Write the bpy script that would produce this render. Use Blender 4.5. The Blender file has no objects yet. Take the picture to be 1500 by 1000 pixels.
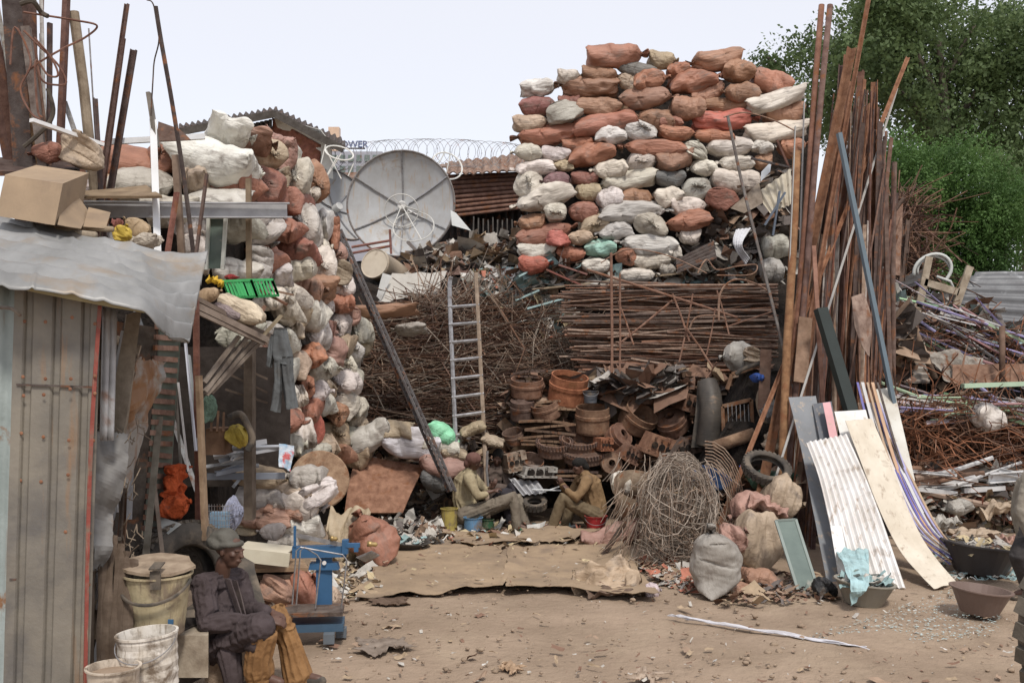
import bpy, math, random
from mathutils import Vector, Matrix, noise
S = bpy.context.scene
C = S.collection
R = math.radians
# ---------------------------------------------------------------- camera, sky, sun, exposure
H, F, HY = 2.4, 1500.0, 525.0
cd = bpy.data.cameras.new('camera'); cam = bpy.data.objects.new('camera', cd); C.objects.link(cam)
cam.location = (0, 0, H); cam.rotation_euler = (R(90), 0, 0)
cd.sensor_width = 36; cd.lens = 36; cd.shift_y = 25 / 1500.0; cd.clip_start = .1; cd.clip_end = 2000
S.camera = cam
SUN_EL, SUN_AZ = 56, 163          # degrees; azimuth clockwise from +Y
w = bpy.data.worlds.new('World'); S.world = w; w.use_nodes = True
nt = w.node_tree; nt.nodes.clear()
sky = nt.nodes.new('ShaderNodeTexSky'); sky.sky_type = 'NISHITA'; sky.sun_disc = False
sky.sun_elevation = R(SUN_EL); sky.sun_rotation = R(SUN_AZ)
b1 = nt.nodes.new('ShaderNodeBackground'); b1.inputs[1].default_value = .05
b2 = nt.nodes.new('ShaderNodeBackground'); b2.inputs[1].default_value = .90   # the cloud deck
tc = nt.nodes.new('ShaderNodeTexCoord'); no = nt.nodes.new('ShaderNodeTexNoise'); no.inputs['Scale'].default_value = 1.6
cr = nt.nodes.new('ShaderNodeMix'); cr.data_type = 'RGBA'
cr.inputs[6].default_value = (.82, .795, .81, 1); cr.inputs[7].default_value = (.89, .865, .875, 1)
nt.links.new(tc.outputs['Generated'], no.inputs[0]); nt.links.new(no.outputs[0], cr.inputs[0])
ad = nt.nodes.new('ShaderNodeAddShader'); ou = nt.nodes.new('ShaderNodeOutputWorld')
nt.links.new(sky.outputs[0], b1.inputs[0]); nt.links.new(cr.outputs[2], b2.inputs[0])
nt.links.new(b1.outputs[0], ad.inputs[0]); nt.links.new(b2.outputs[0], ad.inputs[1]); nt.links.new(ad.outputs[0], ou.inputs[0])
sd = bpy.data.lights.new('sun', 'SUN'); sd.energy = 2.9; sd.angle = R(9); sd.color = (1, .94, .86)
so = bpy.data.objects.new('sun', sd); C.objects.link(so)
dv = Vector((math.sin(R(SUN_AZ)) * math.cos(R(SUN_EL)), math.cos(R(SUN_AZ)) * math.cos(R(SUN_EL)), math.sin(R(SUN_EL))))
so.rotation_euler = dv.to_track_quat('Z', 'Y').to_euler(); so.location = (0, 0, 20)
S.view_settings.view_transform = 'Standard'; S.view_settings.look = 'None'
S.view_settings.exposure = 0; S.view_settings.gamma = 1; S.view_settings.use_curve_mapping = False
S.render.resolution_x = 1024; S.render.resolution_y = 682

def P(px, py, D): return Vector(((px - 750) / F * D, D, H - (py - HY) / F * D))
def gd(py): return H * F / (py - HY)
def G(px, py, z=0.0):                      # point on the ground seen at this pixel, raised by z
    p = P(px, py, gd(py)); p.z = z; return p
def V(t): return P(*t) if not isinstance(t, Vector) else t
def fbm(v, o=3): return noise.fractal(v, 1.0, 2.0, o)

# ---------------------------------------------------------------- materials
def mat(name, c1, c2=None, sc=6, c3=None, sc3=2.5, th3=.58, rough=.85, metal=0, bump=.3, bsc=25, obj=False,
        stretch=(1, 1, 1), bstretch=None, spec=.3, soft=.08, bdist=.01, crump=0, csc=5, streak=0, c4=(.2, .1, .05)):
    m = bpy.data.materials.new(name); m.use_nodes = True; t = m.node_tree; N = t.nodes; L = t.links
    bs = N['Principled BSDF']; bs.inputs['Roughness'].default_value = rough; bs.inputs['Metallic'].default_value = metal
    bs.inputs['Specular IOR Level'].default_value = spec
    tc = N.new('ShaderNodeTexCoord'); oi = N.new('ShaderNodeObjectInfo')
    mu = N.new('ShaderNodeMath'); mu.operation = 'MULTIPLY'; mu.inputs[1].default_value = 37; L.new(oi.outputs['Random'], mu.inputs[0])
    va = N.new('ShaderNodeVectorMath'); va.operation = 'ADD'; L.new(tc.outputs['Object'], va.inputs[0]); L.new(mu.outputs[0], va.inputs[1])
    def mp(s):
        q = N.new('ShaderNodeMapping'); q.inputs['Scale'].default_value = s; L.new(va.outputs[0], q.inputs[0]); return q.outputs[0]
    def nz(sc, s, det=6, dis=0):
        n = N.new('ShaderNodeTexNoise'); n.inputs['Scale'].default_value = sc; n.inputs['Detail'].default_value = det
        n.inputs['Roughness'].default_value = .62; n.inputs['Distortion'].default_value = dis; L.new(mp(s), n.inputs[0]); return n.outputs[0]
    def mix(f, a, b, bt='MIX'):
        x = N.new('ShaderNodeMix'); x.data_type = 'RGBA'; x.blend_type = bt
        for i, val in ((0, f), (6, a), (7, b)):
            if isinstance(val, (int, float)): x.inputs[i].default_value = val
            elif isinstance(val, tuple): x.inputs[i].default_value = (*val, 1)
            else: L.new(val, x.inputs[i])
        return x.outputs[2]
    def ramp(f, lo, hi):
        x = N.new('ShaderNodeMapRange'); x.inputs[1].default_value = lo; x.inputs[2].default_value = hi; L.new(f, x.inputs[0]); return x.outputs[0]
    c2 = c2 or tuple(v * .6 for v in c1)
    f = ramp(nz(sc, stretch), .32, .68)
    if obj:
        a = mix(1, oi.outputs['Color'], c1, 'MULTIPLY'); b = mix(1, oi.outputs['Color'], c2, 'MULTIPLY'); col = mix(f, b, a)
    else: col = mix(f, c2, c1)
    if c3: col = mix(ramp(nz(sc3, stretch, 8, .4), th3, th3 + soft), col, c3)
    if streak: col = mix(ramp(nz(streak, (6, 6, .45), 6, .1), .56, .70), col, c4)
    L.new(col, bs.inputs['Base Color'])
    if bump:
        bp = N.new('ShaderNodeBump'); bp.inputs['Strength'].default_value = bump; bp.inputs['Distance'].default_value = bdist
        hh = nz(bsc, bstretch or stretch, 5, .3)
        if crump:
            vo = N.new('ShaderNodeTexVoronoi'); vo.inputs['Scale'].default_value = csc; wv = N.new('ShaderNodeVectorMath'); wv.operation = 'MULTIPLY_ADD'; nn = N.new('ShaderNodeTexNoise'); nn.inputs['Scale'].default_value = csc * .5
            L.new(mp(bstretch or stretch), nn.inputs[0]); L.new(nn.outputs['Color'], wv.inputs[0]); wv.inputs[1].default_value = (.5, .5, .5); L.new(mp(bstretch or stretch), wv.inputs[2]); L.new(wv.outputs[0], vo.inputs['Vector'])
            m2 = N.new('ShaderNodeMath'); m2.operation = 'MULTIPLY_ADD'; m2.inputs[1].default_value = crump; L.new(vo.outputs['Distance'], m2.inputs[0]); L.new(hh, m2.inputs[2]); hh = m2.outputs[0]
        L.new(hh, bp.inputs['Height']); L.new(bp.outputs[0], bs.inputs['Normal'])
    return m
M = {}
M['sack'] = mat('woven_sack', (1, 1, 1), (.66, .64, .62), 3, (.14, .11, .09), 2.4, .54, rough=.55, bump=1, bsc=7, bstretch=(1, 1.8, 1.8), obj=True, soft=.2, bdist=.012, spec=.4, crump=.7, csc=4)
M['cloth'] = mat('cloth', (1, 1, 1), (.65, .62, .6), 7, (.10, .08, .065), 3, .62, rough=.9, bump=.9, bsc=14, obj=True, soft=.2, bdist=.012, crump=.8, csc=7)
M['panel'] = mat('grimy_panel', (1, 1, 1), (.80, .77, .73), 3, (.24, .18, .12), 2.0, .60, rough=.5, bump=.2, obj=True, soft=.12, streak=2.2, c4=(.36, .29, .22))
M['grime'] = mat('grimy_plastic', (1, 1, 1), (.70, .66, .60), 9, (.17, .13, .095), 6, .50, rough=.55, bump=.3, obj=True, soft=.15, streak=7, c4=(.22, .17, .12))
M['paint'] = mat('painted', (1, 1, 1), (.72, .70, .68), 6, (.16, .10, .07), 5, .60, rough=.55, bump=.25, obj=True, soft=.08)
M['clean'] = mat('worn_paint', (1, 1, 1), (.86, .84, .82), 5, (.22, .17, .13), 3, .66, rough=.5, bump=.12, obj=True, soft=.15)
M['rust'] = mat('rust', (1, 1, 1), (.45, .38, .36), 9, (.20, .085, .04), 6, .55, rough=.9, bump=.6, bsc=40, obj=True, soft=.12)
M['wood'] = mat('weathered_wood', (1, 1, 1), (.5, .46, .43), 7, (.10, .08, .065), 3, .6, rough=.9, bump=.5, bsc=20, obj=True, soft=.2)
M['galv'] = mat('galvanised', (.44, .44, .45), (.27, .27, .28), 4, (.20, .10, .055), 3.2, .60, rough=.5, metal=.25, bump=.2, soft=.12)
M['steel'] = mat('steel', (.42, .42, .43), (.22, .21, .21), 14, (.16, .09, .06), 6, .62, rough=.4, metal=.6, bump=.15)
M['rubber'] = mat('rubber', (.10, .085, .07), (.05, .045, .04), 8, (.20, .16, .12), 4, .50, rough=.9, bump=.5, soft=.2)
M['skin'] = mat('skin', (.075, .038, .024), (.045, .024, .017), 12, rough=.5, bump=.1, spec=.4)
M['hair'] = mat('hair', (.02, .018, .016), rough=.9, bump=1, bsc=120)
M['dark'] = mat('shaded_scrap', (.034, .026, .021), (.010, .008, .007), 5, (.09, .055, .035), 3, .62, rough=1, bump=1, bsc=9, bdist=.06)  # near-black: shade of gaps and recesses put into the colour
M['dirt'] = mat('dirt', (.33, .25, .185), (.24, .18, .13), 1.3, (.37, .29, .21), .9, .5, rough=1, bump=.9, bsc=9, soft=.3, bdist=.035, spec=.1, crump=.12, csc=14)
M['card'] = mat('cardboard', (.36, .265, .175), (.25, .185, .125), 1.6, (.20, .15, .11), 2.6, .50, rough=.95, bump=.5, bsc=9, soft=.25, streak=1.3, c4=(.26, .19, .13))
M['leaf'] = mat('leaf', (.125, .225, .06), (.06, .12, .035), .9, (.20, .30, .09), 1.5, .58, rough=.6, bump=0, soft=.25)
M['leaf2'] = mat('tree_leaf', (.15, .215, .085), (.065, .10, .04), .45, (.22, .28, .12), .8, .57, rough=.6, bump=0, soft=.2)
M['bark'] = mat('bark', (.12, .10, .08), (.06, .05, .04), 6, rough=1, bump=.8)
M['glass'] = mat('dirty_glass', (.15, .19, .165), (.10, .13, .115), 3, (.3, .29, .25), 3, .6, rough=.2, bump=.05, spec=.6)
M['shards'] = mat('glass_shards', (.48, .58, .56), (.34, .42, .41), 9, rough=.15, bump=0, spec=.6)

for k_ in ('leaf', 'leaf2'):
    t_ = M[k_].node_tree; p_ = t_.nodes['Principled BSDF']; tr_ = t_.nodes.new('ShaderNodeBsdfTranslucent'); mx_ = t_.nodes.new('ShaderNodeMixShader'); mx_.inputs[0].default_value = .38
    t_.links.new(p_.inputs['Base Color'].links[0].from_socket, tr_.inputs[0]); t_.links.new(p_.outputs[0], mx_.inputs[1]); t_.links.new(tr_.outputs[0], mx_.inputs[2]); t_.links.new(mx_.outputs[0], t_.nodes['Material Output'].inputs[0])
# ---------------------------------------------------------------- mesh builder
ORG = {}
class MB:
    def __init__(s): s.v = []; s.f = []; s.m = []; s.mi = 0
    def add(s, vs, fs):
        o = len(s.v); s.v += [Vector(a) for a in vs]; s.f += [tuple(i + o for i in f) for f in fs]; s.m += [s.mi] * len(fs); return s
    def box(s, c, size, rot=None, tp=1.0):
        x, y, z = (a / 2 for a in size); c = Vector(c); r = rot or Matrix.Identity(3)
        vs = [c + r @ Vector((i * x * (tp if k > 0 else 1), j * y * (tp if k > 0 else 1), k * z)) for k in (-1, 1) for j in (-1, 1) for i in (-1, 1)]
        return s.add(vs, [(0, 2, 3, 1), (4, 5, 7, 6), (0, 1, 5, 4), (2, 6, 7, 3), (0, 4, 6, 2), (1, 3, 7, 5)])
    def prism(s, prof, p0, p1, up=(0, 0, 1), k1=1.0, tw=0):
        p0 = Vector(p0); p1 = Vector(p1); d = (p1 - p0).normalized(); up = Vector(up)
        if abs(d.dot(up)) > .98: up = Vector((1, 0, 0))
        a = d.cross(up).normalized(); b = a.cross(d).normalized()
        if tw: q = Matrix.Rotation(tw, 3, d); a = q @ a; b = q @ b
        n = len(prof); vs = [p0 + a * x + b * y for x, y in prof] + [p1 + (a * x + b * y) * k1 for x, y in prof]
        fs = [(i, (i + 1) % n, n + (i + 1) % n, n + i) for i in range(n)] + [tuple(range(n))[::-1], tuple(range(n, 2 * n))]
        return s.add(vs, fs)
    def beam(s, p0, p1, w, h, up=(0, 0, 1), tw=0):
        w /= 2; h /= 2; return s.prism([(-w, -h), (w, -h), (w, h), (-w, h)], p0, p1, up, tw=tw)
    def angle(s, p0, p1, w, t=.006, tw=0):
        return s.prism([(-w / 2, -w / 2), (w / 2, -w / 2), (w / 2, t - w / 2), (t - w / 2, t - w / 2), (t - w / 2, w / 2), (-w / 2, w / 2)], p0, p1, tw=tw)
    def chan(s, p0, p1, w, h, t=.006, tw=0):
        return s.prism([(-w / 2, -h / 2), (w / 2, -h / 2), (w / 2, h / 2), (w / 2 - t, h / 2), (w / 2 - t, t - h / 2), (t - w / 2, t - h / 2), (t - w / 2, h / 2), (-w / 2, h / 2)], p0, p1, tw=tw)
    def tube(s, pts, r, n=6, cap=True, closed=False):
        pts = [V(p) for p in pts]; k = len(pts); rs = r if isinstance(r, (list, tuple)) else [r] * k
        o = len(s.v); a = None; vs = []
        for i, p in enumerate(pts):
            q0 = pts[i - 1] if (i > 0 or closed) else p; q1 = pts[(i + 1) % k] if (i < k - 1 or closed) else p
            d = (q1 - q0); d = d.normalized() if d.length > 1e-9 else Vector((0, 0, 1))
            if a is None: a = d.orthogonal().normalized()
            a = (a - d * a.dot(d)); a = a.normalized() if a.length > 1e-6 else d.orthogonal().normalized()
            b = d.cross(a)
            for j in range(n): t = 2 * math.pi * j / n; vs.append(p + (a * math.cos(t) + b * math.sin(t)) * rs[i])
        fs = [(i * n + j, i * n + (j + 1) % n, ((i + 1) % k) * n + (j + 1) % n, ((i + 1) % k) * n + j) for i in range(k if closed else k - 1) for j in range(n)]
        if cap and not closed: fs += [tuple(range(n))[::-1], tuple(range((k - 1) * n, k * n))]
        return s.add(vs, fs)
    def lathe(s, prof, n=20, mt=None, closed=False):
        mt = mt or Matrix.Identity(4); k = len(prof); vs = []
        for r, z in prof:
            for j in range(n): t = 2 * math.pi * j / n; vs.append(mt @ Vector((r * math.cos(t), r * math.sin(t), z)))
        fs = [(i * n + j, i * n + (j + 1) % n, ((i + 1) % k) * n + (j + 1) % n, ((i + 1) % k) * n + j) for i in range(k if closed else k - 1) for j in range(n)]
        if not closed: fs += [tuple(range(n))[::-1], tuple(range((k - 1) * n, k * n))]
        return s.add(vs, fs)
    def blob(s, c, rad, rot=None, nu=14, nv=10, ns=0, seed=0):
        c = Vector(c); r = rot or Matrix.Identity(3); vs = []
        for i in range(nv + 1):
            ph = math.pi * i / nv
            for j in range(nu):
                t = 2 * math.pi * j / nu; d = Vector((math.sin(ph) * math.cos(t), math.sin(ph) * math.sin(t), math.cos(ph)))
                k = 1 + (ns * fbm(d * 1.7 + Vector((seed, 0, seed))) if ns else 0)
                vs.append(c + r @ Vector((d.x * rad[0] * k, d.y * rad[1] * k, d.z * rad[2] * k)))
        fs = [(i * nu + j, (i + 1) * nu + j, (i + 1) * nu + (j + 1) % nu, i * nu + (j + 1) % nu) for i in range(nv) for j in range(nu)]
        return s.add(vs, fs)
    def grid(s, fn, nu, nv, th=.006):
        pt = [[Vector(fn(i / nu, j / nv)) for i in range(nu + 1)] for j in range(nv + 1)]
        W = nu + 1; top = []; bot = []
        for j in range(nv + 1):
            for i in range(W):
                du = pt[j][min(i + 1, nu)] - pt[j][max(i - 1, 0)]; dw = pt[min(j + 1, nv)][i] - pt[max(j - 1, 0)][i]
                n = du.cross(dw); n = n.normalized() if n.length > 1e-12 else Vector((0, 0, 1))
                top.append(pt[j][i]); bot.append(pt[j][i] - n * th)
        N = len(top); fs = []
        for j in range(nv):
            for i in range(nu):
                a = j * W + i; fs.append((a, a + 1, a + W + 1, a + W)); fs.append((N + a, N + a + W, N + a + W + 1, N + a + 1))
        rim = [i for i in range(W)] + [j * W + nu for j in range(1, nv + 1)] + [nv * W + i for i in range(nu - 1, -1, -1)] + [j * W for j in range(nv - 1, 0, -1)]
        for q in range(len(rim)): a, b = rim[q], rim[(q + 1) % len(rim)]; fs.append((a, N + a, N + b, b))
        return s.add(top + bot, fs)
    def out(s, name, m, parent=None, col=None, label=None, cat=None, group=None, kind=None, smooth=False, local=False):
        me = bpy.data.meshes.new(name); o = bpy.data.objects.new(name, me); loc = Vector((0, 0, 0))
        if parent is None and not local and kind is None:
            xs = [v.x for v in s.v]; ys = [v.y for v in s.v]; zs = [v.z for v in s.v]
            loc = Vector(((min(xs) + max(xs)) / 2, (min(ys) + max(ys)) / 2, min(zs))); o.location = loc; ORG[o.name] = loc
        elif parent is not None and not local:
            r = parent
            while r.parent: r = r.parent
            loc = ORG.get(r.name, loc)
        me.from_pydata([v - loc for v in s.v], [], s.f)
        ms = m if isinstance(m, list) else [m]
        for q in ms: me.materials.append(M[q] if isinstance(q, str) else q)
        if len(ms) > 1: me.polygons.foreach_set('material_index', s.m)
        if smooth: me.polygons.foreach_set('use_smooth', [True] * len(s.f))
        C.objects.link(o); fin(o, parent, col, label, cat, group, kind); return o
def fin(o, parent=None, col=None, label=None, cat=None, group=None, kind=None):
    if parent: o.parent = parent
    if col: o.color = (*col[:3], 1)
    if label: o['label'] = label
    if cat: o['category'] = cat
    if group: o['group'] = group
    if kind: o['kind'] = kind
    return o
def T(name, label, cat, loc, rz=0, group=None):
    o = bpy.data.objects.new(name, None); C.objects.link(o); o.location = loc; o.rotation_euler = (0, 0, rz); o.empty_display_size = .1
    ORG[o.name] = Vector(loc); return fin(o, None, None, label, cat, group)
def smoothpts(pts, k=6):
    pts = [V(p) for p in pts]
    if len(pts) < 3: return [pts[0].lerp(pts[-1], i / k) for i in range(k + 1)]
    out = []
    for i in range(len(pts) - 1):
        p0 = pts[max(i - 1, 0)]; p1 = pts[i]; p2 = pts[i + 1]; p3 = pts[min(i + 2, len(pts) - 1)]
        for j in range(k):
            t = j / k; out.append(.5 * ((2 * p1) + (p2 - p0) * t + (2 * p0 - 5 * p1 + 4 * p2 - p3) * t * t + (3 * p1 - p0 - 3 * p2 + p3) * t ** 3))
    out.append(pts[-1]); return out
def samp(pl, t):
    x = t * (len(pl) - 1); i = min(int(x), len(pl) - 2); return pl[i].lerp(pl[i + 1], x - i)
def strip(A, B, corr=0, amp=.01, nz=.01, nsc=2, nu=10, nv=12, th=.005, seed=0, mb=None, axis='u', rag=0):
    """sheet between edge polyline A (left, top->bottom) and B (right); corrugated across u or v"""
    pa = smoothpts(A); pb = smoothpts(B)
    if corr:
        if axis == 'u': nu = max(nu, corr * 6)
        else: nv = max(nv, corr * 6)
    def f(u, v):
        a = samp(pa, v); b = samp(pb, v)
        if rag:
            if v in (0, 1): a = a + (samp(pa, .5) - a) * abs(noise.noise(Vector((u * 9, seed, v)))) * rag; b = b + (samp(pb, .5) - b) * abs(noise.noise(Vector((u * 9, seed, v)))) * rag
            if u in (0, 1): m = (a + b) / 2; q = 1 - abs(noise.noise(Vector((v * 8, seed, u * 5)))) * rag; a = m + (a - m) * q; b = m + (b - m) * q
        p = a.lerp(b, u)
        du = b - a; dw = samp(pa, min(v + .05, 1)) - samp(pa, max(v - .05, 0)); n = du.cross(dw); n = n.normalized() if n.length > 1e-9 else Vector((0, -1, 0))
        h = 0
        if corr: q_ = math.sin(2 * math.pi * corr * (u if axis == 'u' else v)); h += amp * (q_ if axis != 'g' else q_)
        if nz: h += nz * fbm(p * nsc + Vector((seed * 3.7, seed, 0)))
        return p + n * h
    mb = mb or MB(); return mb.grid(f, nu, nv, th)
WORDS = ['zeroth','first','second','third','fourth','fifth','sixth','seventh','eighth','ninth','tenth','eleventh','twelfth','thirteenth','fourteenth','fifteenth','sixteenth','seventeenth','eighteenth','nineteenth']
TENS = {2: 'twenty', 3: 'thirty', 4: 'forty', 5: 'fifty', 6: 'sixty', 7: 'seventy', 8: 'eighty', 9: 'ninety'}
def ordw(n):
    if n < 20: return WORDS[n]
    if n >= 100: h_ = ('one' if n < 200 else 'two') + '-hundred'; return (h_ + '-and-' + ordw(n % 100)) if n % 100 else h_ + 'th'
    t, u = divmod(n, 10); return TENS[t] + '-' + WORDS[u] if u else TENS[t][:-1] + 'ieth'
def pxy(v): return (750 + v.x / v.y * F, HY - (v.z - H) / v.y * F)
# ================================================================ GROUND AND HEAPS (setting)
rnd = random.Random(7)
def ground():
    mb = MB(); nx, ny = 150, 170; vs = []; fs = []
    for j in range(ny + 1):
        t = j / ny; y = -3 + 31 * t
        for i in range(nx + 1):
            x = -14 + 28 * i / nx
            e = min(1, max(0, (min(14 - abs(x), 28 - y, y + 3)) / 1.5))
            z = e * (.05 * fbm(Vector((x * .5, y * .5, 1))) + .018 * fbm(Vector((x * 2.6, y * 2.6, 5))) + .010 * abs(noise.noise(Vector((x * 7, y * 7, 9)))))
            vs.append((x, y, z - .02))
    for j in range(ny):
        for i in range(nx): a = j * (nx + 1) + i; fs.append((a, a + 1, a + nx + 2, a + nx + 1))
    mb.add(vs, fs)
    B = 900; k = [(-14, -3), (14, -3), (14, 28), (-14, 28)]; o = [(-B, -B), (B, -B), (B, B), (-B, B)]
    mb.add([(x, y, -.02) for x, y in k] + [(x, y, -.02) for x, y in o], [(0, 4, 5, 1), (1, 5, 6, 2), (2, 6, 7, 3), (3, 7, 4, 0)])
    mb.out('ground', 'dirt', kind='structure', smooth=True)
ground()
def heap(rows, back=3.0, nx=60, amp=.12, name='heap_core'):
    """rows: list of (x0px, x1px, py, D) bottom->top; a closed lump reaching back"""
    pl = [(V((a, y, d)), V((b, y, d))) for a, b, y, d in rows]; mb = MB()
    A = smoothpts([p[0] for p in pl], 8); B = smoothpts([p[1] for p in pl], 8)
    def f(u, v):
        p = samp(A, v).lerp(samp(B, v), u); return p + Vector((0, -1, .5)) * amp * fbm(p * 2.2)
    mb.grid(f, nx, len(A) * 1, .02)
    top = [f(i / nx, 1) for i in range(nx + 1)]
    mb.grid(lambda u, v: samp(top, u) + Vector((0, back * v, .06 * fbm(Vector((u * 9, v * 9, 3))))), nx, 8, .02)
    for E in (A, B): mb.grid(lambda u, v: samp(E, v) + Vector((0, back * u + .01, 0)), 4, 12, .02)
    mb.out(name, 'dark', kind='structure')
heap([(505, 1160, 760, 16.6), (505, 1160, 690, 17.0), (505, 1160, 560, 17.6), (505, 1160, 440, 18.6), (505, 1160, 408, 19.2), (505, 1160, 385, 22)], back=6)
heap([(770, 1185, 470, 18.9), (775, 1185, 300, 18.9), (775, 1185, 215, 18.9), (800, 1180, 170, 18.9), (870, 1150, 118, 18.9)], back=1.6, amp=.05)  # dark core added behind the wall sacks, so gaps show as shade
def leftD(px): return 10.3 if px < 330 else 10.3 + (px - 330) / 200 * 5.2
def lefttop(px): return 215 if px < 395 else (215 + (px - 395) * .9 if px < 470 else 283 + (px - 470) * 3.9)
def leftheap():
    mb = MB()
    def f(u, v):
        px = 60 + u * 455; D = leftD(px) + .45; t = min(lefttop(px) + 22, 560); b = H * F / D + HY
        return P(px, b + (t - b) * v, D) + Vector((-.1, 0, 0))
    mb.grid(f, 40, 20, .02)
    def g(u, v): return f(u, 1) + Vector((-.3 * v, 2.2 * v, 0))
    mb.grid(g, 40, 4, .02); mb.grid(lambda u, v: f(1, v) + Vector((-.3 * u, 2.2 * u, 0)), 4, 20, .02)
    mb.out('heap_core', 'dark', kind='structure')  # added dark backing, fills gaps between the left sacks with shade
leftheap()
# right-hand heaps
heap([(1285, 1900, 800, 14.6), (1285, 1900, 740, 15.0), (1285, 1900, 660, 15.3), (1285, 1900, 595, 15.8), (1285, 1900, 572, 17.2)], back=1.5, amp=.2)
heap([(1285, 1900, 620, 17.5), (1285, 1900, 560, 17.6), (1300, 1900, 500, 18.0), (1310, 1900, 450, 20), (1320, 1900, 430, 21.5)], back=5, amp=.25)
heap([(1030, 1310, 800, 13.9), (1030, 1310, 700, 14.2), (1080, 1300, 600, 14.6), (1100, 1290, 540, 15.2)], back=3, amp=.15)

# ================================================================ SACKS
def crumpler(seed, n=9):
    r = random.Random(seed * 13 + 5); D = [(Vector((r.gauss(0, .55), r.gauss(0, 1), r.gauss(0, 1))).normalized(), r.uniform(.7, 2.4), r.uniform(0, 1)) for _ in range(n)]
    def f(d):
        h = 0
        for a, q, c in D: x = d.dot(a) * q + c + .12 * noise.noise(d * 2 + Vector((c * 9, 0, 0))); h += (abs((x % 1) - .5) - .25) / q ** .8
        return h / n ** .5
    return f
def sack_mesh(seed, end=False, ear=0):
    r = random.Random(seed); nu, nv = 56, 40; mb = MB(); vs = []; sx = r.uniform(0, 50)
    cru = crumpler(seed); bend = r.uniform(-.12, .10); tw = r.uniform(.6, 1.4); pe = r.uniform(1.9, 3.0); fat = r.uniform(-.25, .25)
    for i in range(nu + 1):
        u = -1 + 2 * i / nu; a = abs(u)
        rz = max(0, 1 - a ** pe) ** .72; ry = max(0, 1 - a ** 6) ** .5
        rz *= 1 + fat * u
        if ear and u * ear > .70:
            q = (u * ear - .70) / .30; rz = max(.16, rz * (1 - q) ** .8) if q < .6 else .16 + .40 * (q - .6); ry = max(.22, ry * (1 - q)) if q < .6 else .22 + .5 * (q - .6)
        rz = max(rz, .035); ry = max(ry, .12)
        for j in range(nv):
            t = 2 * math.pi * j / nv; c, s_ = math.cos(t), math.sin(t)
            c2 = math.copysign(abs(c) ** .8, c); s2 = math.copysign(abs(s_) ** .9, s_)
            if s2 < 0: s2 *= .8
            d = Vector((u * 1.0, c, s_))
            k = 1 + .24 * noise.noise(d * 1.1 + Vector((sx, 0, 0))) + .17 * (.25 + a ** 1.5) * (.4 - abs(noise.noise(Vector((u * .5, c * 3.0 + u, s_ * 3.0)) + Vector((sx, 31, 3)))) * 2.2)
            def rid(f, ox): return 1 - 2 * abs(noise.noise(Vector((u * f * .8, c * f, s_ * f)) + Vector((sx, ox, ox))))
            k += .15 * (rid(1.5, 3) - .5) + .085 * (rid(3.3, 7) - .5) + .03 * (rid(7, 11) - .5)
            k += .10 * math.sin(t * 8 * tw + 5 * u + sx) * a ** 5
            k += .20 * cru(d)
            x = u * (.5 + .06 * noise.noise(Vector((c, s_, sx))))
            vs.append((x, c2 * ry * k * .5, s2 * rz * k * .5 + bend * (1 - a * a) + .10 * noise.noise(Vector((u * 1.4, sx, 8)))))
    fs = [(i * nv + j, i * nv + (j + 1) % nv, (i + 1) * nv + (j + 1) % nv, (i + 1) * nv + j) for i in range(nu) for j in range(nv)]
    fs += [tuple(range(nv))[::-1], tuple(range(nu * nv, (nu + 1) * nv))]
    mb.add(vs, fs); me = bpy.data.meshes.new('sack'); me.from_pydata(mb.v, [], mb.f); me.materials.append(M['sack'])
    me.polygons.foreach_set('use_smooth', [True] * len(me.polygons)); return me
def sack_end_mesh(seed):
    """a sack seen from its tied end: round, with radial gathers and a tuft towards -Y"""
    r = random.Random(seed); mb = MB(); vs = []; n, k = 52, 30; cru = crumpler(seed); sx = r.uniform(0, 50)
    for i in range(k + 1):
        q = i / k; ph = math.pi * (1 - q)                  # front (-Y) last
        for j in range(n):
            t = 2 * math.pi * j / n
            rad = math.sin(ph) ** .7 * .5 if 0 < i < k else .02; y = math.cos(ph) * .55 if False else -math.cos(math.pi - ph) * .5
            y = .5 - q * 1.0 if True else y
            fr = max(0, q - .55) / .45
            g = math.sin(t * (9 + seed % 4) + sx + 2 * math.sin(t * 2 + sx)) + .6 * math.sin(t * 17 + sx)
            d = Vector((math.cos(t), math.sin(t), q * 2))
            kk = 1 + .2 * noise.noise(d * 1.2 + Vector((sx, 0, 0))) + .09 * g * fr * 1.2 + .06 * noise.noise(d * 4 + Vector((0, sx, 0)))
            kk += .32 * cru(d); rad *= kk; yy = y
            if fr > .7: rad = max(rad, .10 + .10 * abs(g) * .5); yy = -.30 - (fr - .7) * .55
            else: yy = .45 - q * .85
            vs.append((math.cos(t) * rad, yy + .05 * fr * g * .6, math.sin(t) * rad * .95))
    fs = [(i * n + j, i * n + (j + 1) % n, (i + 1) * n + (j + 1) % n, (i + 1) * n + j) for i in range(k) for j in range(n)]
    fs += [tuple(range(n))[::-1], tuple(range(k * n, (k + 1) * n))]
    me = bpy.data.meshes.new('sack_end'); me.from_pydata(vs, [], fs); me.materials.append(M['sack'])
    me.polygons.foreach_set('use_smooth', [True] * len(me.polygons)); return me
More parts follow.
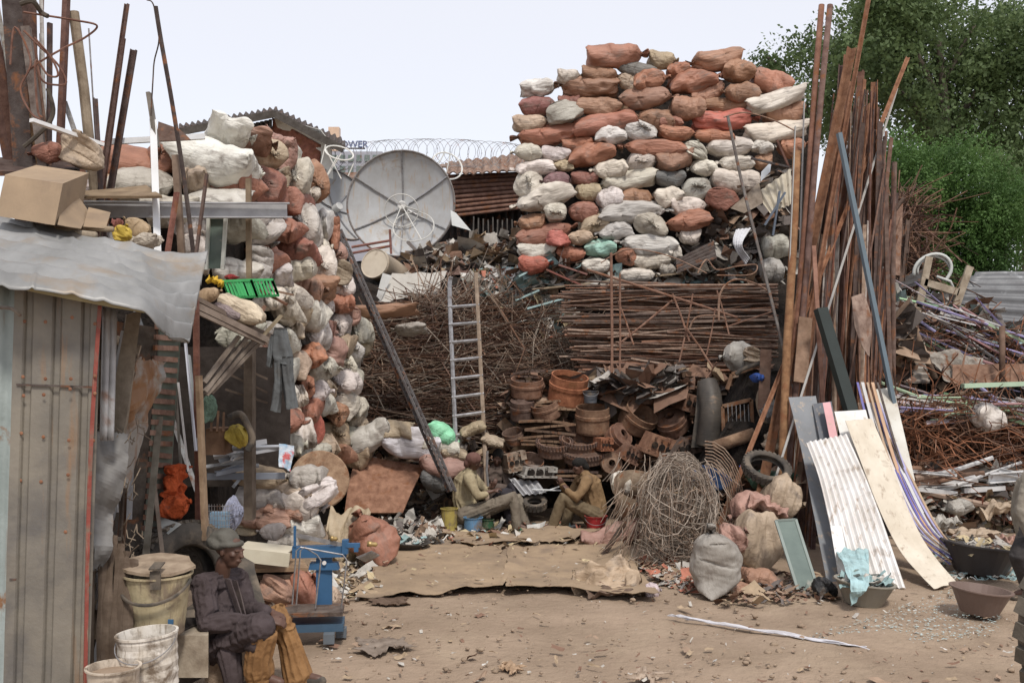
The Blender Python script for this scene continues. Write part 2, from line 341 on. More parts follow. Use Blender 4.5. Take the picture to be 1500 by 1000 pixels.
# real sacks: two sheets of cloth sewn together and filled by a short cloth simulation
def cloth_sack(seed, L=1.0, W=.56, press=2.2, grow=.10, frames=20, tie=0, nx=52, crush=0):
    r = random.Random(seed); ny = int(nx * W / L); vs = []; idx = {}; fs = []
    def vid(s_, i, j):
        k = (0 if (i in (0, nx) or j in (0, ny)) else s_, i, j)
        if k not in idx:
            x = (i / nx - .5) * L; y = (j / ny - .5) * W; e = min(i, nx - i, j, ny - j) / 4
            z = (0 if k[0] == 0 else k[0] * .03 * min(1, e)) + .012 * noise.noise(Vector((x * 6, y * 6, seed + s_ * 5))) + crush * noise.noise(Vector((x * 4, y * 4, seed)))
            if tie:
                q = max(0, (x / L + .5) - .80) / .20 if tie > 0 else max(0, .2 - (x / L + .5)) / .20
                g = 1 - .86 * math.sin(min(q / .55, 1) * math.pi / 2) if q < .55 else .14 + .5 * (q - .55); z = z * g + (.02 * math.sin(j * 1.9) * min(1, q * 2)); y *= g; 
            idx[k] = len(vs); vs.append((x, y, z))
        return idx[k]
    for s_ in (1, -1):
        for i in range(nx):
            for j in range(ny):
                q = (vid(s_, i, j), vid(s_, i + 1, j), vid(s_, i + 1, j + 1), vid(s_, i, j + 1)); fs.append(q if s_ > 0 else q[::-1])
    me = bpy.data.meshes.new('sack'); me.from_pydata(vs, [], fs); o = bpy.data.objects.new('sim', me); C.objects.link(o)
    m = o.modifiers.new('c', 'CLOTH'); s = m.settings; s.quality = 4; s.mass = .15; s.tension_stiffness = 12; s.compression_stiffness = 12; s.shear_stiffness = 4; s.bending_stiffness = .02
    s.use_pressure = True; s.uniform_pressure_force = press; s.shrink_min = -grow; s.effector_weights.gravity = 0; s.air_damping = 4; m.collision_settings.use_collision = False
    if tie:
        vg = o.vertex_groups.new(name='p'); T_ = [k for k, v in enumerate(vs) if (v[0] / L * (1 if tie > 0 else -1)) > .385 and (v[0] / L * (1 if tie > 0 else -1)) < .42]; vg.add(T_, 1, 'REPLACE'); s.vertex_group_mass = 'p'
    m.point_cache.frame_start = 1; m.point_cache.frame_end = frames + 2
    for f in range(1, frames + 1): S.frame_set(f)
    dg = bpy.context.evaluated_depsgraph_get(); me2 = bpy.data.meshes.new_from_object(o.evaluated_get(dg)); bpy.data.objects.remove(o); S.frame_set(1)
    co = [v.co.copy() for v in me2.vertices]; lo = [min(c[i] for c in co) for i in range(3)]; hi = [max(c[i] for c in co) for i in range(3)]
    if not all(.02 < hi[i] - lo[i] < 3 for i in range(3)): return sack_mesh(seed, ear=tie)
    bend = r.uniform(-.16, .12); sx = r.uniform(0, 50)
    for v, c in zip(me2.vertices, co):
        q = [(c[i] - lo[i]) / (hi[i] - lo[i]) - .5 for i in range(3)]; u = 2 * q[0]
        k = 1 + .22 * noise.noise(Vector((u * 1.3 + sx, q[1] * 2, q[2] * 2)))
        v.co = (q[0], q[1] * k, q[2] * k + bend * (1 - u * u) + .10 * noise.noise(Vector((u * 1.6, sx, 8))) + .05 * noise.noise(Vector((u * 4, q[1] * 4, sx))))
    me2.name = 'sack'; me2.materials.append(M['sack']); me2.polygons.foreach_set('use_smooth', [True] * len(me2.polygons)); return me2

def turned(me, seed):
    """the same sack with its tied neck towards -Y, seen end-on"""
    m = me.copy(); sg = -1 if sum(1 for v in m.vertices if v.co.x > .40) > len(m.vertices) * .06 else 1
    r = random.Random(seed); m.transform(Matrix.Rotation(R(r.uniform(0, 360)), 4, 'X')); m.transform(Matrix.Rotation(R(-90 * NECK[me.name]), 4, 'Z')); m.transform(Matrix.Diagonal((1.15, .9, 1.15, 1))); m.name = 'sack_end'; return m
NECK = {}
def mk(i, **k):
    me = cloth_sack(i, **k); NECK[me.name] = k.get('tie', 0) or 1; return me
TIED = [mk(i + 1, tie=(1, -1, 1, -1)[i], press=(4, 3, 5, 4)[i], grow=(.12, .16, .1, .18)[i], W=(.56, .62, .5, .7)[i]) for i in range(4)]
SM = TIED + [mk(i + 11, press=(3.5, 2.2, 4.5)[i], grow=(.14, .08, .18)[i], W=(.55, .5, .62)[i]) for i in range(3)]
SOFT = [mk(i + 21, press=(1.2, .8, 1.6)[i], grow=(.32, .40, .28)[i], W=.7, crush=(.16, .22, .12)[i], tie=(0, 0, 1)[i]) for i in range(3)]
SM += [SOFT[2]]
SE = [turned(TIED[i % 4], i + 50) for i in range(6)] + [turned(SM[5], 60)]
COL = {'o': ((.41, .19, .125), 'terracotta'), 't': ((.37, .21, .14), 'brown'), 'w': ((.66, .615, .57), 'off-white'), 'k': ((.47, .45, .41), 'grey'),
       'm': ((.27, .12, .10), 'maroon'), 'r': ((.52, .165, .125), 'red'), 'p': ((.25, .14, .15), 'purplish'), 'd': ((.17, .165, .16), 'dark grey'),
       'n': ((.47, .37, .27), 'tan'), 'q': ((.42, .25, .20), 'pinkish'), 'b': ((.34, .155, .11), 'red-brown'), 'l': ((.72, .70, .71), 'lilac-white'), 'g': ((.35, .55, .45), 'green-stained')}
def put_sack(cx, cy, wp, hp, ang, c, D, end=False, yaw=0, depth=None, label=None, group=None, cat='sack', r=rnd, mesh=None, name='sack'):
    s = D / F; L = wp * s; h = hp * s; me = mesh or (r.choice(SE) if end else r.choice(SM))
    o = bpy.data.objects.new(name, me); C.objects.link(o); o.location = P(cx, cy, D)
    col = Vector(COL[c][0]) * r.uniform(.86, 1.14); col = Vector((min(1, col.x * r.uniform(.96, 1.05)), col.y, col.z * r.uniform(.9, 1.06)))
    dp = depth or (max(h * 1.25, .3) if not end else max(L, .5))
    o.scale = (L * (1.10 if not end else 1.08), dp, h * 1.17); o.rotation_euler = (R(r.uniform(-35, 35)), -R(ang), yaw)
    if end: o.rotation_euler = (R(r.uniform(-12, 12)), r.uniform(-.5, .5), yaw)
    elif r.random() < .5: o.scale.x *= -1; o.scale.y *= -1
    return fin(o, None, col, label, cat, group)
ROWS = [
 [(440,85,235,90,4,'o'),(625,100,115,60,-5,'n'),(830,110,220,75,8,'t')],
 [(255,165,95,45,0,'w'),(380,160,155,60,-5,'t'),(510,135,170,50,-10,'d'),(690,150,100,60,10,'o'),(490,185,110,60,-15,'n'),(930,155,140,80,-3,'t'),(1055,190,150,85,-12,'o')],
 [(135,218,145,65,5,'w'),(325,215,245,80,-3,'t'),(578,190,145,75,12,'o'),(755,195,210,85,12,'o'),(800,234,130,62,20,'t'),(930,228,145,70,-3,'t'),(1070,258,240,66,16,'w')],
 [(135,280,155,70,3,'m'),(250,270,85,55,0,'m'),(370,287,170,65,0,'t'),(470,297,60,40,0,'n'),(565,262,225,80,3,'t'),(720,292,130,85,-5,'t'),(870,282,160,55,-3,'t'),(1100,312,150,75,5,'t')],
 [(105,350,145,62,3,'n'),(235,325,130,75,0,'k',1),(390,354,250,75,10,'o'),(590,330,150,70,-8,'t'),(655,345,90,40,0,'b'),(870,347,255,75,3,'r')],
 [(165,407,270,70,5,'o'),(425,405,140,65,5,'w'),(545,385,120,62,0,'w',1),(685,388,150,50,-3,'o'),(825,404,150,50,-3,'o'),(1070,382,250,72,6,'w')],
 [(295,433,140,50,5,'o'),(585,447,260,65,-2,'o'),(745,455,70,90,60,'w'),(875,457,200,72,5,'w'),(1020,450,95,55,0,'w'),(1140,440,110,65,8,'o')],
 [(85,475,120,60,0,'w'),(200,475,110,55,-5,'w'),(355,482,210,82,15,'o'),(670,497,145,70,10,'t'),(910,507,145,52,3,'w'),(1015,502,80,55,20,'t')],
 [(110,527,170,55,5,'w'),(225,525,90,40,-5,'n'),(410,530,145,65,8,'w'),(535,507,110,75,0,'w',1),(780,537,115,58,5,'w')],
 [(85,602,95,85,0,'w',1),(195,577,110,62,5,'p'),(315,567,110,50,0,'m'),(475,577,240,68,10,'w'),(650,570,115,60,0,'d'),(905,582,180,88,-5,'w'),(760,608,110,75,0,'k',1)],
 [(150,655,250,88,18,'w'),(320,620,110,65,0,'n'),(405,647,115,80,0,'w'),(525,645,135,72,0,'t'),(645,638,110,68,0,'w'),(850,652,110,72,0,'b',1)],
 [(195,707,85,68,0,'w',1),(300,695,125,68,0,'b'),(515,710,280,78,3,'k'),(730,676,150,68,0,'w')],
 [(100,742,120,60,8,'t'),(350,747,100,68,0,'n',1),(720,748,185,72,8,'o')],
 [(165,787,235,75,15,'b'),(430,785,145,60,8,'k'),(570,762,115,68,0,'k',1),(725,795,90,58,0,'w')],
 [(125,852,150,58,0,'w'),(205,820,80,55,0,'r',1),(305,812,110,50,0,'n'),(560,827,240,75,-2,'w'),(1070,835,110,85,0,'k')],
 [(260,862,110,52,-5,'o'),(385,852,140,62,3,'g'),(475,882,70,58,0,'o',1),(575,892,150,62,0,'w'),(665,867,60,58,0,'w')],
 [(120,905,130,60,0,'r'),(350,912,130,50,0,'w'),(645,927,70,50,0,'k'),(530,950,150,50,0,'w'),(1060,930,100,90,0,'k')]]
WN = 'sacks stacked in the tall sack wall'
for ri, row in enumerate(ROWS):
    row = sorted(row, key=lambda t: t[0])
    for ci, t in enumerate(row):
        zx, zy, zw, zh, an, c = t[:6]; end = len(t) > 6
        D = 17.75 + rnd.uniform(-.08, .08) + ri * -.02
        put_sack(740 + zx / 2.702, 50 + zy / 2.702, zw / 2.702, zh / 2.702, an, c, D, end,
                 label='%s%s sack, %s from left in the %s row down of the tall sack wall' % (COL[c][1], ' tied-end' if end else '', ordw(ci + 1), ordw(ri + 1)), group=WN)
# left heap, transcribed from two enlargements
LB = [(270,105,230,100,-10,'l'),(400,150,230,70,-14,'q'),(520,165,150,80,-25,'q'),(595,225,95,170,0,'q',2),(640,250,50,120,0,'l',2),
 (170,245,440,190,-8,'l'),(490,240,150,150,0,'n',1),(270,395,280,165,3,'b'),(485,415,190,175,0,'b',1),(60,420,150,110,0,'n'),(655,375,115,155,0,'w',1),(765,405,115,150,0,'t',1),(590,380,60,130,0,'n',2),
 (180,490,340,70,0,'w'),(620,505,110,120,0,'b',1),(700,510,90,110,-20,'b'),(740,480,80,80,0,'w'),(300,650,240,120,0,'k'),(455,700,150,190,-50,'k'),(570,650,200,110,-15,'b'),
 (700,650,140,170,0,'w',1),(810,640,90,150,0,'w'),(640,755,260,130,-20,'b'),(875,690,50,160,0,'o',2),(490,830,150,120,-40,'o'),(430,870,130,180,0,'w',2),(300,900,240,120,0,'w'),
 (640,885,210,130,0,'w'),(800,885,130,150,0,'w',1),(880,820,120,110,0,'q',1),(540,950,160,110,0,'w'),(900,930,110,150,0,'n',2),(740,975,240,110,0,'t'),(790,770,130,100,0,'w'),(100,800,160,200,0,'w',2),
 (-400,250,560,150,-4,'o'),(-140,245,150,150,0,'o',1),(-230,390,330,150,0,'k'),(-420,420,260,120,0,'n'),(-60,560,280,120,0,'w'),(60,640,180,130,0,'w'),(-560,420,200,120,0,'w')]
LC = [(690,90,190,150,0,'t'),(800,85,75,150,0,'t',2),(880,90,110,110,0,'w',1),(890,170,110,90,0,'o'),(710,205,140,140,0,'w',1),(800,205,80,120,0,'w',2),(560,215,150,110,0,'w'),(640,255,110,90,0,'n'),
 (620,320,100,80,0,'n'),(720,360,120,140,0,'w',1),(790,320,80,100,0,'q'),(820,430,130,180,0,'q',2),(700,480,130,110,0,'o'),(880,290,100,110,0,'w',1),(940,250,70,110,0,'q',2),(985,330,90,110,0,'w',1),
 (900,400,90,100,0,'n'),(950,430,80,90,0,'w',1),(905,500,90,120,0,'w',1),(975,500,50,60,0,'w'),(640,520,100,120,0,'n',1),(740,570,130,100,0,'k'),(820,545,110,90,0,'w'),(880,630,150,110,0,'w',1),
 (740,680,170,120,0,'w'),(680,640,70,110,0,'o',1),(640,690,70,90,0,'w'),(770,750,100,90,0,'w',1),(900,740,120,110,0,'w',1),(850,790,90,90,0,'t',1),(680,770,150,110,5,'o'),(560,810,230,120,-15,'b'),
 (970,850,110,110,0,'n',1),(850,900,140,120,0,'n',1),(700,860,90,140,0,'r',1),(650,900,130,130,0,'w'),(600,840,90,80,0,'n'),(500,900,140,110,0,'w'),(790,960,110,90,0,'n'),(440,730,100,90,0,'w'),
 (460,620,120,110,0,'w'),(430,480,90,110,0,'o',1),(500,530,80,80,0,'o'),(560,560,130,130,0,'k'),(560,680,120,120,0,'w'),(430,850,130,100,0,'k'),(980,760,80,90,0,'w',1),(930,930,120,100,0,'k',1),(400,560,110,120,0,'k'),(600,130,150,100,0,'w'),(500,130,150,100,0,'w'),
 (560,380,120,110,0,'w'),(380,400,140,110,0,'w'),(450,330,140,100,0,'k'),(300,330,180,120,0,'k'),(300,480,160,130,0,'w'),(280,620,160,130,0,'k'),(960,590,90,90,0,'k',1),(1000,420,70,80,0,'n',1),(800,640,90,80,0,'n'),(600,960,150,90,0,'w'),(720,1000,160,90,0,'k'),(860,1010,160,90,0,'t'),(980,980,110,110,0,'w',1)]
LL = [(270 + a[0] / 4.0, 170 + a[1] / 4.0, a[2] / 4.0, a[3] / 4.0, a[4], a[5], a[6] if len(a) > 6 else 0) for a in LB] + \
     [(270 + a[0] / 3.845, 400 + a[1] / 3.845, a[2] / 3.845, a[3] / 3.845, a[4], a[5], a[6] if len(a) > 6 else 0) for a in LC]
LN = 'sacks piled in the heap behind the wooden shelf'
rows = {}
for a in LL: rows.setdefault(int((a[1] - 165) // 30), []).append(a)
for rk, (k_, row) in enumerate(sorted(rows.items())):
    for ci, a in enumerate(sorted(row, key=lambda t: t[0])):
        x, y, w_, h_, an, c, e = a; D = leftD(x) + rnd.uniform(-.12, .12) + max(0, 420 - y) / 300 * .5
        kk = 1.16
        if e == 2: o = put_sack(x, y, h_ * kk, w_ * kk, 80 + rnd.uniform(-12, 12), c, D, False, group=LN)
        else: o = put_sack(x, y, w_ * kk, h_ * kk, an + rnd.uniform(-4, 4), c, D, e == 1, yaw=rnd.uniform(-.3, .5) * (1 if x > 330 else .2), group=LN, depth=.55)
        o['label'] = '%s sack, %s from left in %s band down of the heap behind the shelf' % (COL[c][1], ordw(ci + 1), ordw(rk + 1))
# ================================================================ BACKGROUND
def foliage(mb, centers, n, size, r, drop=0, nfr=6):
    """leaf fronds: each clump throws sprays of small leaves"""
    for c, rad in centers:
        for _ in range(n):
            d = Vector((r.gauss(0, 1), r.gauss(0, 1), r.gauss(0, 1)));  d.normalize()
            p = c + Vector((d.x * rad.x, d.y * rad.y, d.z * rad.z)) * r.uniform(.45, 1.05)
            ax = (d + Vector((0, 0, -drop)) + Vector((r.uniform(-.5, .5), r.uniform(-.5, .5), r.uniform(-.4, .4)))).normalized()
            for k in range(nfr):
                q = p + ax * size * k * .7; sd = Vector((r.uniform(-1, 1), r.uniform(-1, 1), r.uniform(-1, 1))).normalized()
                a = sd * size * r.uniform(.7, 1.2); b = ax.cross(sd); b = b.normalized() * size * .27 if b.length > .01 else Vector((0, 0, size * .3))
                mb.add([q, q + a * .5 + b, q + a, q + a * .5 - b], [(0, 1, 2, 3)])
def tree(label, trunk, limbs, clumps, n, size, leafm, seed, drop=.3, nfr=6, group=None):
    r = random.Random(seed); t = T('tree', label, 'tree', V(trunk[0]), group=group)
    mb = MB(); pts = smoothpts(trunk, 5); k = len(pts); mb.tube(pts, [.32 * (1 - .7 * i / k) for i in range(k)], 10)
    for l in limbs:
        q = smoothpts([(a[0] + r.uniform(-3, 3), a[1] + r.uniform(-3, 3), a[2]) for a in l], 5); mb.tube(q, [.15 * (1 - .8 * i / len(q)) for i in range(len(q))], 6)
    mb.out('trunk', 'bark', t, smooth=True)
    mb = MB(); cs = [(V(c[:3]), Vector((c[3], c[3] * .9, c[4]))) for c in clumps]; foliage(mb, cs, n, size, r, drop, nfr)
    mb.out('crown', leafm, t)
r = random.Random(5)
D0 = 34; s = D0 / F
def clumps_in(poly, n, D, r, rmin, rmax, flat=.6, dd=3):
    xs = [p[0] for p in poly]; ys = [p[1] for p in poly]; out = []
    def ins(x, y):
        c = False; j = len(poly) - 1
        for i in range(len(poly)):
            if (poly[i][1] > y) != (poly[j][1] > y) and x < (poly[j][0] - poly[i][0]) * (y - poly[i][1]) / (poly[j][1] - poly[i][1]) + poly[i][0]: c = not c
            j = i
        return c
    while len(out) < n:
        x = r.uniform(min(xs), max(xs)); y = r.uniform(min(ys), max(ys))
        if ins(x, y): q = r.uniform(rmin, rmax); out.append((x, y, D + r.uniform(-dd, dd), q, q * flat))
    return out
tree('tall feathery green tree rising highest behind the pole bundle', [(1398, 560, 36), (1392, 330, 36), (1385, 180, 36), (1375, 60, 36)],
     [[(1388, 250, 36), (1340, 160, 35), (1290, 110, 34)], [(1385, 200, 36), (1440, 120, 37), (1490, 70, 37)], [(1380, 150, 36), (1330, 60, 36), (1300, 10, 36)], [(1380, 120, 36), (1430, 40, 36)]],
     clumps_in([(1235, 30), (1250, 0), (1300, -40), (1350, 5), (1400, -10), (1420, 40), (1400, 150), (1370, 210), (1290, 195), (1230, 120)], 62, 36, r, .5, 1.1), 68, .19, 'leaf2', 11, nfr=7)
tree('broad green tree crowding the right edge behind the bush', [(1470, 560, 38), (1465, 330, 38), (1460, 200, 38)],
     [[(1465, 260, 38), (1430, 170, 38)], [(1465, 230, 38), (1510, 120, 38), (1540, 60, 38)], [(1460, 210, 38), (1455, 90, 38)]],
     clumps_in([(1400, 60), (1440, 25), (1490, 25), (1560, 10), (1640, 80), (1620, 250), (1500, 270), (1400, 215)], 72, 38, r, .5, 1.1), 66, .19, 'leaf2', 12, nfr=7)
tree('small feathery tree just right of the sack wall top', [(1190, 540, 40), (1186, 300, 40), (1180, 150, 40)],
     [[(1185, 200, 40), (1150, 110, 40), (1125, 85, 40)], [(1185, 190, 40), (1210, 110, 40)]],
     clumps_in([(1140, 75), (1170, 62), (1215, 60), (1245, 90), (1240, 200), (1180, 190), (1140, 130)], 24, 40, r, .5, .9) + [(1124, 88, 40, .42, .4), (1120, 105, 40, .35, .3), (1130, 98, 40, .4, .3)], 44, .18, 'leaf2', 13, nfr=7)
tree('dark tree low behind the bush at the right edge', [(1560, 560, 34), (1555, 400, 34)], [[(1555, 420, 34), (1520, 330, 34)]],
     clumps_in([(1440, 240), (1640, 220), (1660, 400), (1490, 400), (1470, 330)], 40, 34, r, .5, .9), 60, .19, 'leaf2', 14)
def bush():
    r = random.Random(3); t = T('bush', 'dense bright green leafy bush under the tall trees', 'bush', P(1410, 560, 25.5))
    mb = MB()
    for k in range(7): mb.tube(smoothpts([(1380 + k * 12, 560, 25.5), (1340 + k * 26, 420, 25.5), (1320 + k * 30, 300, 25.3)], 4), [.06 * (1 - .07 * i) for i in range(9)], 5)
    mb.out('stem', 'bark', t)
    poly = [(1292, 205), (1315, 198), (1345, 215), (1380, 222), (1425, 222), (1460, 240), (1490, 270), (1500, 320), (1488, 385), (1440, 420), (1330, 430), (1300, 330)]
    mb = MB(); cl = clumps_in(poly, 120, 25, r, .35, .7, .85, 1.0)
    foliage(mb, [(V(c[:3]), Vector((c[3], c[3], c[4]))) for c in cl], 150, .085, r, .4, 4)
    mb.out('foliage', 'leaf', t)
bush()
# roofed shed far left-centre
def back_shed():
    D = 24; t = T('tin_shed', 'old tin shed with dark pitched corrugated roof behind the sacks', 'shed', P(400, 560, D))
    mb = MB(); strip([(310, 195, D + .3), (310, 560, D + .3)], [(398, 175, D), (398, 560, D)], corr=14, amp=.03, nz=0, mb=mb, th=.02); mb.out('side_wall', 'galv', t, smooth=True)
    mb = MB(); strip([(399, 172, D), (399, 560, D)], [(470, 212, D - .6), (470, 560, D - .6)], corr=12, axis='v', amp=.03, nz=.01, mb=mb, th=.02); mb.out('front_wall', 'rust', t, (.30, .13, .09), smooth=True)
    mb = MB(); strip([(402, 172, D - .08), (418, 205, D - .08), (472, 260, D - .7)], [(470, 190, D - .7), (485, 215, D - .7), (488, 262, D - .8)], nz=.03, mb=mb, th=.02); mb.out('cladding', 'clean', t, (.50, .50, .46))
    mb = MB(); strip([(262, 190, D - .3), (262, 183, D + 3)], [(402, 164, D - .5), (402, 158, D + 3)], corr=16, amp=.04, nz=.02, mb=mb, th=.04)
    strip([(402, 163, D - .5), (402, 157, D + 3)], [(505, 216, D - 1.4), (505, 205, D + 3)], corr=12, amp=.04, nz=.02, mb=mb, th=.04); mb.out('roof', 'rust', t, (.09, .08, .075))
    mb = MB(); mb.beam(P(262, 194, D - .32), P(402, 167, D - .52), .03, .16); mb.beam(P(402, 167, D - .52), P(503, 219, D - 1.4), .03, .16); mb.out('fascia', 'wood', t, (.10, .09, .08))
back_shed()
def text(s_, name, parent, p, size, m, col, ext=.03, sx=1):
    cu = bpy.data.curves.new(name, 'FONT'); cu.body = s_; cu.size = size; cu.extrude = ext; cu.align_x = 'LEFT'; cu.offset = size * .018
    o = bpy.data.objects.new(name, cu); C.objects.link(o); o.rotation_euler = (R(90), 0, 0); o.location = p - (ORG[parent.name] if parent else Vector()); o.scale = (sx, 1, 1)
    cu.materials.append(M[m]); bpy.context.view_layer.update(); me = bpy.data.meshes.new_from_object(o); lc, rt, sc_ = o.location.copy(), o.rotation_euler.copy(), o.scale.copy(); bpy.data.objects.remove(o); o = bpy.data.objects.new(name, me); C.objects.link(o); o.location = lc; o.rotation_euler = rt; o.scale = sc_
    fin(o, parent, col); return o
def power_sign():
    D = 40; t = T('office_building', 'far grey building with POWER sign lettering on its roof', 'building', P(500, 560, D))
    mb = MB(); a = P(440, 222, D); b = P(560, 560, D); mb.box(((a.x + b.x) / 2, D + 3, a.z / 2), (b.x - a.x, 6, a.z)); mb.out('wall', 'clean', t, (.36, .37, .42))
    mb = MB()
    for k in range(6):
        for j in range(2): q = P(490 + k * 12, 232 + j * 16, D); mb.box((q.x, D - .02, q.z), (.2, .06, .25))
    mb.out('window', 'glass', t)
    mb = MB(); q = P(500, 218, D); mb.box((q.x - .2, D + .2, q.z + .05), (2.2, .08, .05)); mb.out('sign_rail', 'paint', t, (.2, .2, .2))
    text('POWER', 'lettering', t, P(492, 216, D), .36, 'clean', (.10, .13, .26), .03, 1.0)
    mb = MB(); mb.box(P(490, 205, D + 3), (.45, .4, 1.0)); mb.out('chimney', 'clean', t, (.62, .45, .33))
power_sign()
def back_wall():
    D = 25; t = T('tin_lean_to', 'long low lean-to of rusty corrugated sheets behind the dish', 'lean-to', P(700, 560, D))
    mb = MB(); strip([(640, 244, D), (640, 246, D - .1)], [(775, 228, D), (775, 250, D - 1.0)], nz=.05, mb=mb, th=.03)
    strip([(430, 255, D + .2), (430, 275, D - .6)], [(640, 252, D), (640, 262, D - .4)], nz=.04, mb=mb, th=.03)
    strip([(652, 240, D - .3), (655, 256, D - 1.2)], [(776, 226, D - .3), (776, 250, D - 1.3)], corr=10, amp=.03, nz=.04, mb=mb, th=.03); mb.out('roof', 'rust', t, (.33, .24, .19))
    mb = MB(); strip([(655, 256, D - .9), (650, 320, D - .9)], [(790, 250, D - .9), (790, 303, D - .9)], corr=9, axis='v', amp=.035, nz=.03, mb=mb, th=.02); mb.out('upper_wall', 'rust', t, (.24, .14, .105), smooth=True)
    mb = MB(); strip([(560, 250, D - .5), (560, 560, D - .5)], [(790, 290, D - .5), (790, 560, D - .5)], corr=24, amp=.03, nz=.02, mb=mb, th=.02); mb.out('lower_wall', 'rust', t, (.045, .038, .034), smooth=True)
    mb = MB()
    for k in range(13): x = 694 + k * 7; mb.beam(P(x, 320 + rnd.uniform(-5, 5), D - 1.3), P(x + rnd.uniform(-5, 5), 470, D - 1.3), .09, .03)
    mb.out('paling', 'wood', t, (.13, .12, .11))
back_wall()
def razor():
    mb = MB(); pts = []
    for i in range(760):
        a = i / 22 * 2 * math.pi; u = i / 760; pts.append(P(470 + u * 300, 233 - 10 * math.sin(u * 3) , 24.2) + Vector((math.cos(a) * .34 + .1 * math.sin(u * 31), math.sin(a) * .2, math.sin(a) * .36)))
    mb.tube(pts, .006, 3)
    for i in range(0, 760, 5): mb.box(pts[i], (.035, .005, .012), Matrix.Rotation(i, 3, 'X') @ Matrix.Rotation(i * 2, 3, 'Z'))
    mb.out('razor_wire', 'rust', None, (.26, .27, .28), label='coil of thin razor wire strung above the tin roofs', cat='razor wire')
    t = []
razor()
def dish(cx, cy, rp, D, face, label, seed=0, rings=True, tilt=0):
    """parabolic dish seen into its bowl; face = direction the bowl looks"""
    rad = rp * D / F; q = Vector(face).normalized().to_track_quat('Z', 'Y').to_matrix().to_4x4(); c = P(cx, cy, D)
    mt = Matrix.Translation(c) @ q; t = T('satellite_dish', label, 'satellite dish', (c.x, c.y, c.z - rad))
    mb = MB(); n = 66; dep = .30 * rad; prof = []
    for i in range(11): x = i / 10; prof.append((max(rad * x, .01), dep * (x * x - 1)))
    prof += [(rad + .012, .012), (rad + .02, -.02)] + [(max(rad * x / 10, .01), dep * ((x / 10) ** 2 - 1) - .03) for x in range(10, -1, -1)]
    mb.lathe(prof, n, mt); mb.out('bowl', 'panel', t, (.40, .41, .42), smooth=True)
    for k in range(6):
        a = R(30 + 60 * k + tilt); mb = MB(); pp = [mt @ Vector((rad * x * math.cos(a), rad * x * math.sin(a), dep * (x * x - 1) + .025)) for x in [.12, .3, .5, .7, .85, .99]]
        mb.tube(pp, .016, 5); mb.out('rib', 'steel', t)
    mb = MB(); mb.tube([mt @ Vector((rad * math.cos(a), rad * math.sin(a), .015)) for a in [2 * math.pi * i / 60 for i in range(60)]], .022, 5, closed=True); mb.out('rim', 'rust', t, (.25, .24, .23))
    mb = MB(); mb.lathe([(.02, -dep), (.095, -dep), (.095, -dep + .2), (.08, -dep + .21), (.02, -dep + .21)], 14, mt); hb = mb.out('feed_hub', 'clean', t, (.62, .62, .60))
    if rings:
        for k, (ox, oz, rr, tl) in enumerate(((.0, -.12, .36, .35), (.28, -.50, .43, -.5))):
            mb = MB(); m2 = mt @ Matrix.Translation((ox * 1.0, oz, .02 if k else -.12)) @ Matrix.Rotation(tl, 4, 'X')
            mb.tube([m2 @ Vector((rr * math.cos(a), rr * .95 * math.sin(a), 0)) for a in [2 * math.pi * i / 40 for i in range(40)]], .012, 5, closed=True)
            for j in range(3): a = j * 2.1 + k; mb.tube([mt @ Vector((0, 0, -dep + .2)), m2 @ Vector((rr * math.cos(a), rr * .95 * math.sin(a), 0))], .012, 4)
            mb.out('feed_ring', 'clean', hb, (.60, .60, .57))
    return t
dish(587, 298, 79, 21.5, (-.05, -1, .10), 'large grey ribbed satellite dish facing the yard with loose feed rings')
dish(500, 300, 56, 23.3, (.75, -.65, .35), 'pale satellite dish half hidden behind the large grey dish', rings=False, tilt=15)
def feed_frame(pts, ring, label):
    t = T('feed_frame', label, 'dish feed frame', V(pts[0][0])); mb = MB(); cx, cy, rr, D, tl = ring; c = P(cx, cy, D)
    rp = [c + Vector((rr * math.cos(a), rr * .5 * math.sin(a), rr * tl * math.sin(a) - .25 * rr * math.cos(a))) for a in [2 * math.pi * i / 30 for i in range(30)]]
    mb.tube(rp, .018, 5, closed=True); mb.out('ring', 'clean', t, (.72, .72, .68))
    for k, (a, b) in enumerate(pts): mb = MB(); mb.tube([V(a), V(b)], .015, 4); mb.out('strut', 'clean', t, (.68, .68, .64))
feed_frame([((465, 262, 22), (477, 212, 22)), ((472, 270, 22), (500, 225, 22)), ((476, 262, 22), (495, 228, 22)), ((500, 262, 22), (478, 220, 22)), ((510, 258, 22), (518, 240, 22))], (497, 224, .30, 22, .55), 'white wire feed frame poking up left of the large dish')
feed_frame([((652, 262, 22.4), (660, 225, 22.4)), ((640, 245, 22.4), (652, 222, 22.4))], (655, 243, .33, 22.6, .95), 'white wire hoop standing at the upper right rim of the large dish')

# ---- steel drum, sheets, strewn scrap on the terrace
mb = MB(); q = Vector((.75, .1, -.25)).normalized().to_track_quat('Z', 'Y').to_matrix().to_4x4(); mt = Matrix.Translation(P(549, 386, 18.9)) @ q
t = T('fibre_drum', 'buff drum lying with its round lid facing the yard below the dish', 'drum', P(549, 405, 18.9))
mt = Matrix.Translation(P(549, 386, 18.9)) @ Vector((.45, 1, -.28)).to_track_quat('Z', 'Y').to_matrix().to_4x4()
mb.lathe([(.27, 0), (.285, .02), (.285, .05), (.27, .06), (.28, .5), (.27, .95), (.01, .95)], 24, mt); mb.out('shell', 'clean', t, (.46, .38, .29), smooth=True)
mb = MB(); mb.lathe([(.01, -.01), (.10, -.012), (.26, -.005), (.27, -.02), (.282, -.02), (.282, .015), (.01, .015)], 24, mt); mb.out('lid', 'clean', t, (.50, .44, .35))
def sheetobj(name, label, cat, A, B, m, col=None, group=None, **k):
    sm = k.pop('smooth', False); return strip(A, B, **k).out(name, m, None, col, label, cat, group, smooth=sm)
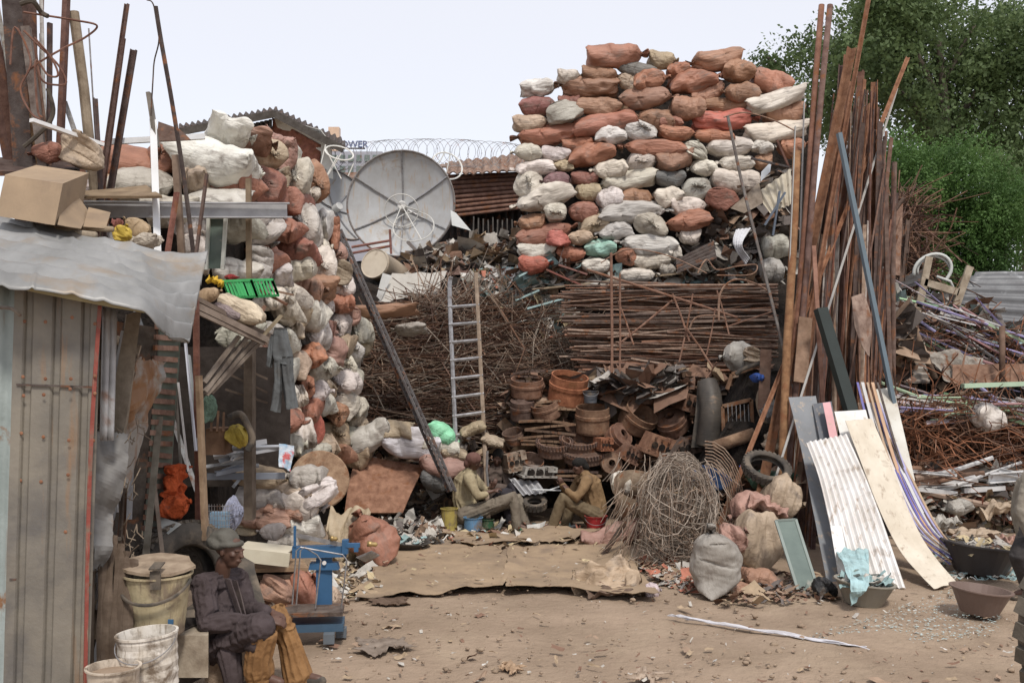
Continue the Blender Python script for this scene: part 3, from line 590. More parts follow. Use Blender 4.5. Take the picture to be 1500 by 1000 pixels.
sheetobj('metal_sheet', 'pale crumpled metal sheet lying on wire heap below the dish', 'sheet', [(575, 402, 18.9), (553, 442, 18.2)], [(655, 396, 18.9), (640, 432, 18.2)], 'clean', (.42, .40, .36), nz=.06, nsc=3)
sheetobj('metal_sheet', 'grey-white sheet edge-on left of the crumpled pale sheet', 'sheet', [(560, 400, 18.4), (552, 434, 18.1)], [(573, 404, 18.6), (558, 440, 18.2)], 'clean', (.62, .63, .62), nz=.02)
sheetobj('metal_sheet', 'brown triangular sheet standing under the dish right rim', 'sheet', [(672, 384, 19.6), (640, 402, 19.3)], [(676, 380, 19.7), (690, 402, 19.3)], 'rust', (.18, .12, .10), nz=.02)
sheetobj('metal_sheet', 'white triangular offcut right of the large dish', 'sheet', [(660, 308, 21), (662, 330, 21)], [(668, 312, 21), (690, 338, 21)], 'clean', (.75, .78, .78), nz=.01)
for k, (a, b) in enumerate((((515, 362, 19.6), (573, 352, 19.6)), ((515, 371, 19.6), (573, 360, 19.6)), ((571, 336, 19.6), (573, 372, 19.6)))):
    MB().tube([V(a), V(b)], .025, 6).out('pipe', 'rust', None, (.26, .13, .11), ('upper rusty rail lying under the large dish', 'lower rusty rail lying under the large dish', 'short upright rusty rail under the large dish')[k], 'pipe', 'rusty rails under the dish')
COLS = [(.50, .47, .42), (.62, .60, .56), (.34, .24, .17), (.22, .13, .09), (.45, .42, .38), (.30, .42, .42), (.46, .18, .12), (.14, .12, .11), (.55, .45, .28), (.40, .30, .2)]
def litmats():
    L = []
    for i, c in enumerate(COLS): L.append(mat('litter_%d' % i, c, tuple(v * .7 for v in c), 9, rough=.8, bump=.2))
    return L
LM = litmats()
def bits(mb, pts, r, smin, smax, cols, flat=.5):
    """crumpled scraps of paper, plastic and tin"""
    for p in pts:
        mb.mi = r.choice(cols); sz = r.uniform(smin, smax) * (.6 + .9 * r.random() ** 3); n = r.choice((3, 4, 5))
        ax = Vector((r.gauss(0, flat), r.gauss(0, flat), 1)).normalized(); u = ax.orthogonal().normalized(); u = Matrix.Rotation(r.uniform(0, 6.3), 3, ax) @ u; v = ax.cross(u)
        k = r.uniform(.25, 1); b = r.uniform(-.3, .3)
        rows_ = [[p + u * sz * (i - 1.5) / 2 * (1 + .3 * r.random()) + v * sz * k * (j - 1) / 2 + ax * sz * (b * (i - 1.5) ** 2 * .3 + r.uniform(-.14, .14)) for i in range(4)] for j in range(3)]
        o = [q for w_ in rows_ for q in w_]; mb.add(o, [(j * 4 + i, j * 4 + i + 1, (j + 1) * 4 + i + 1, (j + 1) * 4 + i) for j in range(2) for i in range(3)])
def region_pts(poly, n, Df, r, off=.12):
    cl = clumps_in(poly, n, 0, r, 1, 1, 1, 0); return [P(c[0], c[1], Df(c[0], c[1]) + r.uniform(-off, off * .3)) for c in cl]
r = random.Random(21)
def stuff(poly, n, Df, smin, smax, cols, name='litter', flat=.8, seed=1, off=.12):
    r = random.Random(seed); mb = MB(); bits(mb, region_pts(poly, n, Df, r, off), r, smin, smax, cols, flat); mb.out(name, LM, kind='stuff')
def hp(x, y):                                # depth of the middle heap's face
    for (y0, d0), (y1, d1) in zip(((760, 16.6), (690, 17), (560, 17.6), (440, 18.6), (408, 19.2), (340, 23)), ((690, 17), (560, 17.6), (440, 18.6), (408, 19.2), (340, 23), (300, 24))):
        if y <= y0 and y >= y1: return d0 + (d1 - d0) * (y0 - y) / (y0 - y1)
    return 16.5
stuff([(690, 400), (770, 392), (840, 420), (835, 500), (780, 480), (700, 440)], 1700, lambda x, y: hp(x, y) - .75, .09, .24, [0, 1, 1, 4, 4, 5, 0, 1, 6, 8], seed=2)
stuff([(600, 372), (760, 345), (770, 392), (690, 402), (600, 400)], 700, lambda x, y: 19.6 + (400 - y) * .03, .12, .4, [2, 3, 7, 4, 0, 4, 9, 7], seed=3)
stuff([(760, 385), (900, 385), (1130, 395), (1140, 415), (900, 418), (790, 415)], 420, lambda x, y: 17.7, .12, .4, [0, 2, 3, 4, 7, 1, 5], seed=4)
stuff([(1000, 330), (1060, 270), (1160, 240), (1160, 400), (1000, 400)], 320, lambda x, y: 17.8, .12, .4, [2, 3, 7, 0, 7, 7, 4], seed=5)
# ---- tangled wire heap
def wires(poly, n, Df, L, rad, cols, seed, ang=.35, name='wire_tangle', segs=3, curl=.06, off=.4):
    r = random.Random(seed); mb = MB()
    for p in region_pts(poly, n, Df, r, off):
        mb.mi = r.choice(cols); a = r.gauss(0, ang) if r.random() < .85 else r.uniform(-1.5, 1.5); l = r.uniform(.3, 1) * L
        d = Vector((math.cos(a), r.gauss(0, .3), math.sin(a))).normalized() * l / segs; q = p - d * segs / 2; pts = [q]
        for _ in range(segs): d = d + Vector((r.gauss(0, curl), r.gauss(0, curl), r.gauss(0, curl))) * l / segs * 2; q = q + d; pts.append(q)
        mb.tube(pts, r.uniform(.6, 1.2) * rad, 3)
    mb.out(name, WM, kind='stuff')
WM = [mat('rusty_wire_%d' % i, c, tuple(v * .5 for v in c), 12, rough=.9, bump=0) for i, c in enumerate([(.26, .15, .10), (.33, .24, .18), (.17, .10, .075), (.40, .335, .275), (.12, .075, .06), (.30, .13, .07)])]
wires([(525, 490), (600, 450), (660, 432), (720, 435), (790, 460), (845, 520), (850, 560), (790, 590), (745, 640), (530, 640), (522, 560)], 4200, lambda x, y: hp(x, y) - .35, 2.0, .010, [0, 0, 1, 1, 2, 2, 4, 3], 31, ang=.17, curl=.045, off=.6)
wires([(580, 450), (650, 425), (760, 440), (850, 500), (850, 570), (760, 520)], 420, lambda x, y: hp(x, y) - .75, 1.5, .007, [1, 3, 0, 1], 32, ang=.7, off=.3)
wires([(530, 500), (840, 500), (800, 640), (530, 640)], 150, lambda x, y: hp(x, y) - .8, 1.1, .008, [1, 3, 0], 33, ang=1.5, off=.2)
# ---- bundled bars beside it: each bar is a thing
r = random.Random(44); bars = []
for k in range(240):
    y = 418 + 170 * (k / 240) ** .95 + r.uniform(-2, 2); x0 = 822 + max(0, (y - 470)) * .35 + r.uniform(-14, 90) * (r.random() ** 1.5) * 2; x1 = 1140 - r.uniform(0, 70) * r.random() ** 2 - (60 * r.random() if y > 520 else 0)
    if y > 545: x1 = min(x1, 1040)
    D = 16.55 - .25 * (y - 418) / 170 + r.uniform(-.22, .12); tl = r.gauss(0, 5.0) + (r.gauss(0, 12) if r.random() < .12 else 0); sg = r.gauss(0, 3.5); rad = r.choice((.010, .013, .016, .02, .024))
    pts = smoothpts([(x0, y + tl, D), ((x0 + x1) / 2, y + sg, D), (x1, y - tl, D + r.uniform(-.1, .1))], 3)
    mb = MB(); mb.tube(pts, rad, 5); c = r.choice([(.27, .18, .135), (.23, .15, .115), (.33, .235, .18), (.22, .17, .14), (.38, .29, .23), (.15, .11, .09), (.34, .19, .13)])
    bars.append((y, mb.out('steel_bar', 'rust', None, c, None, 'steel bar', 'rusty bars stacked across the middle of the yard')))
for i, (y, o) in enumerate(sorted(bars, key=lambda t: t[0])): o['label'] = 'rusty bar, %s down in the stack right of the wire heap' % ordw(i + 1)
sticks = [((895, 370), (896, 600), 15.6, .022), ((908, 400), (907, 590), 15.7, .016), ((985, 440), (905, 505), 15.9, .018), ((985, 430), (1010, 500), 15.8, .016), ((1005, 480), (1045, 540), 15.7, .016), ((860, 395), (1080, 465), 16, .02),
          ((1015, 430), (995, 530), 15.8, .014), ((1048, 450), (1035, 520), 15.8, .012), ((905, 440), (928, 505), 15.8, .014), ((1135, 455), (1060, 480), 15.9, .013), ((1050, 425), (1068, 490), 15.8, .012), ((1030, 560), (1050, 530), 15.5, .012)]
for i, (a, b, D, rad) in enumerate(sticks):
    MB().tube([(a[0], a[1], D), ((a[0] + b[0]) / 2 + 1, (a[1] + b[1]) / 2, D), (b[0], b[1], D - .1)], rad, 6).out('steel_rod', 'rust', None, (.30, .18, .13), 'thin rusty rod propped across stacked bars, %s from the left' % ordw(1 + sorted(range(12), key=lambda j: sticks[j][0][0] + sticks[j][1][0]).index(i)), 'steel rod', 'rods leaning over the stacked bars')
for i, (pts, rad) in enumerate(([[(1053, 470, 15.7), (1055, 430, 15.8), (1075, 410, 15.8), (1105, 415, 15.8), (1130, 430, 15.8)], .016], [[(1010, 480, 15.7), (1020, 465, 15.7), (1045, 462, 15.7), (1065, 468, 15.8)], .014],
     [[(880, 385, 16.5), (920, 365, 16.6), (980, 375, 16.6), (1035, 400, 16.4)], .010], [[(1022, 400, 16.5), (1035, 380, 16.6), (1050, 395, 16.6), (1080, 390, 16.6), (1108, 388, 16.6), (1100, 402, 16.5), (1050, 403, 16.5)], .012], [[(1060, 172, 16.8), (1090, 165, 16.8), (1130, 175, 16.8), (1165, 192, 16.4)], .012])):
    MB().tube(smoothpts(pts, 6), rad, 5).out('bent_rod', 'rust', None, (.33, .22, .16), ('tall arched rod over right end of the stacked bars', 'small arched rod near the middle of stacked bars', 'low arched wire above left half of the stacked bars', 'looped rod lying on top of stacked bars at right', 'arched wire in front of the sack wall top right')[i], 'bent rod', 'bent rods and loops')
# ================================================================ LEFT SHED AND FOREGROUND
t = T('shack', 'patched shack of corrugated sheets with sagging roof at the left edge', 'shack', P(120, 1100, 6.6)); SHK = t
mb = MB()
def panelz(A, B, n, **k): strip(A, B, corr=0, nz=.006, mb=mb, nu=n * 8, th=.004)
def trap(A, B, ribs, mb, amp=.022, nz=.006, seed=0, nv=24):
    pa = smoothpts(A); pb = smoothpts(B)
    def f(u, v):
        a = samp(pa, v); b = samp(pb, v); p = a.lerp(b, u); n = (b - a).cross(samp(pa, 1) - samp(pa, 0)).normalized()
        w_ = (u * ribs) % 1; h = max(0, min(1, (.17 - abs(w_ - .5)) / .05))
        return p - n * h * -amp + n * nz * fbm(p * 3 + Vector((seed, 0, 0)))
    mb.grid(f, ribs * 26, nv, .004)
trap([(22, 418, 6.45), (2, 1100, 6.3)], [(148, 440, 6.5), (128, 1100, 6.35)], 3, mb); mb.out('door_panel', mat('door_tin', (.24, .215, .175), (.15, .138, .12), 1.8, (.085, .083, .087), 1.4, .49, rough=.5, metal=.15, bump=.3, soft=.25, streak=1.1, c4=(.26, .155, .085)), t, smooth=False, label='brown-grey ribbed tin door panel')
mb = MB(); strip([(143, 448, 6.46), (128, 700, 6.4), (120, 1100, 6.3)], [(149, 448, 6.47), (134, 700, 6.41), (125, 1100, 6.31)], mb=mb, nz=.003, nu=2, th=.03); mb.out('door_edge', 'grime', t, (.26, .065, .05), label='red painted door edge')
mb = MB(); strip([(-160, 340, 6.4), (-160, 1100, 6.4)], [(31, 420, 6.52), (10, 1100, 6.4)], corr=8, amp=.012, mb=mb, nz=.01); mb.out('wall_sheet', mat('turquoise_tin', (.36, .41, .40), (.25, .29, .28), 3, (.24, .13, .07), 4, .57, rough=.6, bump=.5, streak=1.5), t, smooth=True, label='pale turquoise painted tin sheet')
mb = MB(); mb.tube(smoothpts([(0, 450, 6.3), (18, 452, 6.3), (30, 462, 6.35)], 3), .012, 5); mb.out('hinge', 'rust', t, (.3, .28, .25))
def wallp(name, A, B, m, col=None, **k):
    mb = MB(); strip(A, B, mb=mb, **k); return mb.out(name, m, t, col, smooth=bool(k.get('corr')))
wallp('post', [(150, 450, 6.7), (146, 645, 6.7)], [(168, 452, 6.75), (166, 645, 6.7)], 'galv', nz=.004, th=.02, corr=2, amp=.006)
wallp('post', [(184, 460, 7.0), (172, 560, 7.0), (152, 690, 7.0)], [(205, 455, 7.05), (190, 600, 7.0), (172, 690, 7.0)], 'wood', (.30, .26, .21), nz=.01, th=.05)
RT = mat('torn_tin', (.24, .235, .225), (.15, .145, .14), 3, (.20, .12, .07), 3, .54, rough=.6, bump=.5, bsc=9)
wallp('wall_sheet', [(200, 520, 7.1), (168, 640, 7.0), (135, 640, 6.9)], [(243, 530, 7.5), (225, 600, 7.4), (185, 720, 7.2)], mat('rusty_tin', (.33, .31, .28), (.22, .205, .19), 2.5, (.23, .125, .065), 2.2, .50, streak=2,  rough=.6, bump=.6, bsc=8), nz=.08, nsc=4, nu=30, nv=30, rag=.15)
wallp('wall_sheet', [(140, 628, 6.75), (136, 700, 6.7), (130, 838, 6.7)], [(188, 634, 6.9), (178, 720, 6.85), (152, 830, 6.8)], RT, nz=.06, nsc=4, nu=30, nv=40, rag=.2)
wallp('back_sheet', [(166, 470, 7.7), (120, 1050, 7.5)], [(232, 480, 7.9), (185, 1050, 7.7)], 'rust', (.10, .085, .07), nz=.02, th=.01)
mb = MB(); rv = random.Random(3)
for y in (470, 555, 575, 640, 700, 780, 860):
    for x in (36, 66, 104, 140): mb = MB(); q = P(x + 2 - (y - 440) * .03 + rv.uniform(-2, 2), y + rv.uniform(-6, 6), 6.40); mb.lathe([(.001, .004), (.008, .003), (.012, 0), (.001, 0)], 8, Matrix.Translation(q) @ Matrix.Rotation(R(90), 4, 'X')); mb.out('rivet', 'rust', t, (.30, .15, .09))
mb = MB(); mb.beam(P(24, 563, 6.41), P(142, 567, 6.45), .008, .012); mb.beam(P(14, 848, 6.35), P(24, 848, 6.36), .01, .012); mb.out('lap_seam', 'rust', t, (.12, .10, .09))
mb = MB()
for k, (x0, x1) in enumerate(((126, 140), (134, 150), (146, 158), (158, 172), (165, 180), (176, 190))): mb.tube(smoothpts([(x0 + 20, 760 + 12 * k, 6.9), (x0 + 8 + rnd.uniform(-8, 8), 880, 6.8), (x1 - 5, 1080, 6.7)], 5), [.02 + .02 * rnd.random() for _ in range(11)], 6)
mb.out('batten', 'wood', t, (.16, .12, .09))
sb_ = random.Random(66)
for k in range(64):
    x = sb_.uniform(136, 212); y = sb_.uniform(470, 860); x -= (y - 470) * .10; l = sb_.uniform(40, 150); D = 7.0 + (x - 120) / 110 * .9 + sb_.uniform(-.12, .05); a = sb_.gauss(.12, .10)
    mb = MB(); p0 = P(x, y, D); p1 = P(x - math.sin(a) * l, y + math.cos(a) * l, D - .05); mb.beam(p0, p1, sb_.uniform(.012, .06), .015, up=(0, 1, .1), tw=sb_.uniform(-.5, .5)); mb.out('splinter', sb_.choice(['wood', 'wood', 'rust', 'galv']), t, sb_.choice([(.28, .22, .16), (.18, .13, .09), (.36, .30, .23), (.13, .10, .08), (.24, .14, .09)]))
mb = MB()
for k in range(110):
    x = sb_.uniform(135, 215); y = sb_.uniform(600, 900); D = 6.95 + sb_.uniform(-.15, .3); p = P(x - (y - 600) * .08, y, D); a = sb_.uniform(-.5, .5); mb.tube([p, p + Vector((.05 * math.sin(a), -.03, -.05)), p + Vector((.10 * math.sin(a * 2), -.02, -.12 * sb_.random()))], .004, 3)
mb.out('torn_strands', 'wood', t, (.22, .175, .13), kind='stuff')
mb = MB()   # slatted side panel
for k in range(24):
    y = 478 + k * 15.5; xo = -(y - 480) * .08
    mb.beam(P(232 + xo - 4, y, 7.85), P(262 + xo * .8, y + 3 + rnd.uniform(-2, 2), 8.2), .02, .04)
mb.out('slat', 'rust', t, (.27, .17, .13), label='short rusty brown slats'); t_ = t
wallp('slat_backing', [(234, 470, 7.95), (205, 850, 7.9)], [(264, 478, 8.3), (240, 850, 8.3)], 'paint', (.15, .18, .15), nz=.005, th=.01)
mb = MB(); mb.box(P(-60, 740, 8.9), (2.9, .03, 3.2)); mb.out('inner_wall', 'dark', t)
mb = MB(); mb.tube([(160, 500, 7.2), (172, 498, 7.6)], .035, 10); mb.out('log_end', 'wood', t, (.36, .30, .22))
def roof():
    A = [P(-170, 285, 8.1), P(-160, 410, 6.25)]
    mb = MB()
    tp = smoothpts([(-170, 300, 8.0), (0, 322, 7.8), (60, 332, 7.6), (150, 352, 7.5), (240, 372, 7.5), (303, 378, 7.6)], 10)
    bt = smoothpts([(-170, 396, 6.2), (0, 412, 6.15), (60, 420, 6.2), (140, 434, 6.3), (212, 452, 6.4), (245, 486, 6.6), (276, 486, 6.9)], 10)
    def f(u, v):
        a = samp(tp, u); b = samp(bt, u); p = a.lerp(b, v); n = Vector((0, .35, 1)).normalized(); k = .85 + .15 * min(1, max(0, (u - .62) * 6))
        h = .040 * k * (2 * abs(math.sin(math.pi * (v * 7 + .15 * noise.noise(Vector((u * 4, 0, 1))) + max(0, u - .8) * 3))) ** .8 - 1) + .03 * noise.noise(Vector((u * 5, v * 1.5, 2))) + .05 * max(0, .12 - abs(noise.noise(Vector((u * 6, v * 1.2, 7))))) * 3
        return p + n * h + Vector((0, 0, -.10 * max(0, u - .8) * 5 * v * v))
    mb.grid(f, 150, 96, .005); mb.out('roof', mat('roof_tin', (.31, .31, .305), (.19, .19, .185), 2.6, (.25, .19, .13), 2.2, .54, rough=.5, metal=.25, bump=.35, bsc=6, soft=.2), t_, smooth=True, label='crumpled galvanised corrugated roof sheet')
    mb = MB(); strip([(0, 408, 6.22), (0, 416, 6.24)], [(210, 449, 6.42), (212, 458, 6.44)], nz=.01, mb=mb, nu=30, th=.01); mb.out('fascia', 'paint', t_, (.34, .31, .19), label='yellowish peeling strip under the roof edge')
roof()
# things on the roof
def carton(name, label, P8, col, cat='box', m='card', par=None):
    """a box from its front-top-left, three edges"""
    o, ex, ey, ez = P8; mb = MB(); mb.add([o, o + ex, o + ex + ey, o + ey, o + ez, o + ex + ez, o + ex + ey + ez, o + ey + ez], [(0, 3, 2, 1), (4, 5, 6, 7), (0, 1, 5, 4), (1, 2, 6, 5), (2, 3, 7, 6), (3, 0, 4, 7)])
    return mb.out(name, m, par, col, label, cat)
tb = T('cardboard_box', 'large tan cardboard box lying on the shack roof', 'box', P(60, 325, 7.7))
def shell_box(o, ex, ey, ez, par, m='card', col=None): return carton('carton', None, (o, ex, ey, ez), col, None, m, par)
a = P(-14, 300, 7.4); shell_box(P(-6, 316, 7.3), P(80, 330, 7.2) - P(-6, 316, 7.3), P(112, 278, 7.9) - P(80, 300, 7.2) + Vector((0, .1, 0)), P(92, 262, 7.4) - P(80, 318, 7.3) + Vector((0, .0, .02)), tb)
mb = MB(); strip([P(96, 262, 7.85), P(84, 330, 7.18)], [P(130, 312, 7.9), P(118, 336, 7.4)], mb=mb, nz=.01, th=.006); mb.out('flap', 'card', tb)
mb = MB(); strip([P(130, 305, 7.85), P(122, 333, 7.5)], [P(162, 312, 7.8), P(155, 336, 7.5)], mb=mb, nz=.01, th=.006); mb.out('flap', 'card', tb)
for i, (a, b, rr, c, l) in enumerate((((60, 333, 7.6), (165, 336, 7.5), .022, (.33, .26, .18), 'upper rough wooden stick lying on shack roof'), ((80, 341, 7.5), (140, 345, 7.45), .028, (.40, .34, .26), 'thicker lower wooden stick lying on shack roof'))):
    MB().tube([a, ((a[0] + b[0]) / 2, (a[1] + b[1]) / 2 - 1, a[2]), b], rr, 7).out('stick', 'wood', None, c, l, 'stick', smooth=True)
def lump(name, label, cat, cx, cy, w_, h_, D, col, m='cloth', ang=0, depth=None, mesh=None, seed=0, group=None):
    if label.startswith('tan burlap sack upright'): mesh = TIED[2]
    rr = random.Random(seed + int(cx * 7 + cy)); s = D / F; o = bpy.data.objects.new(name, mesh or rr.choice(SOFT if m == 'cloth' else (SM[:7] + SOFT))); C.objects.link(o)
    o.location = P(cx, cy, D); o.rotation_euler = (0, -R(ang), rr.uniform(-.2, .2)); o.scale = (w_ * s * 1.08, depth or max(h_, w_ * .5) * s, h_ * s * 1.2)
    if m != 'sack':
        k = m
        if (k, o.data.name) not in MC: d2 = o.data.copy(); d2.materials[0] = M[k]; MC[(k, o.data.name)] = d2
        o.data = MC[(k, o.data.name)]
    return fin(o, None, col, label, cat, group)
MC = {}
lump('bracket', 'yellow painted iron casting on the roof edge', 'casting', 182, 342, 26, 24, 7.7, (.55, .40, .07), 'paint', 60)
lump('casting', 'small tan curved casting behind the yellow one', 'casting', 200, 330, 40, 22, 7.9, (.38, .28, .17), 'paint', -30)
lump('cloth_bundle', 'dirty cream rag heap on shack roof behind white strip', 'rag', 205, 352, 60, 26, 7.9, (.50, .45, .38))
lump('cloth_bundle', 'small dark red rag beside the yellow casting', 'rag', 172, 326, 14, 14, 7.75, (.30, .12, .10))
sheetobj('plank_board', 'flat brown wooden board lying above the grey steel channel', 'board', [(112, 284, 8.6), (125, 292, 8.1)], [(215, 274, 8.7), (238, 291, 8.1)], 'wood', (.26, .19, .12), nz=.01, th=.02)
sheetobj('roof_sheet', 'dark rusty sheet edge lying left of the tan sack', 'sheet', [(-150, 232, 8.9), (-150, 252, 8.3)], [(118, 243, 9.2), (112, 262, 8.5)], 'rust', (.10, .07, .06), nz=.03, th=.04)
t = T('steel_channel', 'long grey steel channel spanning above the green crate', 'channel', P(270, 318, 9)); MB().chan(P(113, 306, 8.7), P(420, 309, 9.2), .10, .13, .008, tw=R(180)).out('web', 'galv', t)
mb = MB(); mb.beam(P(113, 318, 8.62), P(428, 318, 9.1), .02, .012); mb.beam(P(113, 297, 8.62), P(424, 298, 9.1), .05, .012); mb.out('flange', 'galv', t)
wp = [('white_strip', 'white painted metal strip standing upright on the shack roof', (224, 175, 8.5), (231, 372, 8.2), .055, .01, 'clean', (.72, .74, .76)),
      ('timber_post', 'grey weathered timber lashed to top of white strip', (218, 136, 8.5), (230, 215, 8.5), .065, .03, 'wood', (.27, .25, .22)),
      ('timber_post', 'brown splintered timber standing before the big white sack', (257, 228, 8.4), (268, 400, 8.3), .05, .05, 'wood', (.22, .16, .12)),
      ('iron_bar', 'red-brown iron bar leaning beside splintered timber', (259, 282, 8.2), (244, 380, 8.1), .045, .02, 'rust', (.28, .13, .10)),
      ('iron_bar', 'dark brown iron bar leaning before the white window frame', (303, 255, 8.3), (287, 375, 8.2), .04, .02, 'rust', (.14, .10, .085)),
      ('timber_post', 'round brown timber pole behind the green crate', (364, 262, 9.3), (365, 410, 9.2), .045, .045, 'wood', (.24, .18, .12))]
for n_, l, a, b, w_, h_, m, c in wp: MB().beam(V(a), V(b), w_, h_).out(n_, m, None, c, l, n_.split('_')[1])
mb = MB(); mb.tube(smoothpts([(228, 10, 8.3), (236, 60, 8.3), (252, 150, 8.3), (270, 265, 8.3), (285, 385, 8.2)], 6), .02, 6); mb.out('iron_pole', 'rust', None, (.075, .06, .055), 'tall thin dark pole rising highest over the left sacks', 'pole')
MB().tube(smoothpts([(215, 0, 8.3), (225, 8, 8.3), (233, 55, 8.35), (226, 90, 8.4), (224, 118, 8.4), (221, 170, 8.4)], 6), .007, 4).out('wire', 'rust', None, (.1, .08, .07), 'thin loose wire hanging from tall dark pole', 'wire')
sheetobj('metal_sheet', 'dark brown folded sheet behind the lashed grey timber', 'sheet', [(232, 176, 9.4), (228, 205, 9.2)], [(262, 188, 9.4), (280, 205, 9.2)], 'rust', (.13, .085, .065), nz=.03)
MB().beam(P(46, 176, 8.2), P(150, 212, 8.8), .05, .03).out('white_pipe', 'clean', None, (.76, .77, .78), 'white painted bar lying slanted at foot of upright bars', 'bar')
MB().beam(P(160, 208, 9.3), P(300, 200, 9.6), .05, .05).out('white_pipe', 'clean', None, (.70, .72, .74), 'white painted bar lying level on the orange sacks', 'bar')
lump('tan_sack', 'tan pointed burlap sack at the foot of upright bars', 'sack', 116, 220, 48, 56, 8.7, COL['n'][0], 'sack', 62)
lump('red_bundle', 'dark red sack with blue patch left of tan one', 'sack', 68, 226, 52, 26, 8.6, COL['b'][0], 'sack', 4)
# upright bars top-left
UP = [((-40, -40), (-8, 760), 40, .12, (.09, .07, .06)), ((15, -40), (34, 230), 26, .1, (.085, .07, .065)), ((-12, -40), (35, 235), 9, 0, (.46, .47, .44)), ((-30, -20), (20, 235), 20, .05, (.16, .09, .07)), ((40, -30), (45, 235), 22, .05, (.15, .10, .085)), ((38, 40), (62, 235), 12, 0, (.22, .19, .17)),
      ((12, 60), (28, 225), 9, 0, (.34, .17, .07)), ((20, 60), (55, 235), 9, 0, (.30, .19, .10)), ((60, -10), (66, 215), 6, 0, (.60, .60, .57)), ((63, -30), (56, 232), 5, 0, (.30, .2, .16)), ((73, 34), (72, 205), 7, 0, (.10, .075, .07)), ((60, 50), (64, 195), 5, 0, (.12, .09, .08)),
      ((98, -20), (88, 215), 12, 0, (.19, .11, .09)), ((108, 18), (132, 215), 15, 1, (.33, .27, .20)), ((130, 42), (140, 205), 2.5, 0, (.36, .36, .37)), ((140, 144), (144, 210), 7, 0, (.13, .10, .095)), ((186, 6), (157, 208), 7, 0, (.16, .105, .09)), ((183, 58), (163, 205), 9, 0, (.21, .125, .10)),
      ((196, 73), (174, 205), 9, 0, (.145, .105, .095)), ((95, 150), (112, 200), 7, 0, (.45, .47, .48)), ((50, 60), (70, 215), 5, 0, (.24, .15, .11)), ((30, 100), (40, 235), 8, 0, (.12, .08, .06))]
us = []
for i, (a, b, wp_, th_, c) in enumerate(UP):
    D = 8.9 - (.25 if i < 9 else 0) + (i % 5) * .12; w_ = wp_ * D / F; q0 = P(a[0], a[1], D); q1 = P(b[0], b[1], D); q1 = q0 + (q1 - q0) * (q0.z / (q0.z - q1.z)) if i else q1
    mb = MB()
    if th_ == 1: mb.tube([q0.lerp(q1, k / 8) + Vector((.008 * math.sin(k * 2), 0, 0)) for k in range(9)], w_ / 2, 10)
    elif wp_ < 7: mb.tube([q0, q1], w_ / 2, 6)
    elif i % 2: mb.angle(q1, q0, w_, .01, tw=R(20 * i))
    else: mb.chan(q1, q0, w_, w_ * .6, .008, tw=R(15 * i))
    us.append((pxy(q0)[0] + pxy(q1)[0], mb.out('timber_pole' if th_ == 1 else 'upright_bar', 'wood' if th_ == 1 else 'rust', None, c, None, 'pole' if th_ == 1 else 'bar', 'scrap bars standing upright at the top left')))
for i, (_, o) in enumerate(sorted(us, key=lambda t: t[0])): o['label'] = 'scrap %s, %s from left of those standing above the shack' % ('round timber' if 'timber' in o.name else 'metal bar', ordw(i + 1))
wr = random.Random(8)
for k, pts in enumerate(([(35, 18, 8.4), (60, 22, 8.4), (110, 30, 8.5), (142, 38, 8.6), (125, 55, 8.6), (95, 70, 8.5), (60, 90, 8.4), (40, 105, 8.4)], [(35, 45, 8.4), (60, 70, 8.4), (85, 95, 8.4), (97, 120, 8.4), (85, 125, 8.4), (60, 115, 8.4), (50, 60, 8.4)],
      [(15, 95, 8.3), (22, 40, 8.3), (45, 90, 8.3), (30, 130, 8.3), (45, 165, 8.3), (60, 175, 8.3)], [(50, 55, 8.3), (75, 85, 8.35), (85, 110, 8.35), (70, 110, 8.35), (52, 90, 8.3), (55, 160, 8.3), (62, 172, 8.3)])):
    MB().tube(smoothpts(pts, 7), .009, 5).out('looped_wire', 'rust', None, (.22, .12, .09), ('big rusty wire loop reaching over round timber pole', 'second rusty wire loop drooping between upright bars', 'rusty wire zigzag among the leftmost upright bars', 'narrow rusty wire loop hanging between thin bars')[k], 'wire', 'rusty wire loops on the upright bars')
MB().tube(smoothpts([(30, 6, 8.3), (48, 2, 8.3), (60, 18, 8.4), (70, 24, 8.4)], 4), .02, 6).out('branch', 'bark', None, None, 'short bent branch end among the upright bars', 'branch')
MB().tube(smoothpts([(35, 215, 8.5), (55, 198, 8.5), (72, 180, 8.5), (78, 160, 8.5), (70, 130, 8.5)], 4), .018, 6).out('branch', 'bark', None, None, 'bent twig rising at foot of upright bars', 'branch')
# window frame, crate, shelf
t = T('window_frame', 'white window frame standing behind the green crate', 'window frame', P(318, 400, 9.2)); mb = MB()
for a, b in (((306, 315), (302, 395)), ((331, 315), (326, 395)), ((306, 318), (331, 318))): mb.beam(P(*a, 9.2), P(*b, 9.2), .035, .03)
mb.out('frame', 'clean', t, (.55, .56, .52)); MB().box(P(317, 356, 9.23), (.14, .006, .46)).out('pane', 'glass', t)
t = T('plastic_crate', 'bright green plastic crate lying on the wooden shelf', 'crate', P(350, 440, 9.0)); mb = MB(); o = P(324, 412, 8.8); ex = P(368, 410, 8.7) - o; ez = P(335, 436, 8.8) - P(326, 412, 8.8); ey = Vector((.10, .34, .03))
def slat_face(mb, o, ex, ey, n, w_=.012, frame=.02):
    mb.beam(o, o + ex, frame, frame); mb.beam(o + ey, o + ex + ey, frame, frame); mb.beam(o, o + ey, frame, frame); mb.beam(o + ex, o + ex + ey, frame, frame)
    for k in range(1, n): mb.beam(o + ex * k / n, o + ex * k / n + ey, w_, w_)
slat_face(mb, o, ex, ez, 9); slat_face(mb, o + ey, ex, ez, 9); slat_face(mb, o, ey, ez, 6); slat_face(mb, o + ex, ey, ez, 6); mb.out('wall', 'clean', t, (.08, .48, .17))
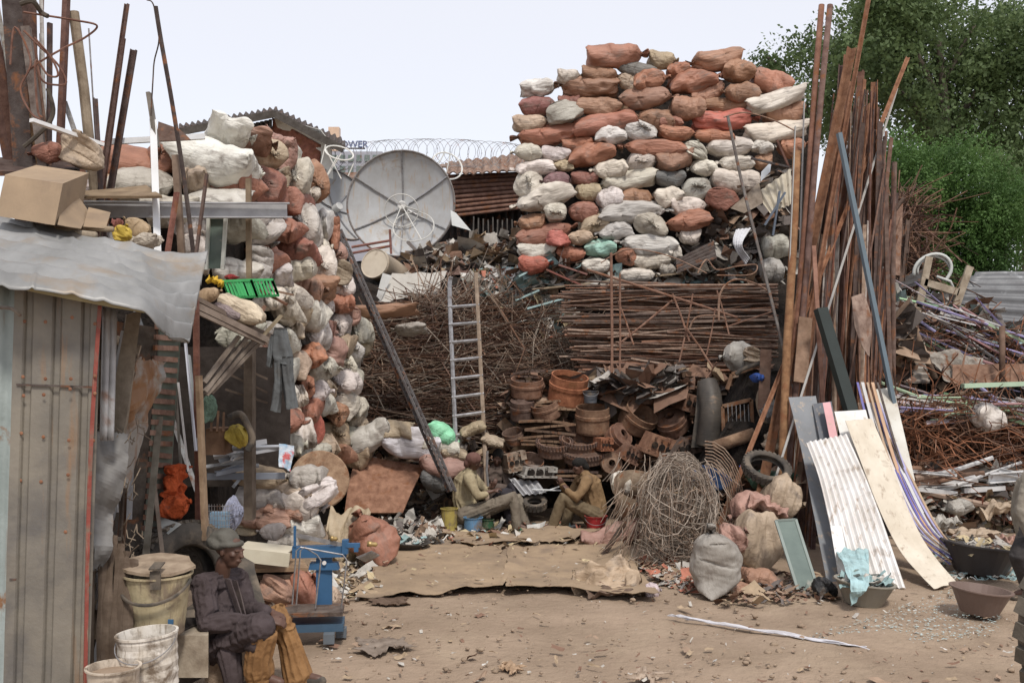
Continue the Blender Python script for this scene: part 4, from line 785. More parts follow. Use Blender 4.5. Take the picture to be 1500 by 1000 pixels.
mb = MB(); slat_face(mb, o + ez, ex, ey, 9); slat_face(mb, o + ez, ey, ex, 5); mb.out('base', 'clean', t, (.08, .48, .17))
SHF = T('wooden_shelf', 'rough wooden shelf on slanting props against sack heap', 'shelf', P(340, 560, 9.2))
mb = MB()
for k in range(5): mb.beam(P(286, 436 + k * 4, 8.35 + k * -.0) + Vector((0, k * .16, 0)), P(392, 492 + k * 1.5, 8.9) + Vector((0, k * .14, 0)), .03, .035)
mb.out('board', 'wood', SHF, (.20, .155, .125))
mb = MB(); mb.beam(P(287, 447, 8.25), P(392, 498, 8.75), .03, .05); mb.beam(P(290, 458, 8.26), P(386, 503, 8.74), .03, .03); mb.out('edge_beam', 'wood', SHF, (.25, .20, .165))
for a, b in (((350, 492, 8.8), (299, 560, 8.6)), ((362, 494, 8.85), (300, 573, 8.6)), ((374, 497, 8.9), (302, 578, 8.62)), ((382, 500, 8.9), (310, 575, 8.7))): MB().beam(V(a), V(b), .045, .03).out('prop', 'wood', SHF, (.30, .255, .215))
MB().beam(P(287, 440, 8.2), P(291, 790, 8.4), .05, .04).out('leg', 'rust', SHF, (.21, .10, .075), label='rusty red-brown steel upright')
MB().beam(P(366, 500, 9.6), P(366, 760, 9.6), .14, .08).out('leg', 'wood', SHF, (.14, .11, .085))
for y0, y1 in ((528, 555), (570, 590), (545, 575)): MB().beam(P(330, y0, 9.6), P(392, y1, 9.7), .02, .02).out('rail', 'wood', SHF, (.13, .10, .08))
MB().beam(P(291, 550, 8.1), P(301, 790, 8.1), .10, .03).out('plank', 'wood', None, (.40, .285, .185), 'light brown plank standing upright before the shelf', 'plank')
for k, (a, b, w_, c, l) in enumerate((((270, 484, 8.3), (287, 660, 8.2), .04, (.66, .70, .80), 'bluish white strip leaning under the roof end'), ((261, 560, 8.15), (276, 690, 8.1), .02, (.78, .78, .78), 'thin white strip leaning right of orange cloth'), ((277, 520, 8.4), (291, 660, 8.3), .05, (.38, .42, .44), 'grey strip leaning between white strip and plank'),
      ((252, 490, 8.5), (266, 700, 8.4), .035, (.20, .19, .17), 'dark strip leaning behind the orange cloth'), ((225, 700, 7.9), (240, 830, 7.6), .03, (.25, .20, .16), 'brown stick leaning above the lidded bucket'), ((234, 610, 8.0), (212, 830, 7.6), .05, (.23, .21, .17), 'grey timber leaning at the shack corner'))):
    MB().beam(V(a), V(b), w_, .012).out('leaning_strip', 'clean' if k < 3 else 'wood', None, c, l, 'strip')
mb = MB(); mb.box(P(330, 610, 10.3), (1.3, .05, 1.4)); mb.out('shade_board', 'wood', SHF, (.05, .04, .035))  # dark sheet added to paint the shaded opening under the shelf
mb = MB(); mb.box(P(322, 645, 9.5), (.17, .3, .24)); mb.beam(P(311, 604, 9.4), P(309, 632, 9.3), .02, .02); mb.beam(P(320, 602, 9.4), P(318, 632, 9.3), .02, .02); mb.beam(P(328, 604, 9.4), P(327, 632, 9.3), .02, .02)
mb.out('wooden_crate', 'wood', None, (.20, .12, .075), 'small brown slatted wooden crate under the shelf', 'crate')
lump('green_bag', 'dull green bag hanging under the wooden shelf', 'bag', 308, 596, 44, 20, 9.2, (.14, .22, .17), 'cloth', 85)
lump('yellow_jug', 'dirty yellow plastic jug under the shelf', 'jug', 348, 635, 30, 30, 9.4, (.40, .30, .05), 'paint', 30)
MB().tube(smoothpts([(335, 612, 9.2), (352, 606, 9.2), (364, 625, 9.2), (370, 645, 9.2), (362, 660, 9.2)], 5), .03, 8).out('hose', 'rubber', None, None, 'black rubber hose curving beside the yellow jug', 'hose', smooth=True)
# on the shelf
lump('yellow_cloth', 'bright yellow plastic piece beside the green crate', 'plastic piece', 315, 414, 24, 16, 8.75, (.70, .45, .04), 'paint', -35)
lump('cardboard_scrap', 'brown folded cardboard at the left end of shelf', 'cardboard', 306, 430, 38, 18, 8.5, (.42, .30, .19), 'paint', 12)
lump('cream_sack', 'cream stained sack lying along the wooden shelf', 'sack', 355, 452, 70, 30, 8.7, (.66, .56, .42), 'sack', -28)
lump('dirty_bag', 'purple-grey dirty bag between cardboard and cream sack', 'bag', 333, 456, 40, 14, 8.6, (.30, .24, .24), 'sack', -30)
lump('red_rag', 'dark red rag left of the wooden pole', 'rag', 340, 407, 20, 8, 8.9, (.35, .05, .05))
for k, (a, b, w_, l) in enumerate((((388, 448, 8.8), (372, 476, 8.7), .03, 'thin brown lath standing on the shelf end'), ((412, 462, 8.9), (385, 492, 8.8), .05, 'grey lath standing at the very end of the shelf'), ((393, 424, 9.1), (430, 432, 9.1), .03, 'brown lath lying behind the cream sack'), ((380, 424, 9.1), (420, 446, 9.0), .03, 'dark lath slanting behind the cream sack'))):
    MB().beam(V(a), V(b), w_, .02).out('lath', 'wood', None, ((.25, .14, .10), (.35, .29, .20), (.28, .18, .13), (.22, .11, .07))[k], l, 'lath')
# overalls hanging
def trousers():
    t = T('overalls', 'faded grey overalls hanging from the end of the shelf', 'overalls', P(412, 600, 8.6)); D = 8.6
    def tubeg(A, B, nm):
        A = smoothpts(A, 6); B = smoothpts(B, 6); mb = MB(); n = 28; vs = []; k = len(A)
        for i in range(k):
            c = (A[i] + B[i]) / 2; hw = (B[i] - A[i]) / 2
            for j in range(n):
                th = 2 * math.pi * j / n; q = 1 + .16 * math.sin(5 * th + 1.3 * math.sin(i * .6)) + .10 * noise.noise(Vector((math.cos(th) * 2, math.sin(th) * 2, i * .35)))
                vs.append(c + hw * math.cos(th) * q + Vector((0, .05 * math.sin(th) * q, 0)))
        mb.add(vs, [(i * n + j, i * n + (j + 1) % n, (i + 1) * n + (j + 1) % n, (i + 1) * n + j) for i in range(k - 1) for j in range(n)] + [tuple(range(n))]); mb.out(nm, 'cloth', t, (.125, .135, .14), smooth=True)
    tubeg([(402, 480, D), (397, 520, D), (401, 530, D)], [(418, 480, D), (427, 520, D), (428, 535, D)], 'body')
    tubeg([(402, 522, D), (402, 560, D), (396, 600, D)], [(414, 524, D), (413, 560, D), (410, 604, D)], 'leg')
    tubeg([(413, 522, D), (415, 560, D), (419, 600, D)], [(428, 522, D), (430, 560, D), (436, 597, D)], 'leg')
    tubeg([(398, 490, D + .02), (392, 515, D + .02), (391, 536, D + .02)], [(404, 490, D), (401, 515, D), (398, 538, D)], 'sleeve')
trousers()
lump('orange_cloth', 'bright orange overalls stuffed against the shack side', 'cloth', 262, 712, 62, 40, 8.1, (.56, .11, .035), 'cloth', 80, .22)
lump('orange_cloth', 'lower fold of bright orange cloth above the tyre', 'cloth', 258, 745, 46, 30, 8.0, (.52, .10, .03), 'cloth', 20, .2)
sheetobj('metal_tray', 'grey metal tray end below the orange cloth', 'tray', [(236, 757, 8.0), (232, 772, 7.9)], [(266, 768, 7.9), (246, 782, 7.8)], 'clean', (.40, .42, .40), nz=.01)
# tyres
def tyre(name, label, c, ax, rad, wd, lugs=40, hole=.55, rim=False, rib=.012, group=None):
    q = Vector(ax).normalized().to_track_quat('Z', 'Y').to_matrix().to_4x4(); mt = Matrix.Translation(c) @ q; t = T(name, label, 'tyre', (c.x, c.y, c.z - rad), group=group)
    mb = MB(); h = wd / 2; ri = rad * hole
    prof = [(ri, -h * .55), (ri + .02, -h * .8), (rad * .8, -h), (rad * .93, -h * .9), (rad * .975, -h * .7), (rad * .985, 0), (rad * .975, h * .7), (rad * .93, h * .9), (rad * .8, h), (ri + .02, h * .8), (ri, h * .55), (ri + .03, h * .4), (rad * .85, h * .8), (rad * .93, 0), (rad * .85, -h * .8), (ri + .03, -h * .4)]
    mb.lathe(prof, 64, mt, closed=True); mb.out('casing', 'rubber', t, smooth=True)
    mb = MB()
    for k in range(lugs):
        a = 2 * math.pi * k / lugs; d = Vector((math.cos(a), math.sin(a), 0)); e = Vector((-d.y, d.x, 0))
        for sg in (-1, 1):
            r3 = Matrix((d, e, Vector((0, 0, 1)))).transposed(); mb.box(mt @ (d * rad * .985 + Vector((0, 0, sg * h * .45)) + e * sg * rad * .02), (rib * 2, rad * 4.2 / lugs, h * .72), mt.to_3x3() @ r3 @ Matrix.Rotation(sg * .25, 3, 'X'))
    mb.out('tread', 'rubber', t); return t
tyre('truck_tyre', 'large worn truck tyre leaning behind the seated man with cap', P(270, 846, 8.0), (.80, -.56, .16), .44, .26, 44)
sheetobj('rubber_slab', 'dark grey rubber slab leaning behind the seated man with cap', 'slab', [(350, 815, 8.3), (340, 900, 8.0)], [(368, 830, 8.3), (392, 895, 8.0)], 'rubber', None, nz=.02, th=.05)
# lidded bucket on crate
def bucket(name, label, cx, yb, yt, wt, wb, D, col, m='grime', lid=None, handle=True, tilt=0, ribs=0, fill=None):
    s = D / F; b = P(cx, yb, D); h = (yb - yt) * s; t = T(name, label, 'bucket', b); mt = Matrix.Translation(b) @ Matrix.Rotation(R(tilt), 4, 'Y'); r0, r1 = wb * s / 2, wt * s / 2; mb = MB()
    pr = [(.01, 0), (r0, 0), (r0 + .004, .01)]
    for k in range(1, 12):
        q = k / 12; e = (.006 if k % 2 else 0) if ribs else 0; pr.append((r0 + (r1 - r0) * q + e, h * q))
    pr += [(r1, h * .97), (r1 + .012, h * .97), (r1 + .012, h), (r1 - .004, h), (r1 - .008, h * .9), (r0 - .005, .02), (.01, .02)]
    mb.lathe(pr, 36, mt); mb.out('body', m, t, col, smooth=False)
    if fill: mb = MB(); mb.lathe([(.01, h * .88), (r1 * .95, h * .86), (r1 * .9, h * .8), (.01, h * .8)], 20, mt); mb.out('contents', 'dirt', t)
    if handle: mb = MB(); mb.tube([mt @ Vector((r1 * 1.03 * math.cos(a), -r1 * 1.05 * abs(math.sin(a)) - .02, h * .9 - .55 * r1 * math.sin(a))) for a in [math.pi * i / 20 for i in range(21)]], .012 if lid else .004, 6); mb.out('handle', 'rubber' if lid else 'steel', t)
    return t, mt, h, r1
t, mt, h, r1 = bucket('square_bucket', 'cream plastic bucket with a dirty board lid beside the shack', 231, 926, 838, 96, 74, 6.95, (.50, .43, .28), 'grime', lid=True)
mb = MB(); rr = random.Random(2); pl = [(r1 * 1.08 * (1 + rr.uniform(-.10, .08)) * math.cos(a), r1 * 1.0 * (1 + rr.uniform(-.1, .05)) * math.sin(a)) for a in [2 * math.pi * i / 14 for i in range(14)]]
o = mt @ Vector((0, 0, h + .012)); mb.add([o + Vector((x, y, .03 + .14 * y - .05 * x)) for x, y in pl] + [o + Vector((x, y, .05 + .14 * y - .05 * x)) for x, y in pl], [tuple(range(14))[::-1], tuple(range(14, 28))] + [(i, (i + 1) % 14, 14 + (i + 1) % 14, 14 + i) for i in range(14)])
LID = mb.out('lid', 'wood', t, (.38, .30, .22)); mb = MB(); q = o + Vector((.06, -r1 * .98, -.02)); mb.box(q, (.07, .012, .12)); mb.box(q + Vector((0, .03, .09)), (.07, .12, .01), Matrix.Rotation(.2, 3, 'X')); mb.out('strap', 'rubber', LID)
mb = MB()
for x in (-.17, .14): mb.box(mt @ Vector((x, -r1 * .72, .05)), (.035, .012, .16), Matrix.Rotation(.2 * x, 3, 'Y'))
mb.box(mt @ Vector((-.30, -.02, .28)), (.13, .04, .03)); mb.out('clip', 'clean', t, (.05, .13, .24))
bucket('paint_pail', 'white ribbed pail smeared with paint beside wooden box', 222, 1028, 925, 84, 76, 6.5, (.70, .66, .60), 'grime', ribs=1, tilt=-4)
bucket('paint_pail', 'low cream tub full of dirt at bottom of the shack', 166, 1050, 975, 74, 66, 6.2, (.55, .48, .40), 'grime', handle=False, fill=1)
def wbox(name, label, px0, px1, yt, yb, D, dep, col, m='wood', cat='box', skew=.12):
    a = P(px0, yb, D); b = P(px1, yb, D); z = P(px0, yt, D).z - a.z; return carton(name, label, (a, b - a, Vector((skew, dep, 0)), Vector((0, 0, z))), col, cat, m)
wbox('wooden_box', 'dusty pale wooden box between white pail and seated man', 258, 305, 930, 992, 7.05, .45, (.42, .36, .28), skew=-.12)
wbox('black_crate', 'dark crate supporting the lidded cream bucket', 180, 262, 925, 1010, 7.1, .4, (.06, .05, .045))
wbox('stone_block', 'brown stone block the man with the cap sits on', 300, 345, 948, 1004, 7.35, .4, (.24, .17, .12), 'dirt', 'block')
# ---- blue scale
def scale():
    D = 8.75; t = T('platform_scale', 'old blue platform scale with brass weight beside the seated man', 'scale', P(466, 940, D)); bl = (.045, .125, .25)
    def b(nm, c, size, col=bl, m='clean', rz=.12, par=None): return MB().box(c, size, Matrix.Rotation(rz, 3, 'Z')).out(nm, m, par or t, col)
    COLM = b('column', P(475, 851, D + .18), (.135, .10, .42)); b('beam_head', P(468, 807, D + .12), (.46, .09, .095)); mbx = MB(); mbx.box(P(475, 828, D + .15), (.26, .09, .06), None, .9); mbx.out('bracket', 'clean', t, bl)
    mb = MB(); q = P(475, 824, D + .09); mb.lathe([(.001, -.004), (.018, -.004), (.018, .004), (.001, .004)], 16, Matrix.Translation(q) @ Matrix.Rotation(R(90), 4, 'X')); mb.out('badge', 'clean', COLM, (.72, .70, .68), label='small round white badge')
    b('platform', P(460, 893, D), (.50, .34, .03), (.16, .13, .11), 'rust'); b('base', P(466, 914, D), (.44, .28, .06), (.06, .11, .17))
    for x, y, dd in ((428, 922, -.1), (482, 934, -.18), (500, 925, .12)): b('foot', P(x, y, D + dd), (.09, .09, .08), (.13, .15, .17), 'clean')
    mb = MB(); mb.beam(P(432, 783, D + .05), P(512, 800, D + .12), .012, .035); WB = mb.out('weigh_beam', 'steel', t)
    mb = MB(); mb.beam(P(432, 770, D + .05), P(432, 800, D + .05), .02, .02); mb.out('beam_guide', 'clean', t, bl)
    mb = MB(); mb.box(P(506, 800, D + .1), (.05, .07, .12)); mb.box(P(517, 798, D + .08), (.12, .04, .035)); mb.box(P(522, 803, D + .08), (.035, .05, .05)); mb.out('end_bracket', 'clean', t, bl)
    for x, y, ln in ((484, 788, .05), (538, 796, .075)): mb = MB(); q = P(x, y, D + .06); mb.lathe([(.004, 0), (.024, 0), (.024, ln * .5), (.018, ln * .55), (.022, ln), (.006, ln + .015)], 16, Matrix.Translation(q) @ Matrix.Rotation(R(95), 4, 'Y')); mb.out('poise', mat('brass', (.50, .36, .16), (.36, .25, .11), 8, rough=.35, metal=.7, bump=.05), WB, smooth=True)
    for x0, x1, dz in ((440, 470, -.2), (434, 508, -.28)):
        mb = MB(); mb.tube([P(x0 - 6, 885, D + dz), P(x0, 806, D + dz), P(x0 + 6, 801, D + dz), P(x1 - 6, 812, D + dz + .1), P(x1, 820, D + dz + .1), P(x1 - 8, 890, D + dz + .1)], .007, 6); mb.out('rail', 'steel', t)
scale()
# ---- pile behind the scale
pile = [(388, 702, 74, 26, 'n', -6, 'khaki sack on top of small sack pile near the shelf'), (447, 697, 50, 30, 'k', 0, 'grey plastic sack right of the khaki one'), (382, 731, 66, 40, 'k', 8, 'greyish sack below the khaki one'), (428, 716, 60, 20, 'n', -18, 'thin tan sack squeezed below the grey plastic sack'),
        (443, 735, 60, 46, 'w', -12, 'bright white sack in middle of small pile'), (462, 728, 36, 50, 'w', -60, 'dirty cream sack right of the bright white sack'), (420, 745, 50, 20, 't', -15, 'brown folded sack left of bright white sack'), (388, 758, 76, 30, 'q', 2, 'pinkish beige sack at bottom left of small pile'),
        (440, 772, 56, 26, 'w', 0, 'off-white sack just above the blue scale'), (418, 788, 40, 30, 'k', 0, 'light grey lumpy sack left behind the scale beam'), (357, 765, 24, 34, 'n', 80, 'yellowish bag beside the wire basket')]
for x, y, w_, h_, c, an, l in pile: put_sack(x, y, w_ * 1.1, h_ * 1.15, an, c, 10.2, label=l, group='sacks in the small pile by the shelf', depth=.4, name='sack')
put_sack(540, 790, 84, 58, -58, 'b', 11.9, label='big terracotta sack slumped at left end of the cardboard sheets', depth=.5)
put_sack(512, 775, 60, 80, 0, 'n', 12.1, label='open cream sack behind the big terracotta sack', depth=.4, mesh=SOFT[0])
put_sack(436, 862, 66, 64, 30, 'o', 9.4, label='orange sack standing behind the blue scale', depth=.4); put_sack(478, 885, 60, 40, 0, 'n', 9.6, label='tan sack behind the foot of the scale', depth=.4)
put_sack(405, 868, 40, 50, 60, 'q', 9.2, label='small pink sack between seated man and scale', depth=.3)
t = T('steel_disc', 'round thick brown disc leaning beside the small sack pile', 'disc', P(470, 745, 12.4)); mb = MB(); mt = Matrix.Translation(P(468, 703, 12.4)) @ Vector((.30, -1, .28)).to_track_quat('Z', 'Y').to_matrix().to_4x4()
mb.lathe([(.01, 0), (.34, 0), (.355, .015), (.355, .06), (.34, .075), (.01, .075)], 40, mt); mb.out('plate', 'rust', t, (.38, .26, .17)); mb = MB(); mb.lathe([(.01, .076), (.05, .076), (.05, .10), (.01, .10)], 12, mt); mb.out('boss', 'rust', t, (.3, .2, .14))
rr = random.Random(9)
for k in range(16):
    y = 655 + k * 3; a = P(305 + rr.uniform(-8, 40), y + rr.uniform(-4, 12), 9.7 + rr.uniform(-.2, .2)); b = P(372 + rr.uniform(-20, 55), y - rr.uniform(0, 16), 9.9)
    MB().chan(a, b, rr.uniform(.03, .06), .03, .004, tw=rr.uniform(0, 6)).out('aluminium_strip', 'clean', None, rr.choice([(.42, .44, .47), (.55, .56, .58), (.28, .31, .37), (.65, .65, .66)]), 'grey metal strip, %s down in the jumble just below the shelf' % ordw(k + 1), 'strip', 'grey metal strips piled below the shelf')
sheetobj('printed_bag', 'crumpled white packet with red and blue print', 'packet', [(408, 650, 9.8), (408, 684, 9.7)], [(432, 652, 9.9), (426, 690, 9.8)], mat('printed_plastic', (.62, .62, .62), (.20, .35, .50), 16, (.55, .12, .12), 12, .56, rough=.4, bump=.2), nz=.03, nsc=8)
t = T('wire_basket', 'wire basket with blue things standing behind the cap man', 'basket', P(322, 780, 8.7)); mb = MB()
for k in range(8): mb.tube([P(306 + k * 4, 738, 8.6), P(307 + k * 4, 785, 8.6)], .003, 4)
for k in range(7): mb.tube([P(305, 741 + k * 7, 8.6), P(337, 741 + k * 7, 8.6), P(342, 738 + k * 7, 8.9)], .003, 4)
mb.out('mesh_wall', 'steel', t); MB().box(P(322, 768, 8.75), (.14, .1, .22)).out('contents', 'clean', t, (.22, .34, .46))
lump('blue_bag', 'lavender grey bag right of the wire basket', 'bag', 343, 755, 22, 40, 9.0, (.34, .36, .47), 'cloth', 0)
t = T('polystyrene_tray', 'cream flat tray lying behind the head of seated man', 'tray', P(400, 815, 9.3)); MB().beam(P(352, 800, 9.3), P(424, 808, 9.3), .5, .012).out('base', 'clean', t, (.62, .57, .45)); MB().beam(P(352, 812, 9.05), P(424, 820, 9.05), .02, .12).out('rim', 'clean', t, (.66, .61, .48))
for k, (y, c, l) in enumerate(((828, (.36, .25, .16), 'upper brown plank under the cream tray'), (838, (.10, .07, .05), 'dark plank under the brown one'), (852, (.28, .20, .13), 'lower brown plank of three under the cream tray'))): MB().beam(P(356, y, 9.4), P(446, y - 2, 9.6), .5, .035).out('plank', 'wood', None, c, l, 'plank')
lump('grey_pot', 'round dented grey pot on the small sack pile', 'pot', 397, 776, 40, 20, 9.7, (.30, .27, .26), 'paint', 5)
mb = MB(); q = P(540, 819, 10.6); mb.lathe([(.05, 0), (.11, .02), (.13, .035), (.13, .04), (.10, .03), (.01, .01)], 4, Matrix.Translation(q) @ Matrix.Rotation(.5, 4, 'Z') @ Matrix.Rotation(-.6, 4, 'X')); mb.out('lamp_reflector', 'steel', None, None, 'small shiny square reflector on the ground by terracotta sack', 'reflector')
# ================================================================ PEOPLE
def caps(mb, chain, n=12):
    """closed tapered limb with round ends; chain of (point, radius)"""
    pts = [V(a) for a, _ in chain]; rs = [b for _, b in chain]; P2 = []; R2 = []
    d0 = (pts[0] - pts[1]).normalized(); d1 = (pts[-1] - pts[-2]).normalized()
    for k in (1, .8, .5): P2.append(pts[0] + d0 * rs[0] * k); R2.append(rs[0] * math.sqrt(max(1 - k * k, .01)))
    for i in range(len(pts)):
        P2.append(pts[i]); R2.append(rs[i])
        if i < len(pts) - 1: P2.append(pts[i].lerp(pts[i + 1], .5)); R2.append((rs[i] + rs[i + 1]) / 2 * 1.03)
    for k in (.5, .8, 1): P2.append(pts[-1] + d1 * rs[-1] * k); R2.append(rs[-1] * math.sqrt(max(1 - k * k, .01)))
    return mb.tube(P2, R2, n)
def remesh(o, vox, amp=0, sc=8, sub=False):
    m = o.modifiers.new('remesh', 'REMESH'); m.mode = 'VOXEL'; m.voxel_size = vox * (1.35 if amp > .015 else 1); m.use_smooth_shade = True
    m = o.modifiers.new('smooth', 'SMOOTH'); m.iterations = 4 if amp > .015 else 3; m.factor = .6
    if amp > .015:                          # cloth: let the garment grow a little and buckle into folds
        bpy.context.view_layer.update(); me = bpy.data.meshes.new_from_object(o.evaluated_get(bpy.context.evaluated_depsgraph_get())); o.modifiers.clear(); me.name = o.data.name; o.data = me
        vg = o.vertex_groups.new(name='pin'); vg.add(list(range(len(me.vertices))), .12, 'REPLACE')
        rest = [v.co.copy() for v in me.vertices]
        m = o.modifiers.new('c', 'CLOTH'); s = m.settings; s.quality = 4; s.mass = .2; s.tension_stiffness = 12; s.compression_stiffness = 10; s.shear_stiffness = 4; s.bending_stiffness = .35
        s.use_pressure = True; s.uniform_pressure_force = .5; s.shrink_min = -.15; s.effector_weights.gravity = 0; s.air_damping = 4; s.vertex_group_mass = 'pin'; s.pin_stiffness = .5; m.collision_settings.use_collision = False
        m.point_cache.frame_start = 1; m.point_cache.frame_end = 20
        for f in range(1, 17): S.frame_set(f)
        me2 = bpy.data.meshes.new_from_object(o.evaluated_get(bpy.context.evaluated_depsgraph_get())); S.frame_set(1); o.modifiers.clear()
        if max((v.co - q).length for v, q in zip(me2.vertices, rest)) < .25: o.data = me2
        o.data.polygons.foreach_set('use_smooth', [True] * len(o.data.polygons))
def hand(mb, wrist, d, up, L, curl=.6, thumb=1):
    """palm and five bent fingers; d = pointing direction, up = back of the hand"""
    d = d.normalized(); up = (up - d * up.dot(d)).normalized(); sd = d.cross(up) * thumb; w = wrist
    for k in range(4):
        o = sd * L * (.17 - .11 * k); caps(mb, [(w + o * .6, L * .09), (w + d * L * .25 + o * .9, L * .095), (w + d * L * .5 + o, L * .075)], 8)
    for k in range(4):
        b = w + d * L * .5 + sd * L * (.17 - .11 * k); ln = L * (.46, .5, .46, .36)[k]; c = b + (d * math.cos(curl * .6) - up * math.sin(curl * .6)) * ln * .45; e = c + (d * math.cos(curl * 1.5) - up * math.sin(curl * 1.5)) * ln * .32; f = e + (d * math.cos(curl * 2.3) - up * math.sin(curl * 2.3)) * ln * .25
        caps(mb, [(b, L * .058), (c, L * .052), (e, L * .046), (f, L * .04)], 7)
    caps(mb, [(w + d * L * .12 + sd * L * .18, L * .08), (w + d * L * .32 + sd * L * .36 - up * L * .06, L * .065), (w + d * L * .52 + sd * L * .36 - up * L * .16, L * .052)], 7)
def head(mb, c, face, up, hh):
    """skull, jaw, neck side, nose, lips, brows, ears; c = centre, hh = head height"""
    f = face.normalized(); up = (up - f * up.dot(f)).normalized(); s_ = f.cross(up); r3 = Matrix((s_, f, up)).transposed(); h = hh
    def b(x, y, z, rx, ry, rz): mb.blob(c + r3 @ Vector((x * h, y * h, z * h)), (rx * h, ry * h, rz * h), r3, 14, 10)
    b(0, -.06, .14, .33, .41, .35); b(0, .06, -.05, .27, .33, .36); b(0, .14, -.28, .19, .22, .20); b(0, .24, -.36, .09, .10, .08)
    b(0, .40, -.06, .045, .07, .11); b(0, .44, -.11, .075, .055, .05); b(0, .35, -.225, .115, .075, .028); b(0, .345, -.262, .105, .075, .03)
    for q in (-1, 1):
        b(q * .12, .345, .065, .12, .05, .03); b(q * .19, .25, -.06, .09, .09, .07); b(q * .325, -.03, -.03, .03, .065, .11); b(q * .12, .315, .0, .055, .045, .04)
def eyes(c, face, up, hh, par):
    f = face.normalized(); up = (up - f * up.dot(f)).normalized(); s_ = f.cross(up); r3 = Matrix((s_, f, up)).transposed()
    for q in (-1, 1): mb = MB(); mb.blob(c + r3 @ Vector((q * .12 * hh, .338 * hh, .005 * hh)), (.042 * hh, .03 * hh, .020 * hh), r3, 10, 8); mb.out('eye', 'clean', par, (.16, .13, .11), smooth=True)
WS = mat('grimy_skin', (.115, .06, .042), (.08, .042, .03), 10, rough=.5, bump=.1, spec=.4)
